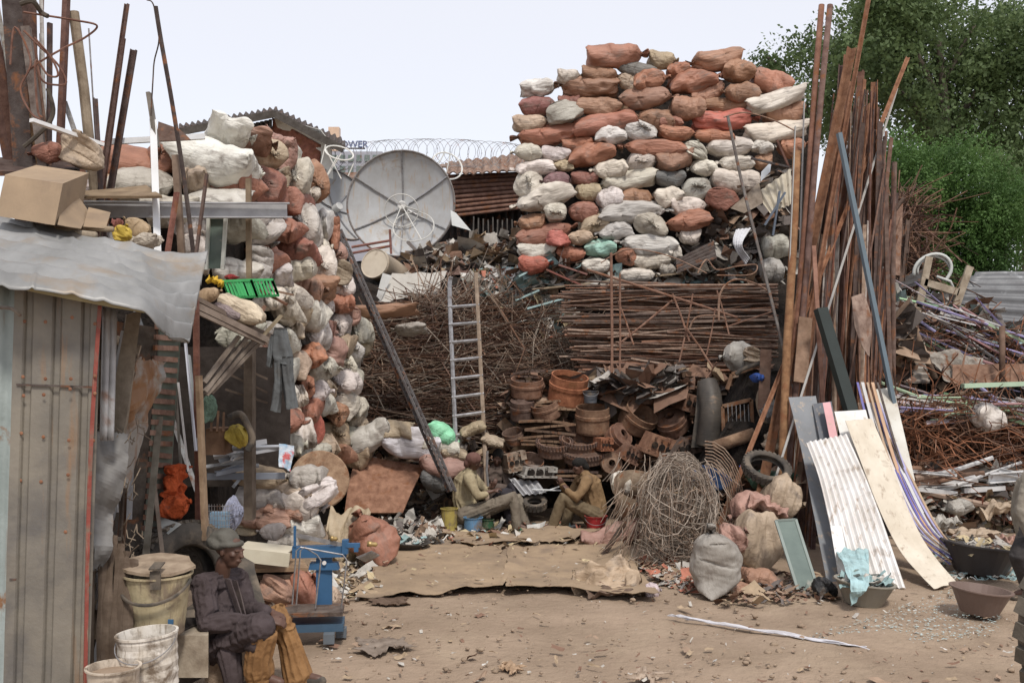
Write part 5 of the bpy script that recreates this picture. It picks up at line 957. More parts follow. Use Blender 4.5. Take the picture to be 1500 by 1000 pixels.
# --- man with the cap, foreground
def man_front():
    t = T('person', 'seated man in grey knitted cap, dark purple-brown coat and ochre trousers', 'person', P(345, 1000, 7.5)); X = Vector
    hc = P(336, 806, 7.47); fc = X((.93, -.32, -.10)); up = X((.06, 0, 1)); hh = .255
    sn, sf = P(299, 858, 7.36), P(345, 850, 7.66); en, ef = P(306, 912, 7.20), P(366, 893, 7.60); wn, wf = P(392, 910, 7.22), P(398, 896, 7.38)
    hipn, hipf = P(312, 944, 7.38), P(330, 940, 7.58); kn, kf = P(384, 921, 7.14), P(408, 903, 7.50); an, af = P(386, 990, 7.20), P(440, 988, 7.50)
    mb = MB(); head(mb, hc, fc, up, hh); caps(mb, [(hc + X((-.045, .01, -.09)), .055), (P(326, 838, 7.5), .056), (P(322, 855, 7.52), .06)])
    caps(mb, [(P(318, 868, 7.5), .10), (P(312, 920, 7.48), .11)]); caps(mb, [(sn, .05), (en, .042), (wn, .03)]); caps(mb, [(sf, .05), (ef, .042), (wf, .028)]); caps(mb, [(hipn, .07), (kn, .055), (an, .035)]); caps(mb, [(hipf, .07), (kf, .055), (af, .035)])
    caps(mb, [(sn, .05), (sf, .05)]); caps(mb, [(hipn, .08), (hipf, .08)]); hand(mb, P(396, 907, 7.2), X((.9, .1, -.25)), X((.1, -.6, .8)), .15, .75, -1); hand(mb, P(400, 897, 7.36), X((.85, -.5, -.2)), X((.1, -.2, 1)), .15, .8, 1)
    for q in ((an, X((.10, -.02, -.03))), (af, X((.12, -.03, -.02)))): caps(mb, [(q[0], .035), (q[0] + q[1] * 1.2, .035)])
    o = mb.out('body', WS, t, smooth=True); remesh(o, .007)
    eyes(hc, fc, up, hh, t)
    mb = MB(); r3 = Matrix((fc.normalized().cross(up), fc.normalized(), up)).transposed()  # cap: crown, band, soft peak at back
    mb.blob(hc + X((-.035, .01, .085)), (.098, .108, .078), r3, 18, 12, .15, 3); mb.blob(hc + X((-.075, .02, .055)), (.10, .12, .055), Matrix.Rotation(.25, 3, 'Y'), 18, 12, .1, 5)
    k = [hc + X((-.012, 0, .050)) + r3 @ Vector((.086 * math.cos(a), .104 * math.sin(a), .014 * math.sin(a))) for a in [2 * math.pi * i / 24 for i in range(24)]]; mb.tube(k, .020, 8, closed=True)
    mb.blob(hc + X((-.13, .03, .035)), (.055, .06, .03), Matrix.Rotation(.4, 3, 'Y'), 12, 8)
    o = mb.out('knitted_cap', 'cloth', t, (.115, .11, .095), smooth=True); remesh(o, .008, .014, .03)
    # coat
    mb = MB(); caps(mb, [(P(320, 858, 7.52), .085), (P(322, 885, 7.50), .135), (P(318, 915, 7.48), .15), (P(318, 940, 7.46), .165)], 16); caps(mb, [(sn, .085), (sf, .085)]); caps(mb, [(sn, .085), (sn.lerp(en, .5), .078), (en, .075), (en.lerp(wn, .6), .062), (wn + X((-.06, 0, 0)), .055)]); caps(mb, [(sf, .08), (ef, .066), (wf + X((-.05, 0, 0)), .048)])
    caps(mb, [(hipn, .12), (hipn.lerp(kn, .55), .105), (kn + X((-.025, -.01, .012)), .104)]); caps(mb, [(hipf, .12), (hipf.lerp(kf, .6), .10)]); caps(mb, [(P(332, 935, 7.3), .09), (P(340, 985, 7.22), .07), (P(344, 1004, 7.2), .05)]); caps(mb, [(P(350, 930, 7.3), .085), (P(372, 945, 7.12), .05)])
    o = mb.out('coat', 'cloth', t, (.072, .055, .057), smooth=True); remesh(o, .008, .024, .065)
    mb = MB()
    for a, b in (((331, 846, 7.44), (352, 905, 7.36)), ((341, 848, 7.52), (356, 900, 7.44))): strip([a, b], [(a[0] + 8, a[1] + 2, a[2] - .03), (b[0] + 6, b[1], b[2] - .04)], nz=.01, mb=mb, nu=3, th=.01)
    mb.out('collar', 'cloth', t, (.085, .065, .065))
    # trousers
    mb = MB(); caps(mb, [(kn + X((-.03, .02, -.06)), .07), (kn + X((.012, 0, -.045)), .085), (kn.lerp(an, .6) + X((-.03, 0, 0)), .095), (an + X((-.03, 0, .04)), .10)]); caps(mb, [(hipf, .10), (kf, .085), (kf.lerp(af, .5), .088), (af + X((-.02, 0, .0)), .10)])
    o = mb.out('trousers', 'cloth', t, (.30, .165, .07), smooth=True); remesh(o, .008, .026, .06)
    mb = MB()
    for q, dx in ((an, X((.10, -.05, -.01))), (af, X((.16, -.04, .0)))): b = X((q.x, q.y, .05)); caps(mb, [(b, .045), (b + dx, .04)])
    o = mb.out('shoe', 'rubber', t, smooth=True); remesh(o, .008)
man_front()
def man(label, J, cols, face, hair='hair', cap=None, vox=.012, fold=.03, tuck=.9, top='shirt'):
    """J: joints (px,py,D)"""
    t = T('person', label, 'person', V(J['base'])); X = Vector; g = {k: P(v[0], v[1] + 2, v[2] * 1.022) for k, v in J.items()}; up = X((0, 0, 1)); hh = J['hh'] if False else .235
    up = (g['head'] - g['neck']).normalized(); mb = MB(); head(mb, g['head'], face, up, hh); caps(mb, [(g['head'] - up * .08, .05), (g['neck'], .055), (g['chest'], .09), (g['belly'], .10), (g['hipn'].lerp(g['hipf'], .5), .10)])
    caps(mb, [(g['sn'], .05), (g['sf'], .05)])
    for q in 'nf':
        caps(mb, [(g['s' + q], .048), (g['e' + q], .038), (g['w' + q], .026)]); d = g['h' + q] - g['w' + q]; hand(mb, g['w' + q], d, X((0, -.3, 1)) if abs(d.normalized().z) < .8 else X((0, -1, 0)), .155, .8, 1 if q == 'n' else -1)
        caps(mb, [(g['hip' + q], .075), (g['k' + q], .055), (g['a' + q], .036)]); caps(mb, [(g['a' + q], .036), (g['a' + q] + (X((face.x, face.y, 0)).normalized() * .12 + X((0, 0, -.04))), .03)])
    o = mb.out('body', WS, t, smooth=True); remesh(o, vox * .8); eyes(g['head'], face, up, hh, t)
    f = face.normalized(); r3 = Matrix((f.cross(up).normalized(), f, up)).transposed()
    if cap:
        mb = MB(); mb.blob(g['head'] + r3 @ X((0, -.02, .045)), (.098, .115, .095), r3, 16, 12); mb.blob(g['head'] + r3 @ X((0, -.075, -.03)), (.085, .06, .09), r3, 14, 10); o = mb.out('hood', 'cloth', t, cap, smooth=True); remesh(o, .010, .012, .04)
    else:
        mb = MB(); mb.blob(g['head'] + r3 @ X((0, -.025, .045)), (.088, .108, .088), r3, 16, 12); mb.blob(g['head'] + r3 @ X((0, -.07, -.01)), (.08, .06, .08), r3, 14, 10); o = mb.out('hair', hair, t, smooth=True); remesh(o, .010)
    mb = MB(); caps(mb, [(g['neck'] - up * .03, .08), (g['chest'], .155), (g['belly'], .15), (g['hipn'].lerp(g['hipf'], .5) + X((0, 0, .03)), .155)], 14); caps(mb, [(g['sn'], .075), (g['sf'], .075)])
    for q in 'nf': caps(mb, [(g['s' + q], .075), (g['s' + q].lerp(g['e' + q], .6), .062), (g['e' + q], .054), (g['e' + q].lerp(g['w' + q], tuck), .045)])
    o = mb.out(top, 'cloth', t, cols[0], smooth=True); remesh(o, vox, fold, .06)
    mb = MB(); caps(mb, [(g['hipn'], .115), (g['hipf'], .115)])
    for q in 'nf': caps(mb, [(g['hip' + q], .115), (g['hip' + q].lerp(g['k' + q], .6), .09), (g['k' + q], .078), (g['k' + q].lerp(g['a' + q], .5), .07), (g['a' + q], .065)])
    o = mb.out('trousers', 'cloth', t, cols[1], smooth=True); remesh(o, vox, fold, .06)
    mb = MB()
    for q in 'nf': b = g['a' + q] + X((0, 0, -.06)); caps(mb, [(b, .045), (b + X((face.x, face.y, 0)).normalized() * .15 + X((0, 0, -.02)), .038)])
    o = mb.out('shoe', 'rubber' if len(cols) < 3 else 'clean', t, cols[2] if len(cols) > 2 else None, smooth=True); remesh(o, .010)
man('seated man in beige shirt and maroon hood sitting on a blue tin', dict(base=(690, 782, 14.2), head=(694, 674, 14.15), neck=(689, 688, 14.2), chest=(683, 705, 14.25), belly=(680, 730, 14.25), hipn=(684, 752, 14.05), hipf=(688, 750, 14.4), sn=(687, 699, 14.0), sf=(690, 697, 14.42),
    en=(699, 723, 13.9), ef=(712, 716, 14.4), wn=(722, 717, 13.95), wf=(722, 711, 14.3), hn=(734, 712, 13.95), hf=(727, 700, 14.25), kn=(749, 728, 13.95), kf=(757, 731, 14.3), an=(757, 766, 13.95), af=(769, 764, 14.25)), [(.40, .34, .22), (.22, .19, .15), (.05, .15, .09)], Vector((.95, -.25, -.28)), cap=(.17, .09, .075), tuck=.45)
man('man in dark brown shirt behind the beige-shirted man, facing the camera', dict(base=(728, 775, 14.8), head=(729, 669, 14.75), neck=(727, 684, 14.8), chest=(725, 697, 14.85), belly=(724, 720, 14.9), hipn=(730, 742, 14.9), hipf=(716, 742, 14.95), sn=(742, 692, 14.8), sf=(706, 692, 14.8),
    en=(743, 712, 14.6), ef=(704, 712, 14.6), wn=(722, 710, 14.45), wf=(712, 690, 14.5), hn=(712, 706, 14.42), hf=(715, 678, 14.45), kn=(752, 712, 14.5), kf=(740, 722, 14.4), an=(760, 752, 14.4), af=(748, 760, 14.4)), [(.13, .10, .085), (.045, .042, .05)], Vector((-.1, -.92, -.40)))
man('man in brown shirt sitting on a red bucket with back to the heap', dict(base=(850, 785, 14.0), head=(849, 681, 14.1), neck=(856, 694, 14.1), chest=(864, 710, 14.15), belly=(871, 735, 14.15), hipn=(872, 754, 13.98), hipf=(868, 754, 14.3), sn=(860, 703, 13.92), sf=(850, 702, 14.35),
    en=(846, 726, 13.8), ef=(836, 722, 14.3), wn=(832, 716, 13.85), wf=(824, 708, 14.1), hn=(825, 706, 13.9), hf=(820, 698, 14.05), kn=(826, 730, 13.85), kf=(838, 736, 14.25), an=(810, 766, 13.85), af=(828, 772, 14.2)), [(.26, .17, .09), (.17, .13, .08)], Vector((-.95, -.15, -.25)))
man('man in grey-tan shirt mostly cut off by the right edge', dict(base=(1512, 880, 10.3), head=(1530, 655, 10.3), neck=(1527, 680, 10.3), chest=(1512, 712, 10.3), belly=(1508, 748, 10.3), hipn=(1512, 780, 10.15), hipf=(1514, 780, 10.45), sn=(1510, 700, 10.1), sf=(1520, 700, 10.5),
    en=(1496, 745, 9.95), ef=(1508, 745, 10.45), wn=(1512, 790, 9.9), wf=(1520, 785, 10.3), hn=(1524, 802, 9.85), hf=(1528, 800, 10.3), kn=(1494, 812, 10.0), kf=(1510, 815, 10.4), an=(1508, 862, 10.1), af=(1518, 862, 10.4)), [(.26, .235, .195), (.05, .045, .045)], Vector((-.9, .2, -.35)))
MB().tube([(714, 660, 14.42), (713, 690, 14.42), (715, 712, 14.42)], .018, 7).out('steel_pipe', 'steel', None, None, 'grey pipe held upright by the man in dark brown shirt', 'pipe')
bucket('blue_tin', 'blue and white printed tin under the beige-shirted man', 693, 787, 757, 27, 27, 14.15, (.12, .25, .42), handle=False); bucket('yellow_tin', 'yellow printed tin left of the beige-shirted man', 658, 776, 744, 24, 24, 14.3, (.42, .34, .10), handle=False)
bucket('red_bucket', 'red plastic bucket under the brown-shirted man', 873, 778, 755, 32, 24, 14.1, (.42, .035, .04)); bucket('green_tin', 'dark green tin beside the blue one', 714, 784, 760, 18, 18, 14.3, (.03, .10, .05), handle=False)
# ================================================================ MIDDLE: drums, gears, sheets, ladder
def drum(label, x, y, wp, hp_, D, ax=(0, 0, 1), col=(.2, .13, .09), teeth=0, group='brake drums and gears heaped in the middle', name='brake_drum', openf=True):
    s = D / F; r_ = wp * s / 2; h = hp_ * s; q = Vector(ax).normalized().to_track_quat('Z', 'Y').to_matrix().to_4x4(); c = P(x, y, D); mt = Matrix.Translation(c) @ q; t = T(name, label, 'brake drum' if name == 'brake_drum' else name.replace('_', ' '), (c.x, c.y, c.z - h / 2), group=group)
    mb = MB(); pr = [(r_ * .3, -h / 2), (r_ * .92, -h / 2), (r_ * .95, -h * .42), (r_ * .95, h * .05), (r_, h * .08), (r_, h * .2), (r_ * .95, h * .22), (r_ * .95, h / 2), (r_ * .88, h / 2), (r_ * .84, -h * .3), (r_ * .3, -h * .3)]
    mb.lathe(pr, 30, mt, closed=True); mb.out('rim', 'rust', t, col)
    mb = MB(); mb.lathe([(r_ * .14, -h * .55), (r_ * .38, -h * .55), (r_ * .38, -h * .15), (r_ * .14, -h * .15)], 18, mt, closed=True)
    for k in range(6): a = k * 1.047; mb.lathe([(.01, 0), (r_ * .06, 0), (r_ * .06, h * .15), (.01, h * .15)], 6, mt @ Matrix.Translation((r_ * .6 * math.cos(a), r_ * .6 * math.sin(a), -h * .3)))
    mb.out('hub', 'rust', t, tuple(v * .7 for v in col))
    if int(x) % 2: mb = MB(); mb.lathe([(r_ * .3, h * .40), (r_ * .89, h * .40), (r_ * .89, h * .47), (r_ * .5, h * .5), (r_ * .3, h * .62)], 24, mt, closed=True); mb.out('web', 'rust', t, tuple(v * .85 for v in col))
    if teeth:
        mb = MB()
        for k in range(teeth): a = 2 * math.pi * k / teeth; mb.box(mt @ Vector((r_ * 1.03 * math.cos(a), r_ * 1.03 * math.sin(a), h * .38)), (r_ * .09, r_ * 2.6 / teeth, h * .3), (mt @ Matrix.Rotation(a, 4, 'Z')).to_3x3())
        mb.out('tooth_ring', 'rust', t, (.17, .12, .10))
DR = [(832, 570, 54, 38, 15.6, (.15, -.3, 1), (.40, .17, .09), 0, 'bright orange-rusty drum at top of the drum heap'), (772, 567, 46, 24, 15.7, (0, -.25, 1), (.27, .16, .11), 0, 'flat brown drum left of the bright orange-rusty drum'), (868, 614, 48, 34, 15.3, (0, -.2, 1), (.27, .17, .11), 0, 'tall brown drum standing above the leaf springs'),
      (934, 613, 52, 26, 15.4, (.5, -.5, .8), (.25, .155, .10), 0, 'tilted drum showing its rim right of the tall brown one'), (812, 655, 48, 18, 15.1, (0, -.3, 1), (.20, .13, .10), 34, 'toothed ring gear at left of gear row'), (850, 650, 54, 16, 15.1, (0, -.3, 1), (.22, .14, .10), 40, 'toothed ring gear in the middle of gear row'),
      (855, 667, 58, 14, 15.0, (0, -.25, 1), (.18, .12, .09), 40, 'lower toothed ring gear behind brown-shirted man'), (800, 600, 40, 22, 15.5, (-.3, -.3, 1), (.26, .16, .11), 0, 'brown drum with white pipe end beside it'), (895, 678, 30, 12, 14.9, (.1, -1, .15), (.30, .20, .14), 0, 'round brown disc hub facing the yard'),
      (905, 640, 36, 20, 15.2, (.6, -.6, .5), (.24, .14, .10), 0, 'tipped drum above the round disc hub'), (945, 575, 40, 18, 15.6, (0, -.4, 1), (.17, .11, .08), 0, 'dark drum below the right end of the wire bundle'), (985, 620, 44, 22, 15.4, (-.4, -.5, .8), (.23, .14, .10), 0, 'brown drum beside the long dark duct'), (765, 600, 34, 26, 15.6, (0, -.3, 1), (.16, .11, .09), 0, 'dark brown drum at left edge of drum heap'),
      (778, 680, 34, 18, 15.0, (.2, -.5, .8), (.20, .14, .11), 0, 'dull drum behind the man in dark brown shirt'), (752, 640, 30, 16, 15.4, (-.2, -.4, 1), (.19, .13, .10), 0, 'small dull drum right of the ladder foot')]
for x, y, w_, h_, D, ax, c, te, l in DR: drum(l, x, y, w_ * 1.08, h_ * 1.1, D, ax, c, te, name='gear' if te else 'brake_drum')
rr = random.Random(77)
lv = []
for x, y, n, w_, D in ((800, 618, 6, 72, 15.3), (815, 588, 3, 60, 15.5), (955, 660, 3, 60, 15.1), (845, 690, 3, 64, 14.9), (975, 592, 4, 70, 15.7), (770, 545, 3, 50, 15.9), (900, 560, 4, 90, 15.8), (960, 548, 4, 110, 15.9), (1010, 560, 3, 70, 15.8), (1090, 600, 3, 60, 15.3)):
    for k in range(n):
        yy = y + k * 7 + rr.uniform(-1, 1); tl = rr.uniform(-4, 4); xx = x + rr.uniform(-6, 6); mb = MB(); pts = smoothpts([(xx - w_ / 2, yy + tl, D), (xx, yy - rr.uniform(0, 3), D - .05), (xx + w_ / 2, yy - tl, D)], 4)
        for a, b in zip(pts, pts[1:]): mb.beam(a, b, .16, .032)
        lv.append((yy, mb.out('leaf_spring', 'rust', None, rr.choice([(.24, .16, .105), (.18, .125, .09), (.30, .21, .14), (.12, .085, .07)]), None, 'leaf spring', 'flat rusty springs stacked in the drum heap')))
for i, (_, o) in enumerate(sorted(lv, key=lambda t: t[0])): o['label'] = 'flat rusty spring, %s down among those in the drum heap' % ordw(i + 1)
def engine(label, x, y, w_, h_, D, col, rz=0):
    s = D / F; c = P(x, y, D); t = T('engine_block', label, 'engine block', (c.x, c.y, c.z - h_ * s / 2), rz=0); r3 = Matrix.Rotation(rz, 3, 'Y') @ Matrix.Rotation(.3, 3, 'Z'); W, Hh = w_ * s, h_ * s
    mb = MB(); mb.box(c, (W, .34, Hh), r3, .85); mb.box(c + r3 @ Vector((0, 0, -Hh * .4)), (W * 1.12, .4, Hh * .2), r3); mb.box(c + r3 @ Vector((W * .4, -.1, Hh * .3)), (W * .3, .2, Hh * .5), r3); BLK = mb.out('block', 'rust', t, col)
    mb = MB()
    for k in range(3): mb = MB(); mb.lathe([(.02, 0), (W * .12, 0), (W * .12, .012), (.02, .012)], 14, Matrix.Translation(c + r3 @ Vector((W * (-.28 + .28 * k), -.18, 0))) @ r3.to_4x4() @ Matrix.Rotation(R(90), 4, 'X')); mb.out('bore', 'dark', BLK)
    for k in range(8): mb = MB(); mb.lathe([(.004, 0), (.018, 0), (.018, .03), (.004, .03)], 6, Matrix.Translation(c + r3 @ Vector((W * (-.45 + .13 * k), -.17, Hh * (.36 if k % 2 else -.34)))) @ r3.to_4x4() @ Matrix.Rotation(R(90), 4, 'X')); mb.out('bolt', 'rust', BLK, tuple(v * .6 for v in col))
engine('rusty engine block with round bores right of gears', 962, 652, 42, 30, 14.9, (.30, .17, .11), .35); engine('pale grey cylinder head behind the kneeling men', 785, 690, 48, 15, 14.9, (.36, .35, .32), .05)
engine('brown engine casting beside the pale cylinder head', 752, 676, 28, 26, 15.0, (.33, .27, .21), -.2); engine('small rusty engine casting above the round disc hub', 920, 662, 26, 24, 15.0, (.26, .155, .11), .5); engine('dark casting under the stacked bars', 1000, 655, 34, 24, 15.1, (.13, .09, .07), -.3)
engine('orange-brown casting on gear row', 882, 650, 18, 18, 14.95, (.36, .16, .09)); engine('rusty gearbox lump left of the long dark duct', 1010, 590, 34, 26, 15.4, (.22, .13, .09), .3)
bucket('dark_bucket', 'dark bucket hanging above the leaf springs', 865, 590, 572, 22, 18, 15.2, (.09, .10, .12), handle=True)
# ladder
def ladder(label, A0, A1, B0, B1, n, r_, cols, m='steel'):
    t = T('ladder', label, 'ladder', V(A1)); 
    for k, (q, nm) in enumerate(((smoothpts([A0[0], A0[1], A1], 5) if isinstance(A0[0], tuple) else [V(A0), V(A1)], 'rail'), ([V(B0), V(B1)], 'rail'))): mb = MB(); mb.tube(q, r_, 7); mb.out(nm, m if k == 0 else 'wood', t, cols[k])
    a0 = V(A0[1]) if isinstance(A0[0], tuple) else V(A0); a1 = V(A1)
    for k in range(n): u = (k + .4) / n; MB().tube([a0.lerp(a1, u) + Vector((-.03, -.01, 0)), V(B0).lerp(V(B1), .107 + .573 * u) + Vector((.03, -.01, 0))], r_ * .75, 6).out('rung', 'steel', t, cols[0])
ladder('homemade ladder with one steel and one pole rail on the wire heap', [(661, 405, 15.9), (659, 440, 15.8)], (668, 655, 14.9), (697, 400, 15.9), (716, 775, 14.5), 8, .035, [(.3, .31, .33), (.33, .26, .20)])
t = T('lattice_mast', 'long dark steel lattice mast leaning against the sack heap', 'mast', P(660, 716, 14.2)); a0, a1 = P(494, 336, 15.2), P(662, 720, 14.1)
off = [Vector((-.05, 0, 0)), Vector((.05, .02, 0)), Vector((0, -.08, .02))]
for o in off: MB().tube([a0 + o, a1 + o], .022, 5).out('chord', 'rust', t, (.13, .125, .125))
mb = MB()
for k in range(26):
    u = k / 26; v = (k + .5) / 26; w_ = (k + 1) / 26
    for i in range(3): mb.tube([a0.lerp(a1, u) + off[i], a0.lerp(a1, v) + off[(i + 1) % 3]], .010, 4); mb.tube([a0.lerp(a1, v) + off[(i + 1) % 3], a0.lerp(a1, w_) + off[i]], .010, 4)
mb.out('lacing', 'rust', t, (.14, .13, .13))
# sheets and sacks below the wire heap
sheetobj('steel_plate', 'big curved rusty brown plate leaning left of the men', 'plate', [(523, 668, 15.2), (512, 705, 14.8), (505, 752, 14.5)], [(622, 684, 15.2), (606, 715, 14.8), (590, 752, 14.5)], 'rust', (.34, .19, .125), nz=.02, nsc=1, nu=14, nv=12, th=.03)
MI = [(538, 640, 66, 34, 22, 'k', 'grey-white sack leaning at left above the rusty plate'), (597, 644, 90, 36, -4, 'l', 'long bright white sack above the rusty plate'), (648, 650, 48, 30, -10, 'w', 'off-white sack behind the lattice mast foot'), (663, 662, 40, 16, -12, 'n', 'cream sack beside maroon hood'), (650, 634, 44, 24, -30, 'g', 'light green plastic bag left of the ladder foot'),
      (580, 632, 44, 20, 0, 'n', 'brown-cream sack behind the long bright white sack'), (648, 676, 74, 34, -8, 'q', 'crumpled pink-brown sack behind the seated men'), (520, 664, 40, 34, 0, 'n', 'dirty ragged sack left of the rusty plate'), (600, 484, 46, 12, 2, 'k', 'small grey sack lying inside the wire heap'), (562, 455, 90, 14, 3, 't', 'rolled brown sack above the wire heap left end'), (690, 628, 40, 14, 20, 'n', 'pale bag stuck behind lower ladder rungs'), (722, 645, 30, 12, -20, 'n', 'brown flat bag right of lower ladder rungs'), (640, 700, 40, 30, 0, 'd', 'dark bundle behind the maroon hooded man')]
for x, y, w_, h_, an, c, l in MI: o = put_sack(x, y, w_ * 1.1, h_ * 1.1, an, c, 15.6 if y < 600 else 15.0, label=l, depth=.4, group='sacks around the wire heap foot')
for o in C.objects:
    if o.get('label', '').startswith('light green plastic'): o.color = (.30, .72, .45, 1)
mb = MB(); mt = Matrix.Translation(P(925, 760, 13.4)) @ Vector((.15, -.55, 1)).to_track_quat('Z', 'Y').to_matrix().to_4x4(); mb.lathe([(.20, 0), (.33, .55), (.335, .55), (.21, 0)], 30, mt, closed=True); mb.out('metal_hopper', 'rust', None, (.27, .21, .15), 'brown conical metal hopper behind the brown-shirted man', 'hopper', smooth=True)
put_sack(912, 706, 34, 32, 0, 'w', 13.6, label='white and cream debris bag in the mouth of hopper', depth=.4); put_sack(893, 786, 84, 40, 14, 'q', 13.2, label='big crumpled pink sack in front of the brown hopper', depth=.5, mesh=SOFT[0])
MB().beam(P(1000, 640, 12.6), P(880, 818, 12.3), .06, .045).out('iron_bar', 'rust', None, (.10, .075, .06), 'dark iron bar leaning into the wire coil ball', 'bar')
tyre('small_tyre', 'small tyre lying flat between the seated men', P(783, 737, 14.6), (0, -.4, 1), .17, .12, 20)
for k, (a, b) in enumerate((((780, 716, 14.6), (822, 718, 14.5)), ((790, 722, 14.6), (820, 712, 14.5)))): MB().beam(V(a), V(b), .03, .015).out('white_strip', 'clean', None, (.76, .8, .82), ('lower', 'upper')[k] + ' thin white strip pointing at the brown-shirted man', 'strip')
sheetobj('corrugated_offcut', 'small grey corrugated offcut between the seated men', 'offcut', [(745, 700, 14.8), (765, 725, 14.6)], [(788, 705, 14.8), (800, 722, 14.6)], 'galv', corr=4, amp=.02)
# duct, frame, green net, tyre
sheetobj('curved_mudguard', 'tall black curved mudguard standing below the stacked bars', 'mudguard', [(1022, 558, 15.0), (1018, 610, 14.8), (1012, 655, 14.8)], [(1050, 560, 15.0), (1056, 610, 14.8), (1046, 655, 14.8)], 'rubber', None, corr=0, nz=.02, nu=12, th=.02)
mb = MB(); mb.tube(smoothpts([(1036, 560, 14.9), (1042, 600, 14.7), (1036, 652, 14.7)], 5), [.14, .15, .16, .165, .165, .165, .165, .16, .16, .16, .155], 16, cap=False); mb.out('ribbed_duct', mat('duct', (.10, .085, .07), (.05, .045, .04), 3, (.22, .15, .10), 3, .55, rough=.5, bump=.8, bstretch=(1, 1, 8), bsc=5), None, None, 'dark ribbed duct tube inside the tall mudguard', 'duct', smooth=True)
t = T('radiator_frame', 'rusty radiator frame with wires and a blue rag', 'radiator', P(1090, 655, 14.6)); mb = MB()
for a, b in (((1058, 595), (1100, 585)), ((1100, 585), (1103, 640)), ((1058, 595), (1060, 645)), ((1060, 645), (1103, 632)), ((1065, 570), (1072, 548)), ((1072, 548), (1115, 535)), ((1115, 535), (1125, 600))): mb.beam(P(*a, 14.6), P(*b, 14.6), .05, .05)
mb.out('frame', 'rust', t, (.26, .16, .10)); mb = MB()
for k in range(6): mb.tube([P(1066 + k * 6, 592, 14.58), P(1068 + k * 6, 640, 14.58)], .008, 4)
mb.out('core_wire', 'steel', t); MB().box(P(1081, 616, 14.68), (.38, .04, .42)).out('core', 'rust', t, (.17, .10, .06))
mb = MB(); mb.tube([P(1045, 655, 14.3), P(1105, 635, 14.3)], .09, 12); mb.out('cross_pipe', 'rust', None, (.30, .20, .13), 'thick brown pipe lying under the radiator frame', 'pipe', smooth=True)
MB().beam(P(1098, 640, 14.4), P(1100, 712, 14.4), .14, .06).out('iron_flat', 'rust', None, (.20, .13, .09), 'flat brown iron standing below the thick pipe', 'bar')
mb = MB(); mb.tube(smoothpts([(1078, 548, 14.5), (1090, 540, 14.5), (1112, 533, 14.5), (1122, 540, 14.5)], 5), .03, 8); mb.out('hose', 'rubber', None, None, 'black hose arched over the radiator frame', 'hose')
for x, y, w_, h_, an, c, l, D in ((1080, 528, 50, 40, 0, 'k', 'grey crushed carton below right end of stacked bars', 15.2), (1100, 520, 22, 34, 80, 'n', 'pale tan plate beside grey crushed carton', 15.1), (1136, 640, 42, 34, 60, 'n', 'brown burlap bundle under small drum by poles', 13.8), (1133, 600, 34, 28, 30, 'd', 'dark grey roll left of the slate panel', 13.9), (1110, 552, 14, 12, 0, 'd', 'blue rag on the radiator frame', 14.4), (1118, 585, 14, 44, 0, 'n', 'tan split board right of radiator frame', 14.4), (1090, 695, 30, 26, 0, 'd', 'dark blue bundle under thick pipe', 14.0), (1130, 700, 60, 28, 0, 'd', 'dark green netting bundle under the small tyre', 13.2),
                               (1150, 728, 56, 58, -20, 'n', 'tan burlap sack upright beneath the small tyre', 12.0), (1098, 752, 60, 46, 20, 'q', 'pinkish crumpled sack left of upright burlap sack', 11.9), (1122, 745, 60, 30, -30, 'q', 'beige folded sack under the upright burlap sack', 11.7), (1112, 790, 64, 76, -10, 'n', 'large full burlap sack behind the green glass panel', 11.5), (1078, 790, 40, 40, 30, 'q', 'pinkish rag left of large full burlap sack', 11.3), (1112, 845, 50, 28, -12, 't', 'brown stone-like lump below the large burlap sack', 10.9), (1085, 862, 56, 28, -20, 't', 'low brown clod right of the clear bag', 10.6)):
    o = lump('bundle' if c == 'd' else 'sack', l, 'bundle' if c == 'd' else 'sack', x, y, w_, h_, D, COL[c][0], 'sack', an, .4)
    if 'blue rag' in l or 'dark blue' in l: o.color = (.04, .12, .45, 1)
    if 'dark green netting' in l: o.color = (.05, .12, .08, 1)
tyre('small_tyre', 'dusty narrow tyre lying on the green netting', P(1123, 685, 12.3), (.15, -.62, 1), .29, .12, 30, .68)
# clear bag
def standing_bag(name, label, cx, yb, yt, w_, col, seed=0):
    D = gd(yb); s = D / F; b = P(cx, yb, D); h = (yb - yt) * s; r_ = w_ * s / 2; mb = MB(); n, k = 40, 30; vs = []
    for i in range(k + 1):
        q = i / k; rad = r_ * (.85 + .15 * min(1, q * 6)) if q < .35 else r_ * (1 - ((q - .35) / .65) ** .9 * .86)
        for j in range(n):
            a = 2 * math.pi * j / n; e = 1 + (.06 + .22 * q) * math.sin(a * 5 + q * 3 + seed) * noise.noise(Vector((math.cos(a) * 2, math.sin(a) * 2, q * 2 + seed))) * 2 + .16 * (1 - 3 * abs(noise.noise(Vector((math.cos(a) * 2.4, math.sin(a) * 2.4, q * 2.2 + seed))))) + .10 * (1 - 3 * abs(noise.noise(Vector((math.cos(a) * 5, math.sin(a) * 5, q * 9 + seed)))))
            vs.append(b + Vector((math.cos(a) * rad * e + .06 * h * q * q, math.sin(a) * rad * e, q * h)))
    mb.add(vs, [(i * n + j, i * n + (j + 1) % n, (i + 1) * n + (j + 1) % n, (i + 1) * n + j) for i in range(k) for j in range(n)] + [tuple(range(n))[::-1], tuple(range(k * n, (k + 1) * n))])
    return mb.out(name, 'sack', None, col, label, 'sack', smooth=True)
D_ = gd(872); put_sack(1043, 826, 112, 76, 0, 'k', D_, label='translucent grey-white sack standing twisted shut beside the wire ball', depth=.46, mesh=TIED[0]); o = C.objects[-1]
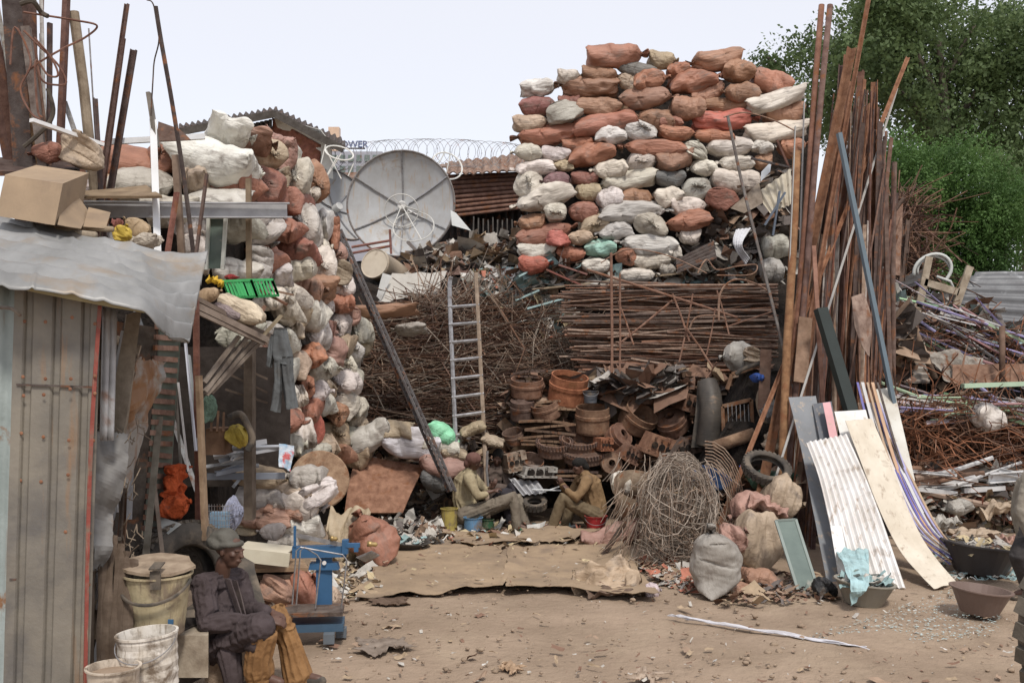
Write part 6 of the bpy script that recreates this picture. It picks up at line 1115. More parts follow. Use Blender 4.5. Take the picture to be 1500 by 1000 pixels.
o = [q for q in C.objects if q.get('label', '').startswith('translucent grey-white')][0]; o.rotation_euler = (0, R(-90 * NECK[TIED[0].name]), 0); o.scale = (.74, .44, .52); o.location.z = .36; o.color = (.36, .335, .30, 1)
# wire ball
def wireball():
    rr = random.Random(4); mb = MB(); D = 12.3
    for k in range(330):
        mb.mi = rr.choice([1, 3, 3, 3, 3, 1]); cx, cy = rr.gauss(985, 20), rr.gauss(740, 30); rx, rz = rr.uniform(18, 62), rr.uniform(40, 84) * (1 if cy < 760 else .7); a0 = rr.uniform(0, 6.3); ln = rr.uniform(1.2, 4.2); ph = rr.uniform(0, 6); dd = rr.uniform(-.5, .5)
        pts = []
        for i in range(12):
            a = a0 + ln * i / 11; x = cx + rx * math.cos(a) + 4 * math.sin(3 * a + ph); y = min(cy + rz * math.sin(a) + 4 * math.sin(4 * a + ph), 842); q_ = math.hypot((x - 983) / 56, (y - 752) / 86); lm_ = .85 + .22 * noise.noise(Vector((x * .03, y * .03, k * .5))); k_ = 1 if q_ < lm_ else (lm_ + .35 * math.tanh((q_ - lm_) * .8)) / q_; pts.append((993 + (x - 983) * k_, 752 + (y - 752) * k_, D + dd + .3 * math.sin(a + ph)))
        mb.tube(pts, rr.uniform(.004, .0065), 3)
    for k in range(170):
        mb.mi = rr.choice([1, 3]); x = rr.uniform(905, 1060); y = rr.uniform(660, 810); l = rr.uniform(20, 60); dx = (x - 983) * .35 + rr.uniform(-12, 12); mb.tube(smoothpts([(x, y, D - .3), (x + dx * .4 + rr.uniform(-5, 5), y + l * .5, D - .35), (x + dx, min(y + l, 846), D - .3)], 3), .0045, 3)
    for k in range(160):
        mb.mi = rr.choice([1, 3, 3]); x, y = rr.uniform(920, 1050), rr.uniform(690, 835); a = rr.uniform(0, 3.14); l = rr.uniform(8, 30); mb.tube([(x, y, D - .55), (x + l * math.cos(a) * .5 + rr.uniform(-4, 4), y + l * math.sin(a) * .5, D - .6), (x + l * math.cos(a), y + l * math.sin(a), D - .5)], .004, 3)
    mb.out('wire_ball', WM, None, None, 'big upright ball of tangled pale wire right of the seated men', 'wire ball')
    for k in range(9):
        r0 = 34 + k * 3.2; MB().tube([(1035 + r0 * math.cos(a) * (.9 if math.cos(a) > 0 else .5), 735 + r0 * 1.5 * math.sin(a), 12.6 + k * .02) for a in [R(-95 + 17 * i) for i in range(12)]], .008, 5).out('wire_hoop', 'rust', None, (.36, .27, .2), '%s hoop outward of the coil right of the wire ball' % ordw(k + 1), 'wire hoop', 'concentric wire hoops')
wireball()
lump('blue_sheet', 'blue sheet piece seen through the wire hoops', 'sheet', 1040, 700, 30, 50, 12.9, (.03, .075, .19), 'paint', 70, .1)
# ================================================================ CARDBOARD AND GROUND THINGS
def gsheet(name, label, cat, pts, m, col=None, lift=.02, cur=.05, seed=0, th=.006):
    """ground sheet: back-left, back-right, front-right, front-left in pixels"""
    c = [G(x, y) for x, y in pts]
    def f(u, v):
        p = c[0].lerp(c[1], u).lerp(c[3].lerp(c[2], u), v); e = max(0, abs(u - .5) * 2 - .75) * 2 + max(0, v - .8) * 2.5
        q = .06 * noise.noise(Vector((u * 3, v * 3, seed))) if (v in (0, 1) or u in (0, 1)) else 0
        dd = (c[3] - c[0]).normalized(); sd_ = (c[1] - c[0]).normalized(); p = p + dd * (.30 * noise.noise(Vector((u * 1.7, seed * 3, 1))) + .07 * noise.noise(Vector((u * 16, seed, 1)))) * max(0, abs(v - .5) * 2 - .8) * 5 + sd_ * (.18 * noise.noise(Vector((v * 2.3, seed, 9))) + .05 * noise.noise(Vector((v * 15, seed, 9)))) * max(0, abs(u - .5) * 2 - .8) * 5
        return p + Vector((0, 0, lift + .035 * abs(noise.noise(Vector((u * 4, v * 3, seed)))) + cur * max(0, noise.noise(Vector((u * 5 + seed, v * 2, seed + 4))) + .35) * e + q * .5))
    mb = MB(); mb.grid(f, 36, 20, th); return mb.out(name, m, None, col, label, cat, 'flattened cardboard on the yard floor' if m == 'card' else None)
gsheet('cardboard_sheet', 'left flattened cardboard sheet with raised front edge on the dirt', 'cardboard sheet', [(550, 803), (748, 798), (742, 866), (525, 882)], 'card', lift=.03, cur=.07, seed=1)
gsheet('cardboard_sheet', 'right flattened cardboard sheet carrying the burlap heap', 'cardboard sheet', [(746, 806), (905, 790), (962, 876), (738, 868)], 'card', lift=.04, cur=.08, seed=2)
gsheet('cardboard_sheet', 'small cardboard sheet under the sorting litter by the men', 'cardboard sheet', [(640, 788), (790, 786), (838, 798), (690, 806)], 'card', lift=.05, cur=.1, seed=3)
gsheet('cardboard_sheet', 'torn cardboard sheet beneath the feet of brown-shirted man', 'cardboard sheet', [(760, 782), (880, 780), (845, 800), (760, 808)], 'card', lift=.07, cur=.1, seed=4)
put_sack(888, 856, 96, 44, 4, 'n', 10.7, label='open beige burlap sack spilling rags on the cardboard', depth=.55, mesh=SOFT[1])
lump('rag_pile', 'dark and orange rags spilling out of the burlap sack', 'rags', 896, 868, 70, 16, 10.4, (.16, .11, .08), 'cloth', 0, .3)
lump('white_rag', 'small grey and white rag on the cardboard seam', 'rag', 768, 812, 34, 10, 12.6, (.42, .40, .37), 'cloth'); lump('clear_bag', 'small pinkish clear bag right of the burlap sack', 'bag', 956, 864, 24, 22, 10.5, (.62, .52, .54), 'sack')
basin_n = 0
def basin(label, x, yb, wp, hp_, col, m='clean', fillc=None, D=None, n=28):
    D = D or gd(yb); s = D / F; b = P(x, yb, D); r_ = wp * s / 2; h = hp_ * s; t = T('basin', label, 'basin', b); mb = MB(); mt = Matrix.Translation(b) @ Matrix.Rotation(.1, 4, 'Y')
    mb.lathe([(.01, 0), (r_ * .62, 0), (r_ * .98, h * .93), (r_ * 1.06, h * .95), (r_ * 1.06, h), (r_ * .95, h), (r_ * .6, .02), (.01, .02)], n, mt); mb.out('bowl', m, t, col)
    if fillc: mb = MB(); bits(mb, [mt @ Vector((rnd.uniform(-.7, .7) * r_, rnd.uniform(-.6, .6) * r_, h * rnd.uniform(.7, 1.15))) for _ in range(90)], rnd, .05, .14, fillc); mb.out('contents', LM, t)
    return t
basin('dark plastic basin of glass with pale blue cloth over its rim', 1264, 884, 84, 34, (.24, .22, .18), fillc=[5, 5, 0])
sheetobj('blue_cloth', 'pale blue cloth draped over the front of dark basin', 'cloth', [G(1222, 846, .34), P(1245, 850, 9.75), P(1243, 884, 9.72)], [G(1272, 842, .34), P(1272, 856, 9.75), P(1262, 868, 9.72)], 'cloth', (.40, .58, .60), nz=.05, nsc=9, nu=16, nv=16)
basin('worn brown basin standing alone near the right edge', 1434, 897, 84, 36, (.17, .12, .10), fillc=None)
basin('wide black basin full of sorted scraps left of big brown sack', 362 + 0, 1200, 10, 4, (.1, .1, .1)) if False else None
basin('low black basin of paper scraps beside the terracotta sack', 592, 806, 72, 16, (.06, .055, .05), fillc=[0, 1, 4, 5]); basin('large dark basin heaped with scraps by the right heap', 1434, 838, 110, 44, (.06, .055, .055), fillc=[0, 8, 3, 4])
lump('black_bag', 'shiny black plastic bag left of the pale blue cloth', 'bag', 1208, 868, 34, 34, 10.3, (.015, .015, .016), 'sack', 30)
gsheet('metal_strip', 'long thin white strip lying bent on the bare dirt', 'strip', [(985, 904), (1262, 950), (1261, 951), (986, 905.2)], 'clean', (.60, .60, .64), lift=.01, cur=.02, seed=6)
for k, (a, b, c, d, cl, l) in enumerate((((520, 936), (590, 938), (600, 954), (525, 955), (.27, .22, .18), 'dark flat board sunk in dirt near scale foot'), ((735, 975), (765, 978), (755, 988), (730, 984), (.50, .36, .24), 'small tan cardboard scrap at bottom of the yard'), ((540, 875), (600, 880), (590, 890), (540, 888), (.16, .11, .08), 'curled brown bark strip before the left cardboard'), ((930, 990), (965, 988), (962, 998), (928, 999), (.45, .36, .28), 'pale scrap at bottom edge below the wire strip'))): gsheet('scrap_board', l, 'scrap', [a, b, c, d], 'wood', cl, lift=.012, cur=.03, seed=10 + k)
# litter on the floor
def gl(n, poly, smin, smax, cols, seed, name='litter', z=.01, flat=.4):
    r = random.Random(seed); mb = MB(); pts = [G(c[0], c[1], z + r.uniform(0, .02)) for c in clumps_in(poly, n, 0, r, 1, 1, 1, 0)]; bits(mb, pts, r, smin, smax, cols, flat); mb.out(name, LM, kind='stuff')
gl(420, [(480, 800), (1140, 830), (1500, 870), (1500, 1005), (460, 1005)], .012, .035, [0, 1, 2, 3, 4, 2, 3], 51)
gl(130, [(480, 860), (1140, 880), (1500, 900), (1500, 1005), (460, 1005)], .03, .07, [2, 3, 9, 9, 3, 0], 52, flat=.2)
gl(380, [(610, 785), (660, 770), (800, 768), (880, 772), (900, 800), (780, 806), (640, 800)], .05, .14, [0, 1, 4, 8, 8, 2, 6, 5, 3, 9], 53, z=.03, flat=.5)
gl(500, [(560, 770), (650, 775), (640, 800), (560, 800), (540, 780)], .05, .16, [0, 1, 4, 4, 7, 2, 3], 54, z=.08, flat=.9)
gl(420, [(900, 815), (1080, 830), (1010, 870), (960, 850), (890, 800)], .03, .10, [0, 2, 3, 9, 4, 6], 55)
gl(150, [(535, 870), (560, 808), (900, 800), (950, 870)], .012, .05, [0, 2, 3, 9, 3, 8], 59, z=.09, flat=.3)
gl(260, [(1040, 850), (1200, 840), (1230, 885), (1060, 890)], .04, .12, [2, 3, 9, 3, 7], 56, z=.03)
gl(300, [(440, 830), (540, 800), (560, 870), (450, 900)], .04, .13, [0, 4, 8, 9, 1], 57, z=.02)
gl(240, [(1330, 800), (1500, 820), (1500, 850), (1400, 850)], .03, .08, [5, 5, 1, 0], 58)
def shards():
    r = random.Random(60); mb = MB(); 
    for c in clumps_in([(1180, 935), (1300, 895), (1400, 860), (1465, 880), (1465, 930), (1330, 945)], 900, 0, r, 1, 1, 1, 0):
        p = G(c[0], c[1], .012); s_ = r.uniform(.006, .02); a = r.uniform(0, 6); q = [p + Vector((s_ * math.cos(a + k * 2 + r.random()), s_ * math.sin(a + k * 2 + r.random()), .006 * r.random())) for k in range(3)]; mb.add(q, [(0, 1, 2)])
    mb.out('glass_shards', 'shards', kind='stuff')
shards()
def pebbles():
    r = random.Random(61); mb = MB()
    for c in clumps_in([(480, 830), (1140, 850), (1500, 870), (1500, 1010), (440, 1010)], 330, 0, r, 1, 1, 1, 0):
        s_ = r.uniform(.008, .022) * (.6 + r.random() ** 3); mb.blob(G(c[0], c[1], s_ * .3), (s_ * 1.2, s_, s_ * .7), Matrix.Rotation(r.uniform(0, 3), 3, 'Z'), 7, 5, .4, r.random() * 9)
    mb.out('pebbles', 'dirt', kind='stuff', smooth=True)
pebbles()
# ================================================================ RIGHT: upright bundle, sheets, heaps
rr = random.Random(101)
def stand(a, b, wp_, c, kind='angle', D0=14.0, m='rust', ext=True, tw=0, Dt=None):
    p0 = P(a[0], a[1], (Dt or D0 + .5)); p1 = P(b[0], b[1], D0)
    if ext: d = p1 - p0; p1 = p0 + d * (p0.z / -d.z)
    w_ = wp_ * D0 / F; mb = MB()
    if kind == 'tube': mb.tube([p0.lerp(p1, k / 6) + Vector((.01 * math.sin(k * 1.7 + a[0]), .01 * math.cos(k + a[0]), 0)) for k in range(7)], w_ / 2, 10)
    elif kind == 'flat': mb.beam(p1, p0, w_, max(.012, w_ * .1), tw=tw)
    elif kind == 'angle': mb.angle(p1, p0, w_, .01, tw=tw)
    else: mb.chan(p1, p0, w_, w_ * .5, .01, tw=tw)
    return mb, (pxy(p0)[0] + pxy(p1)[0])
PL = [((1204, 8), (1178, 336), 9, (.25, .13, .09), 'tube', 13.6), ((1215, 8), (1184, 361), 9, (.20, .13, .11), 'tube', 13.5), ((1248, 69), (1185, 378), 10, (.25, .135, .08), 'angle', 13.5), ((1273, -5), (1212, 330), 5, (.30, .16, .10), 'angle', 13.7), ((1330, 84), (1269, 235), 4.5, (.38, .20, .12), 'angle', 14.2),
      ((1314, 130), (1275, 255), 3, (.45, .44, .42), 'flat', 14.1), ((1168, 222), (1157, 440), 12, (.31, .175, .09), 'tube', 13.3), ((1165, 185), (1150, 540), 4, (.36, .36, .35), 'flat', 13.2), ((1178, 150), (1168, 500), 5, (.40, .40, .39), 'flat', 13.6), ((1240, 80), (1222, 330), 7, (.28, .13, .09), 'chan', 13.9), ((1232, 95), (1220, 300), 6, (.15, .10, .09), 'angle', 14.0)]
ps = []
for a, b, w_, c, k, D in PL:
    mb, x = stand(a, b, w_, c, k, D); ps.append((x, mb.out('upright_bar', 'clean' if c[0] < .5 and abs(c[0] - c[2]) < .05 else 'rust', None, c, None, 'bar', 'long scrap bars standing in the upright bundle', smooth=(k == 'tube'))))
for i in range(84):
    xt = 1222 + 86 * (i / 84) + rr.uniform(-8, 8); yt = 100 + abs(xt - 1262) * .9 + rr.uniform(0, 190) * rr.random() + (60 if xt > 1290 else 0); xb = 1170 + 118 * (i / 84) + rr.uniform(-26, 26)
    c = rr.choice([(.20, .11, .08), (.25, .13, .09), (.15, .09, .075), (.31, .165, .10), (.11, .08, .07), (.22, .14, .11), (.32, .25, .20), (.09, .065, .06), (.17, .12, .10)])
    mb, x = stand((xt, yt), (xb, 590), rr.choice([1.6, 2, 3, 4, 5, 6, 8, 10]), c, rr.choice(['angle', 'chan', 'flat', 'tube', 'angle']), 13.5 + rr.uniform(0, 1.3), tw=rr.uniform(0, 3)); ps.append((x, mb.out('upright_bar', 'rust', None, c, None, 'bar', 'long scrap bars standing in the upright bundle')))
for i in range(16):
    xt = rr.uniform(1186, 1290); yt = rr.uniform(220, 420); c = rr.choice([(.24, .15, .11), (.42, .32, .24), (.2, .12, .1), (.36, .18, .11), (.48, .45, .42)])
    mb, x = stand((xt, yt), (max(1160, xt + rr.uniform(-40, 14)), 620), rr.choice([2, 3, 5, 8]), c, rr.choice(['flat', 'angle', 'tube']), 13.3 + rr.uniform(-.1, .4), tw=rr.uniform(0, 3)); ps.append((x, mb.out('upright_bar', 'rust', None, c, None, 'bar', 'long scrap bars standing in the upright bundle')))
for i, (_, o) in enumerate(sorted(ps, key=lambda t: t[0])): o['label'] = 'scrap bar, %s from left in the upright bundle before the trees' % ordw(i + 1)
mb = MB(); mb.chan(G(1352, 804), P(1229, 195, 12.8), .075, .05, .01); mb.out('slate_channel', 'clean', None, (.15, .20, .24), 'long slate-blue channel leaning across the right of the upright bundle', 'channel')
MB().tube([(1066, 170, 14.0), (1085, 260, 13.9), (1120, 400, 13.6), (1150, 520, 13.3), (1168, 600, 13.2)], .02, 6).out('leaning_rod', 'rust', None, (.20, .19, .18), 'thin grey rod leaning in front of the sack wall right side', 'rod')
mb = MB(); a, b = P(1202, 452, 13.0), P(1258, 640, 12.6)
mb.chan(b, a, .16, .09, .01, tw=R(160)); mb.out('dark_channel', 'clean', None, (.03, .038, .035), 'black-green metal channel leaning at foot of the upright bundle', 'channel')
for x0, y0, x1, y1, w_, D, c, l in ((1180, 465, 1172, 560, 20, 13.1, (.30, .20, .14), 'wide rusty plate standing left of black-green channel'), (1122, 512, 1118, 600, 16, 14.2, (.25, .16, .12), 'short brown board standing right of the radiator frame'), (1150, 545, 1160, 600, 22, 13.3, (.20, .13, .10), 'short dark board at foot of the orange pipe'), (1192, 360, 1205, 590, 6, 13.1, (.34, .19, .14), 'narrow red-brown bar just left of black-green channel'), (1262, 520, 1268, 600, 22, 13.6, (.34, .17, .10), 'orange-brown plate right of black-green channel')):
    MB().beam(P(x1, y1, D), P(x0, y0, D + .2), w_ * D / F, .03, up=(0, 1, 0)).out('board', 'wood', None, c, l, 'board')
sheetobj('curled_sheet', 'curled grey-brown sheet hanging in the upright bundle', 'sheet', [(1247, 435, 13.2), (1252, 480, 13.1), (1270, 520, 13.2)], [(1266, 428, 13.3), (1276, 470, 13.3), (1274, 522, 13.3)], 'rust', (.36, .27, .22), nz=.03)
# panels leaning in front
def pan(name, label, A, B, m, c, **k):
    m = 'panel'
    return sheetobj(name, label, 'panel', A, B, m, c, 'panels leaning at foot of the upright bundle', **k)
pan('panel', 'slate grey flat panel behind the white corrugated sheet', [(1155, 582, 12.9), (1178, 680, 12.2), (1212, 860, 10.9)], [(1195, 580, 12.9), (1212, 680, 12.3), (1250, 860, 11.0)], 'clean', (.20, .215, .235), nz=.01)
pan('panel', 'dark slate narrow panel beside the slate grey one', [(1190, 592, 12.8), (1225, 760, 11.7)], [(1218, 588, 12.8), (1250, 760, 11.7)], 'clean', (.10, .11, .13), nz=.01)
pan('panel', 'narrow pink painted strip above the white corrugated sheet', [(1205, 590, 12.6), (1225, 690, 12.0)], [(1216, 589, 12.6), (1238, 690, 12.0)], 'paint', (.62, .34, .36), nz=.005)
pan('panel', 'plain white board behind the cream ribbed panel', [(1222, 603, 12.5), (1262, 760, 11.6)], [(1268, 600, 12.5), (1310, 760, 11.6)], 'clean', (.72, .72, .70), nz=.005)
pan('corrugated_sheet', 'long white corrugated sheet leaning in front of slate panel', [(1181, 648, 12.0), (1200, 700, 11.7), (1216, 770, 11.3), (1234, 846, 10.9)], [(1240, 636, 12.1), (1268, 700, 11.7), (1298, 780, 11.2), (1326, 862, 10.75)], 'clean', (.72, .71, .70), corr=8, amp=.018, nz=.012, nsc=1.2)
pan('panel', 'small white offcut at lower left of white corrugated sheet', [(1216, 770, 11.2), (1228, 842, 10.8)], [(1232, 770, 11.25), (1246, 842, 10.85)], 'clean', (.78, .78, .77), nz=.004)
pan('ribbed_sheet', 'long cream ribbed panel bending out onto the ground', [(1238, 616, 12.2), (1262, 680, 11.9), (1290, 750, 11.6), (1322, 812, 11.25), (1368, 862, 10.72)], [(1277, 613, 12.3), (1305, 680, 12.0), (1330, 745, 11.7), (1358, 800, 11.35), (1401, 853, 10.85)], 'clean', (.66, .60, .50), corr=2, amp=.006, nz=.012, nsc=1.5, nv=24)
pan('off_white_slab', 'off-white flat slab leaning right of the blue strips', [(1281, 572, 13.0), (1322, 710, 12.2)], [(1308, 569, 13.0), (1340, 705, 12.2)], 'clean', (.58, .57, .52), nz=.004, th=.03)
t = T('glass_panel', 'dusty green framed glass panel leaning on the burlap sack', 'glass panel', P(1185, 868, 10.6)); A = [(1136, 762, 11.1), (1170, 869, 10.5)]; B = [(1165, 760, 11.15), (1198, 864, 10.6)]
strip(A, B, nz=0, th=.008).out('pane', 'glass', t, None); mb = MB()
for a, b in ((A[0], A[1]), (B[0], B[1]), (A[0], B[0]), (A[1], B[1])): mb.beam(V(a) + Vector((0, -.01, 0)), V(b) + Vector((0, -.01, 0)), .03, .02)
mb.out('frame', 'clean', t, (.22, .26, .24))
st = []
for k in range(15):
    u = k / 14; x0 = 1256 + 34 * u; y0 = 560 + 30 * (k % 3); c = [(.14, .13, .38), (.52, .34, .22), (.20, .18, .42), (.55, .55, .55), (.13, .11, .10), (.36, .35, .55), (.42, .30, .20), (.65, .62, .60)][k % 8]
    pts = smoothpts([(x0, y0, 13.0 - .02 * k), (x0 + 34 + 6 * u, 690, 12.2), (x0 + 72 + 10 * u, 770, 11.7), (1392 + 22 * u, 826 - 4 * (k % 4), 11.5)], 6); mb = MB()
    for a, b in zip(pts, pts[1:]): mb.beam(a, b, .028 + .012 * (k % 2), .012)
    st.append(mb.out('bent_strip', 'clean' if k % 8 != 4 else 'rust', None, c, '%s strip, %s from left of those bending right of cream panel' % (('blue-violet', 'tan', 'violet', 'grey', 'black', 'lilac', 'brown', 'white')[k % 8], ordw(k + 1)), 'strip', 'long thin strips leaning right of the cream panel'))
# right-hand heaps
def scat(n, poly, Df, lmin, lmax, w0, w1, cols, seed, ang, name, label, m='paint', group=None, kinds=('flat', 'tube', 'chan'), cat=None, offd=.35):
    r = random.Random(seed); out = []
    for p in region_pts(poly, n, Df, r, offd):
        a = ang + r.gauss(0, .16); l = r.uniform(lmin, lmax) / 2; d = Vector((math.cos(a), r.gauss(0, .25), math.sin(a))).normalized() * l; w_ = r.uniform(w0, w1); mb = MB(); k = r.choice(kinds)
        if k == 'tube': mb.tube([p - d, p + Vector((0, 0, r.uniform(-.04, .04))), p + d], w_ / 2, 6)
        elif k == 'flat': mb.beam(p - d, p + d, w_, .01, tw=r.uniform(-1, 1))
        else: mb.chan(p - d, p + d, w_, w_ * .5, .005, tw=r.uniform(0, 6))
        out.append((pxy(p)[1], mb.out(name, m, None, r.choice(cols), None, cat or name.replace('_', ' '), group)))
    for i, (_, o) in enumerate(sorted(out, key=lambda t: t[0])): o['label'] = label % ordw(i + 1)
pc = [(.40, .52, .36), (.30, .27, .46), (.55, .55, .55), (.42, .24, .24), (.60, .58, .55), (.25, .17, .12), (.33, .31, .5), (.36, .55, .34), (.5, .42, .45)]
scat(90, [(1330, 430), (1400, 440), (1500, 500), (1560, 560), (1560, 600), (1440, 545), (1310, 520)], lambda x, y: 17.4, .5, 2.2, .02, .06, pc, 201, -.42, 'coloured_strip', 'thin coloured strip, %s down on the upper right heap', group='coloured strips on the upper right heap', offd=.6)
scat(70, [(1300, 572), (1560, 590), (1560, 625), (1320, 610)], lambda x, y: 15.1, .5, 2.0, .02, .06, pc, 202, -.06, 'coloured_strip', 'thin coloured strip, %s down on the lower right heap', group='coloured strips on the lower right heap', offd=.6)
scat(34, [(1310, 680), (1500, 690), (1560, 720), (1500, 735), (1330, 725)], lambda x, y: 14.5, .5, 1.4, .04, .14, [(.6, .6, .6), (.30, .18, .12), (.22, .14, .1), (.66, .67, .68), (.36, .26, .2)], 203, .05, 'scrap_bar', 'flat scrap bar, %s down at the foot of right heap', group='scrap bars in the right heap foot')
wires([(1310, 595), (1560, 610), (1560, 690), (1330, 690)], 900, lambda x, y: 14.9, .7, .009, [0, 5, 5, 2, 0], 35, ang=.9, curl=.3, segs=5, name='rusty_wire_tangle')
wires([(1330, 450), (1560, 520), (1560, 560), (1320, 520)], 160, lambda x, y: 17.2, .9, .010, [0, 5, 2], 36, ang=.7, curl=.2, segs=4, name='rusty_wire_tangle')
stuff([(1310, 430), (1430, 440), (1560, 520), (1560, 600), (1310, 590)], 420, lambda x, y: 17.5, .10, .35, [2, 3, 7, 4, 3, 0, 5], seed=205)
stuff([(1330, 720), (1560, 725), (1560, 800), (1400, 800), (1350, 770)], 700, lambda x, y: 14.3, .06, .22, [0, 1, 2, 3, 4, 6, 9, 8], seed=206)
stuff([(1300, 690), (1560, 690), (1560, 740), (1330, 740)], 240, lambda x, y: 14.5, .10, .35, [2, 3, 3, 7, 4], seed=207)
stuff([(1290, 480), (1320, 440), (1330, 560), (1300, 600)], 160, lambda x, y: 15.5, .1, .4, [2, 3, 7], seed=208)
sheetobj('corrugated_sheet', 'dark grey corrugated sheet leaning at far right under the bush', 'sheet', [(1432, 398, 19.5), (1405, 425, 19.0), (1400, 475, 18.6)], [(1600, 396, 19.5), (1600, 430, 19.0), (1600, 500, 18.6)], mat('grey_tin', (.17, .175, .18), (.12, .12, .125), 3, (.28, .29, .3), 2, .6, rough=.5, metal=.3, bump=.2), None, corr=8, amp=.035, axis='v', smooth=True)
sheetobj('corrugated_sheet', 'dirty corrugated sheet propped by round poles in right heap', 'sheet', [(1305, 492, 16.6), (1308, 560, 16.1)], [(1352, 498, 16.7), (1362, 560, 16.2)], 'rust', (.36, .33, .29), corr=7, amp=.03, axis='v', nz=.06)
sheetobj('crumpled_sheet', 'crumpled grey sheet right of the dirty corrugated one', 'sheet', [(1352, 510, 16.5), (1385, 560, 16.1)], [(1440, 525, 16.6), (1430, 562, 16.1)], 'rust', (.34, .32, .28), nz=.14, nsc=3, nu=20, nv=16)
sheetobj('awning_sheet', 'black tilted sheet behind the pale wooden frame', 'sheet', [(1300, 415, 18.4), (1300, 430, 17.8)], [(1352, 393, 18.6), (1350, 418, 17.8)], 'rust', (.07, .07, .07), nz=.03)
sheetobj('brown_sheet', 'flat brown sheet lying across the lower right heap', 'sheet', [(1340, 578, 15.6), (1350, 600, 14.8)], [(1500, 592, 15.6), (1450, 606, 14.7)], 'rust', (.30, .22, .20), nz=.05)
sheetobj('brown_sheet', 'wide rust-brown board standing at the right behind round pole', 'sheet', [(1395, 535, 16.3), (1395, 562, 16.1)], [(1600, 530, 16.3), (1600, 566, 16.1)], 'rust', (.26, .16, .11), nz=.03)
for a, b, w_, D, l, c in (((1326, 450), (1370, 555), .10, 16.0, 'round brown pole leaning over the dirty corrugated sheet', (.20, .14, .10)), ((1468, 478), (1468, 560), .09, 15.9, 'round brown pole standing upright at right', (.17, .11, .08)), ((1378, 548), (1384, 535), .03, 15.8, 'short pale stick by the leaning pole foot', (.45, .36, .32))): MB().tube([P(*a, D + .2), P(*b, D)], w_ / 2, 10).out('wooden_pole', 'wood', None, c, l, 'pole', smooth=True)
t = T('broken_chair', 'pale wooden chair-like frame standing against the bush', 'frame', P(1385, 452, 17.4)); mb = MB()
for nm, a, b in (('leg', (1361, 376), (1346, 450)), ('leg', (1421, 390), (1400, 449)), ('rail', (1354, 413), (1404, 428)), ('rail', (1335, 448), (1350, 452))): MB().beam(P(*a, 17.4), P(*b, 17.4), .12, .05, up=(0, 1, 0)).out(nm, 'wood', t, (.42, .36, .28))
mb = MB(); mb.tube([(1366 + 27 * math.cos(a) + 5 * math.sin(a), 396 - 24 * math.sin(a), 17.7) for a in [R(200 - 12 * i) for i in range(21)]], .03, 7); mb.tube([(1368 + 24 * math.cos(a), 398 - 22 * math.sin(a), 17.75) for a in [R(190 - 12 * i) for i in range(18)]], .02, 6); mb.tube([(1372, 405, 17.6), (1392, 412, 17.6), (1398, 425, 17.6)], .025, 6); mb.out('bent_tube', 'clean', None, (.52, .54, .52), 'bent pale tube hoop behind the pale wooden frame', 'tube', smooth=True)
for x, y, w_, h_, an, c, l, D in ((1448, 615, 50, 34, -20, 'w', 'torn white plastic bag on the right heap wires', 14.4), (1462, 748, 56, 28, 4, 'n', 'tan cardboard-coloured sack at foot of right heap', 14.0), (1400, 745, 40, 22, 10, 'k', 'greyish rag bundle at foot of right heap', 14.1), (1480, 800, 30, 40, 0, 'q', 'pinkish sack partly hidden by the man at right edge', 12.6), (1380, 770, 44, 26, 0, 'k', 'grey sack right of the bent strips foot', 13.9), (1350, 700, 90, 14, 0, 't', 'long brown roll lying in the right heap', 14.4), (1395, 690, 90, 14, -2, 'b', 'rusty brown roll beside the long brown roll', 14.5), (1425, 782, 60, 22, 0, 'n', 'tan scraps sack above the large dark basin', 13.3)): lump('sack', l, 'sack', x, y, w_, h_, D, COL[c][0], 'sack', an, .35)
for k, (a, b, l) in enumerate((((1315, 712), (1400, 722), 'left white gutter length in the right heap foot'), ((1410, 718), (1470, 714), 'right white gutter length in the right heap foot'), ((1410, 565), (1560, 560), 'green-white strip lying on the lower right heap'))): MB().beam(P(*a, 14.2), P(*b, 14.2), .12, .06).out('gutter', 'clean', None, ((.6, .6, .6), (.62, .62, .62), (.42, .56, .42))[k], l, 'gutter')
wires([(1282, 300), (1345, 285), (1372, 400), (1330, 440), (1288, 440)], 520, lambda x, y: 19.6, 1.3, .012, [0, 2, 4, 0], 37, ang=1.2, curl=.12, name='dry_branches')
scat(12, [(1288, 330), (1330, 320), (1340, 420), (1290, 430)], lambda x, y: 18.6, .8, 1.8, .04, .14, [(.2, .12, .09), (.14, .1, .08), (.3, .2, .15)], 209, 1.3, 'scrap_board', 'brown scrap board, %s down between upright bundle and bush', m='rust', group='boards between the bundle and the bush')
# things in the sack wall gap
sheetobj('corrugated_sheet', 'mint-edged corrugated sheet jammed right of the sack wall', 'sheet', [(1108, 284, 16.9), (1128, 312, 16.7)], [(1158, 248, 16.9), (1160, 300, 16.7)], 'paint', (.55, .50, .40), corr=5, amp=.02, nz=.03)
sheetobj('timber_sheet', 'grey weathered sheet below the mint-edged sheet', 'sheet', [(1070, 305, 16.9), (1090, 312, 16.8)], [(1112, 268, 16.9), (1118, 296, 16.8)], 'wood', (.30, .25, .20), nz=.03)
sheetobj('striped_sheet', 'small bluish white sheet poking from the sack wall gap', 'sheet', [(1115, 252, 16.9), (1114, 266, 16.9)], [(1130, 236, 16.9), (1128, 252, 16.9)], 'clean', (.55, .60, .66))
sheetobj('curved_duct', 'curved shiny white duct piece in the dark gap', 'duct', [(1078, 336, 16.9), (1074, 358, 16.8), (1092, 388, 16.9)], [(1100, 334, 16.9), (1087, 358, 16.7), (1098, 378, 16.9)], 'clean', (.66, .68, .72), corr=4, amp=.01)
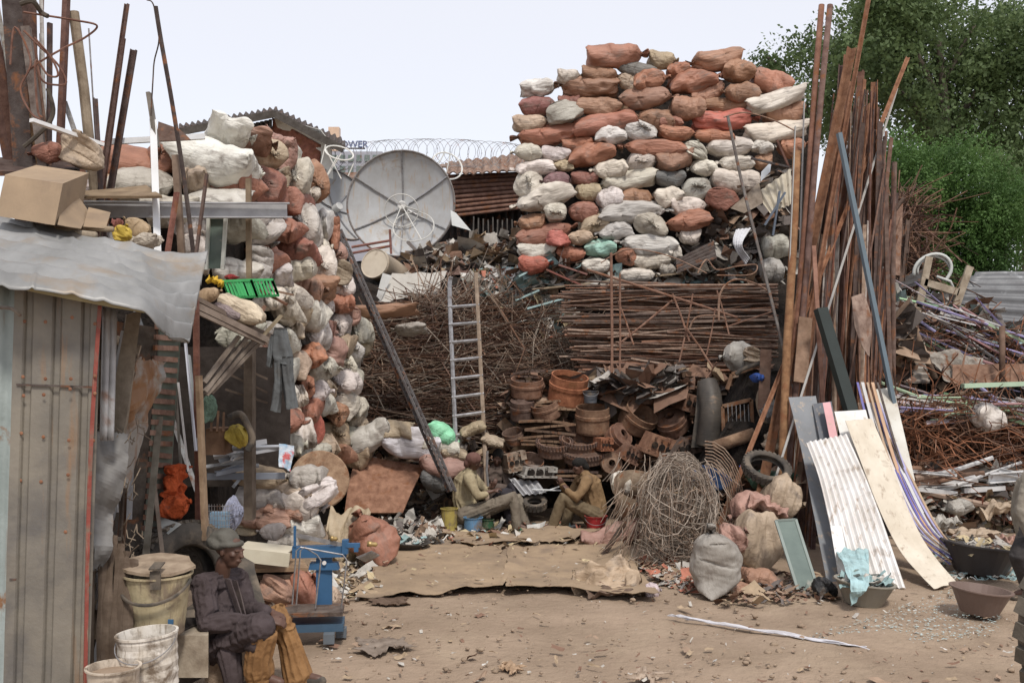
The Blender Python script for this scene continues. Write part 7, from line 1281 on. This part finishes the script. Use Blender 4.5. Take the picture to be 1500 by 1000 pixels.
sheetobj('corrugated_sheet', 'dark corrugated sheet lying at right end above stacked bars', 'sheet', [(990, 380, 17.2), (992, 400, 16.9)], [(1045, 352, 17.2), (1050, 378, 16.9)], 'rust', (.12, .10, .09), corr=5, axis='v', amp=.02)
for k, (a, b, w_, c, l, m) in enumerate((((1120, 330), (1150, 282), .06, (.14, .17, .22), 'left of two dark blue frame bars in the gap', 'clean'), ((1132, 345), (1142, 280), .05, (.14, .17, .22), 'right of two dark blue frame bars in the gap', 'clean'), ((1100, 232), (1156, 245), .05, (.10, .09, .09), 'black bar above the mint-edged sheet', 'rust'), ((1138, 205), (1156, 246), .04, (.17, .09, .07), 'rusty bar slanting above the mint-edged sheet', 'rust'),
        ((780, 424), (1000, 400), .05, (.35, .28, .2), 'pale long lath lying on top of stacked bars', 'wood'), ((800, 395), (852, 418), .12, (.24, .09, .07), 'maroon flat board under the sack wall left end', 'paint'), ((818, 388), (860, 402), .10, (.24, .12, .10), 'second maroon board under sack wall left end', 'paint'), ((760, 405), (808, 380), .08, (.40, .55, .56), 'pale turquoise strip under the sack wall left end', 'paint'), ((755, 440), (790, 425), .10, (.36, .50, .50), 'lower pale turquoise strip in the litter slope', 'paint'), ((772, 452), (830, 436), .08, (.40, .56, .56), 'third pale turquoise strip near the stacked bars', 'paint'), ((520, 452), (605, 442), .16, (.36, .22, .14), 'thick brown half pipe left of the ladder top', 'rust'), ((515, 462), (610, 455), .07, (.30, .18, .12), 'thin brown pipe below the thick brown half pipe', 'rust'))):
    D = 16.6 if k < 4 else (17.4 if k < 10 else 17.7); MB().beam(P(*a, D), P(*b, D), w_, .03).out('scrap_bar', m, None, c, l, 'bar')
# lattice of dark scrap below the stacked bars and around the drums
stuff([(880, 550), (1010, 540), (1130, 560), (1100, 700), (1000, 680), (880, 700), (740, 700), (740, 560)], 620, lambda x, y: 15.9, .12, .4, [2, 3, 7, 7, 3, 9], seed=211, name='rusty_scrap')
stuff([(500, 690), (530, 640), (680, 640), (760, 690), (740, 770), (500, 770)], 500, lambda x, y: 15.6, .10, .3, [2, 3, 7, 7, 9, 4], seed=212, name='rusty_scrap')
stuff([(880, 555), (1000, 545), (1010, 575), (890, 580)], 120, lambda x, y: 15.6, .15, .5, [7, 7, 3, 4], seed=213, name='rusty_scrap')
stuff([(930, 700), (960, 690), (1150, 690), (1150, 800), (1050, 780), (950, 780)], 260, lambda x, y: 13.9, .10, .3, [3, 7, 7, 9, 2], seed=214, name='rusty_scrap')
# tractor-like lugged wheel, right edge
def wheel():
    D = 6.3; c = P(1606, 915, D); t = tyre('tractor_tyre', 'big dark lugged tyre cut off by the right edge', c, (.50, -.86, 0), .60, .34, 26, .6, rib=.03); 
    t['label'] = 'big dark lugged tyre cut off by the right edge'
wheel()
for o in C.objects:
    if o.name.startswith('tread') and o.parent and o.parent.name.startswith('tractor'): o.data.materials[0] = mat('dusty_rubber', (.17, .145, .115), (.09, .08, .065), 5, rough=1, bump=.5)
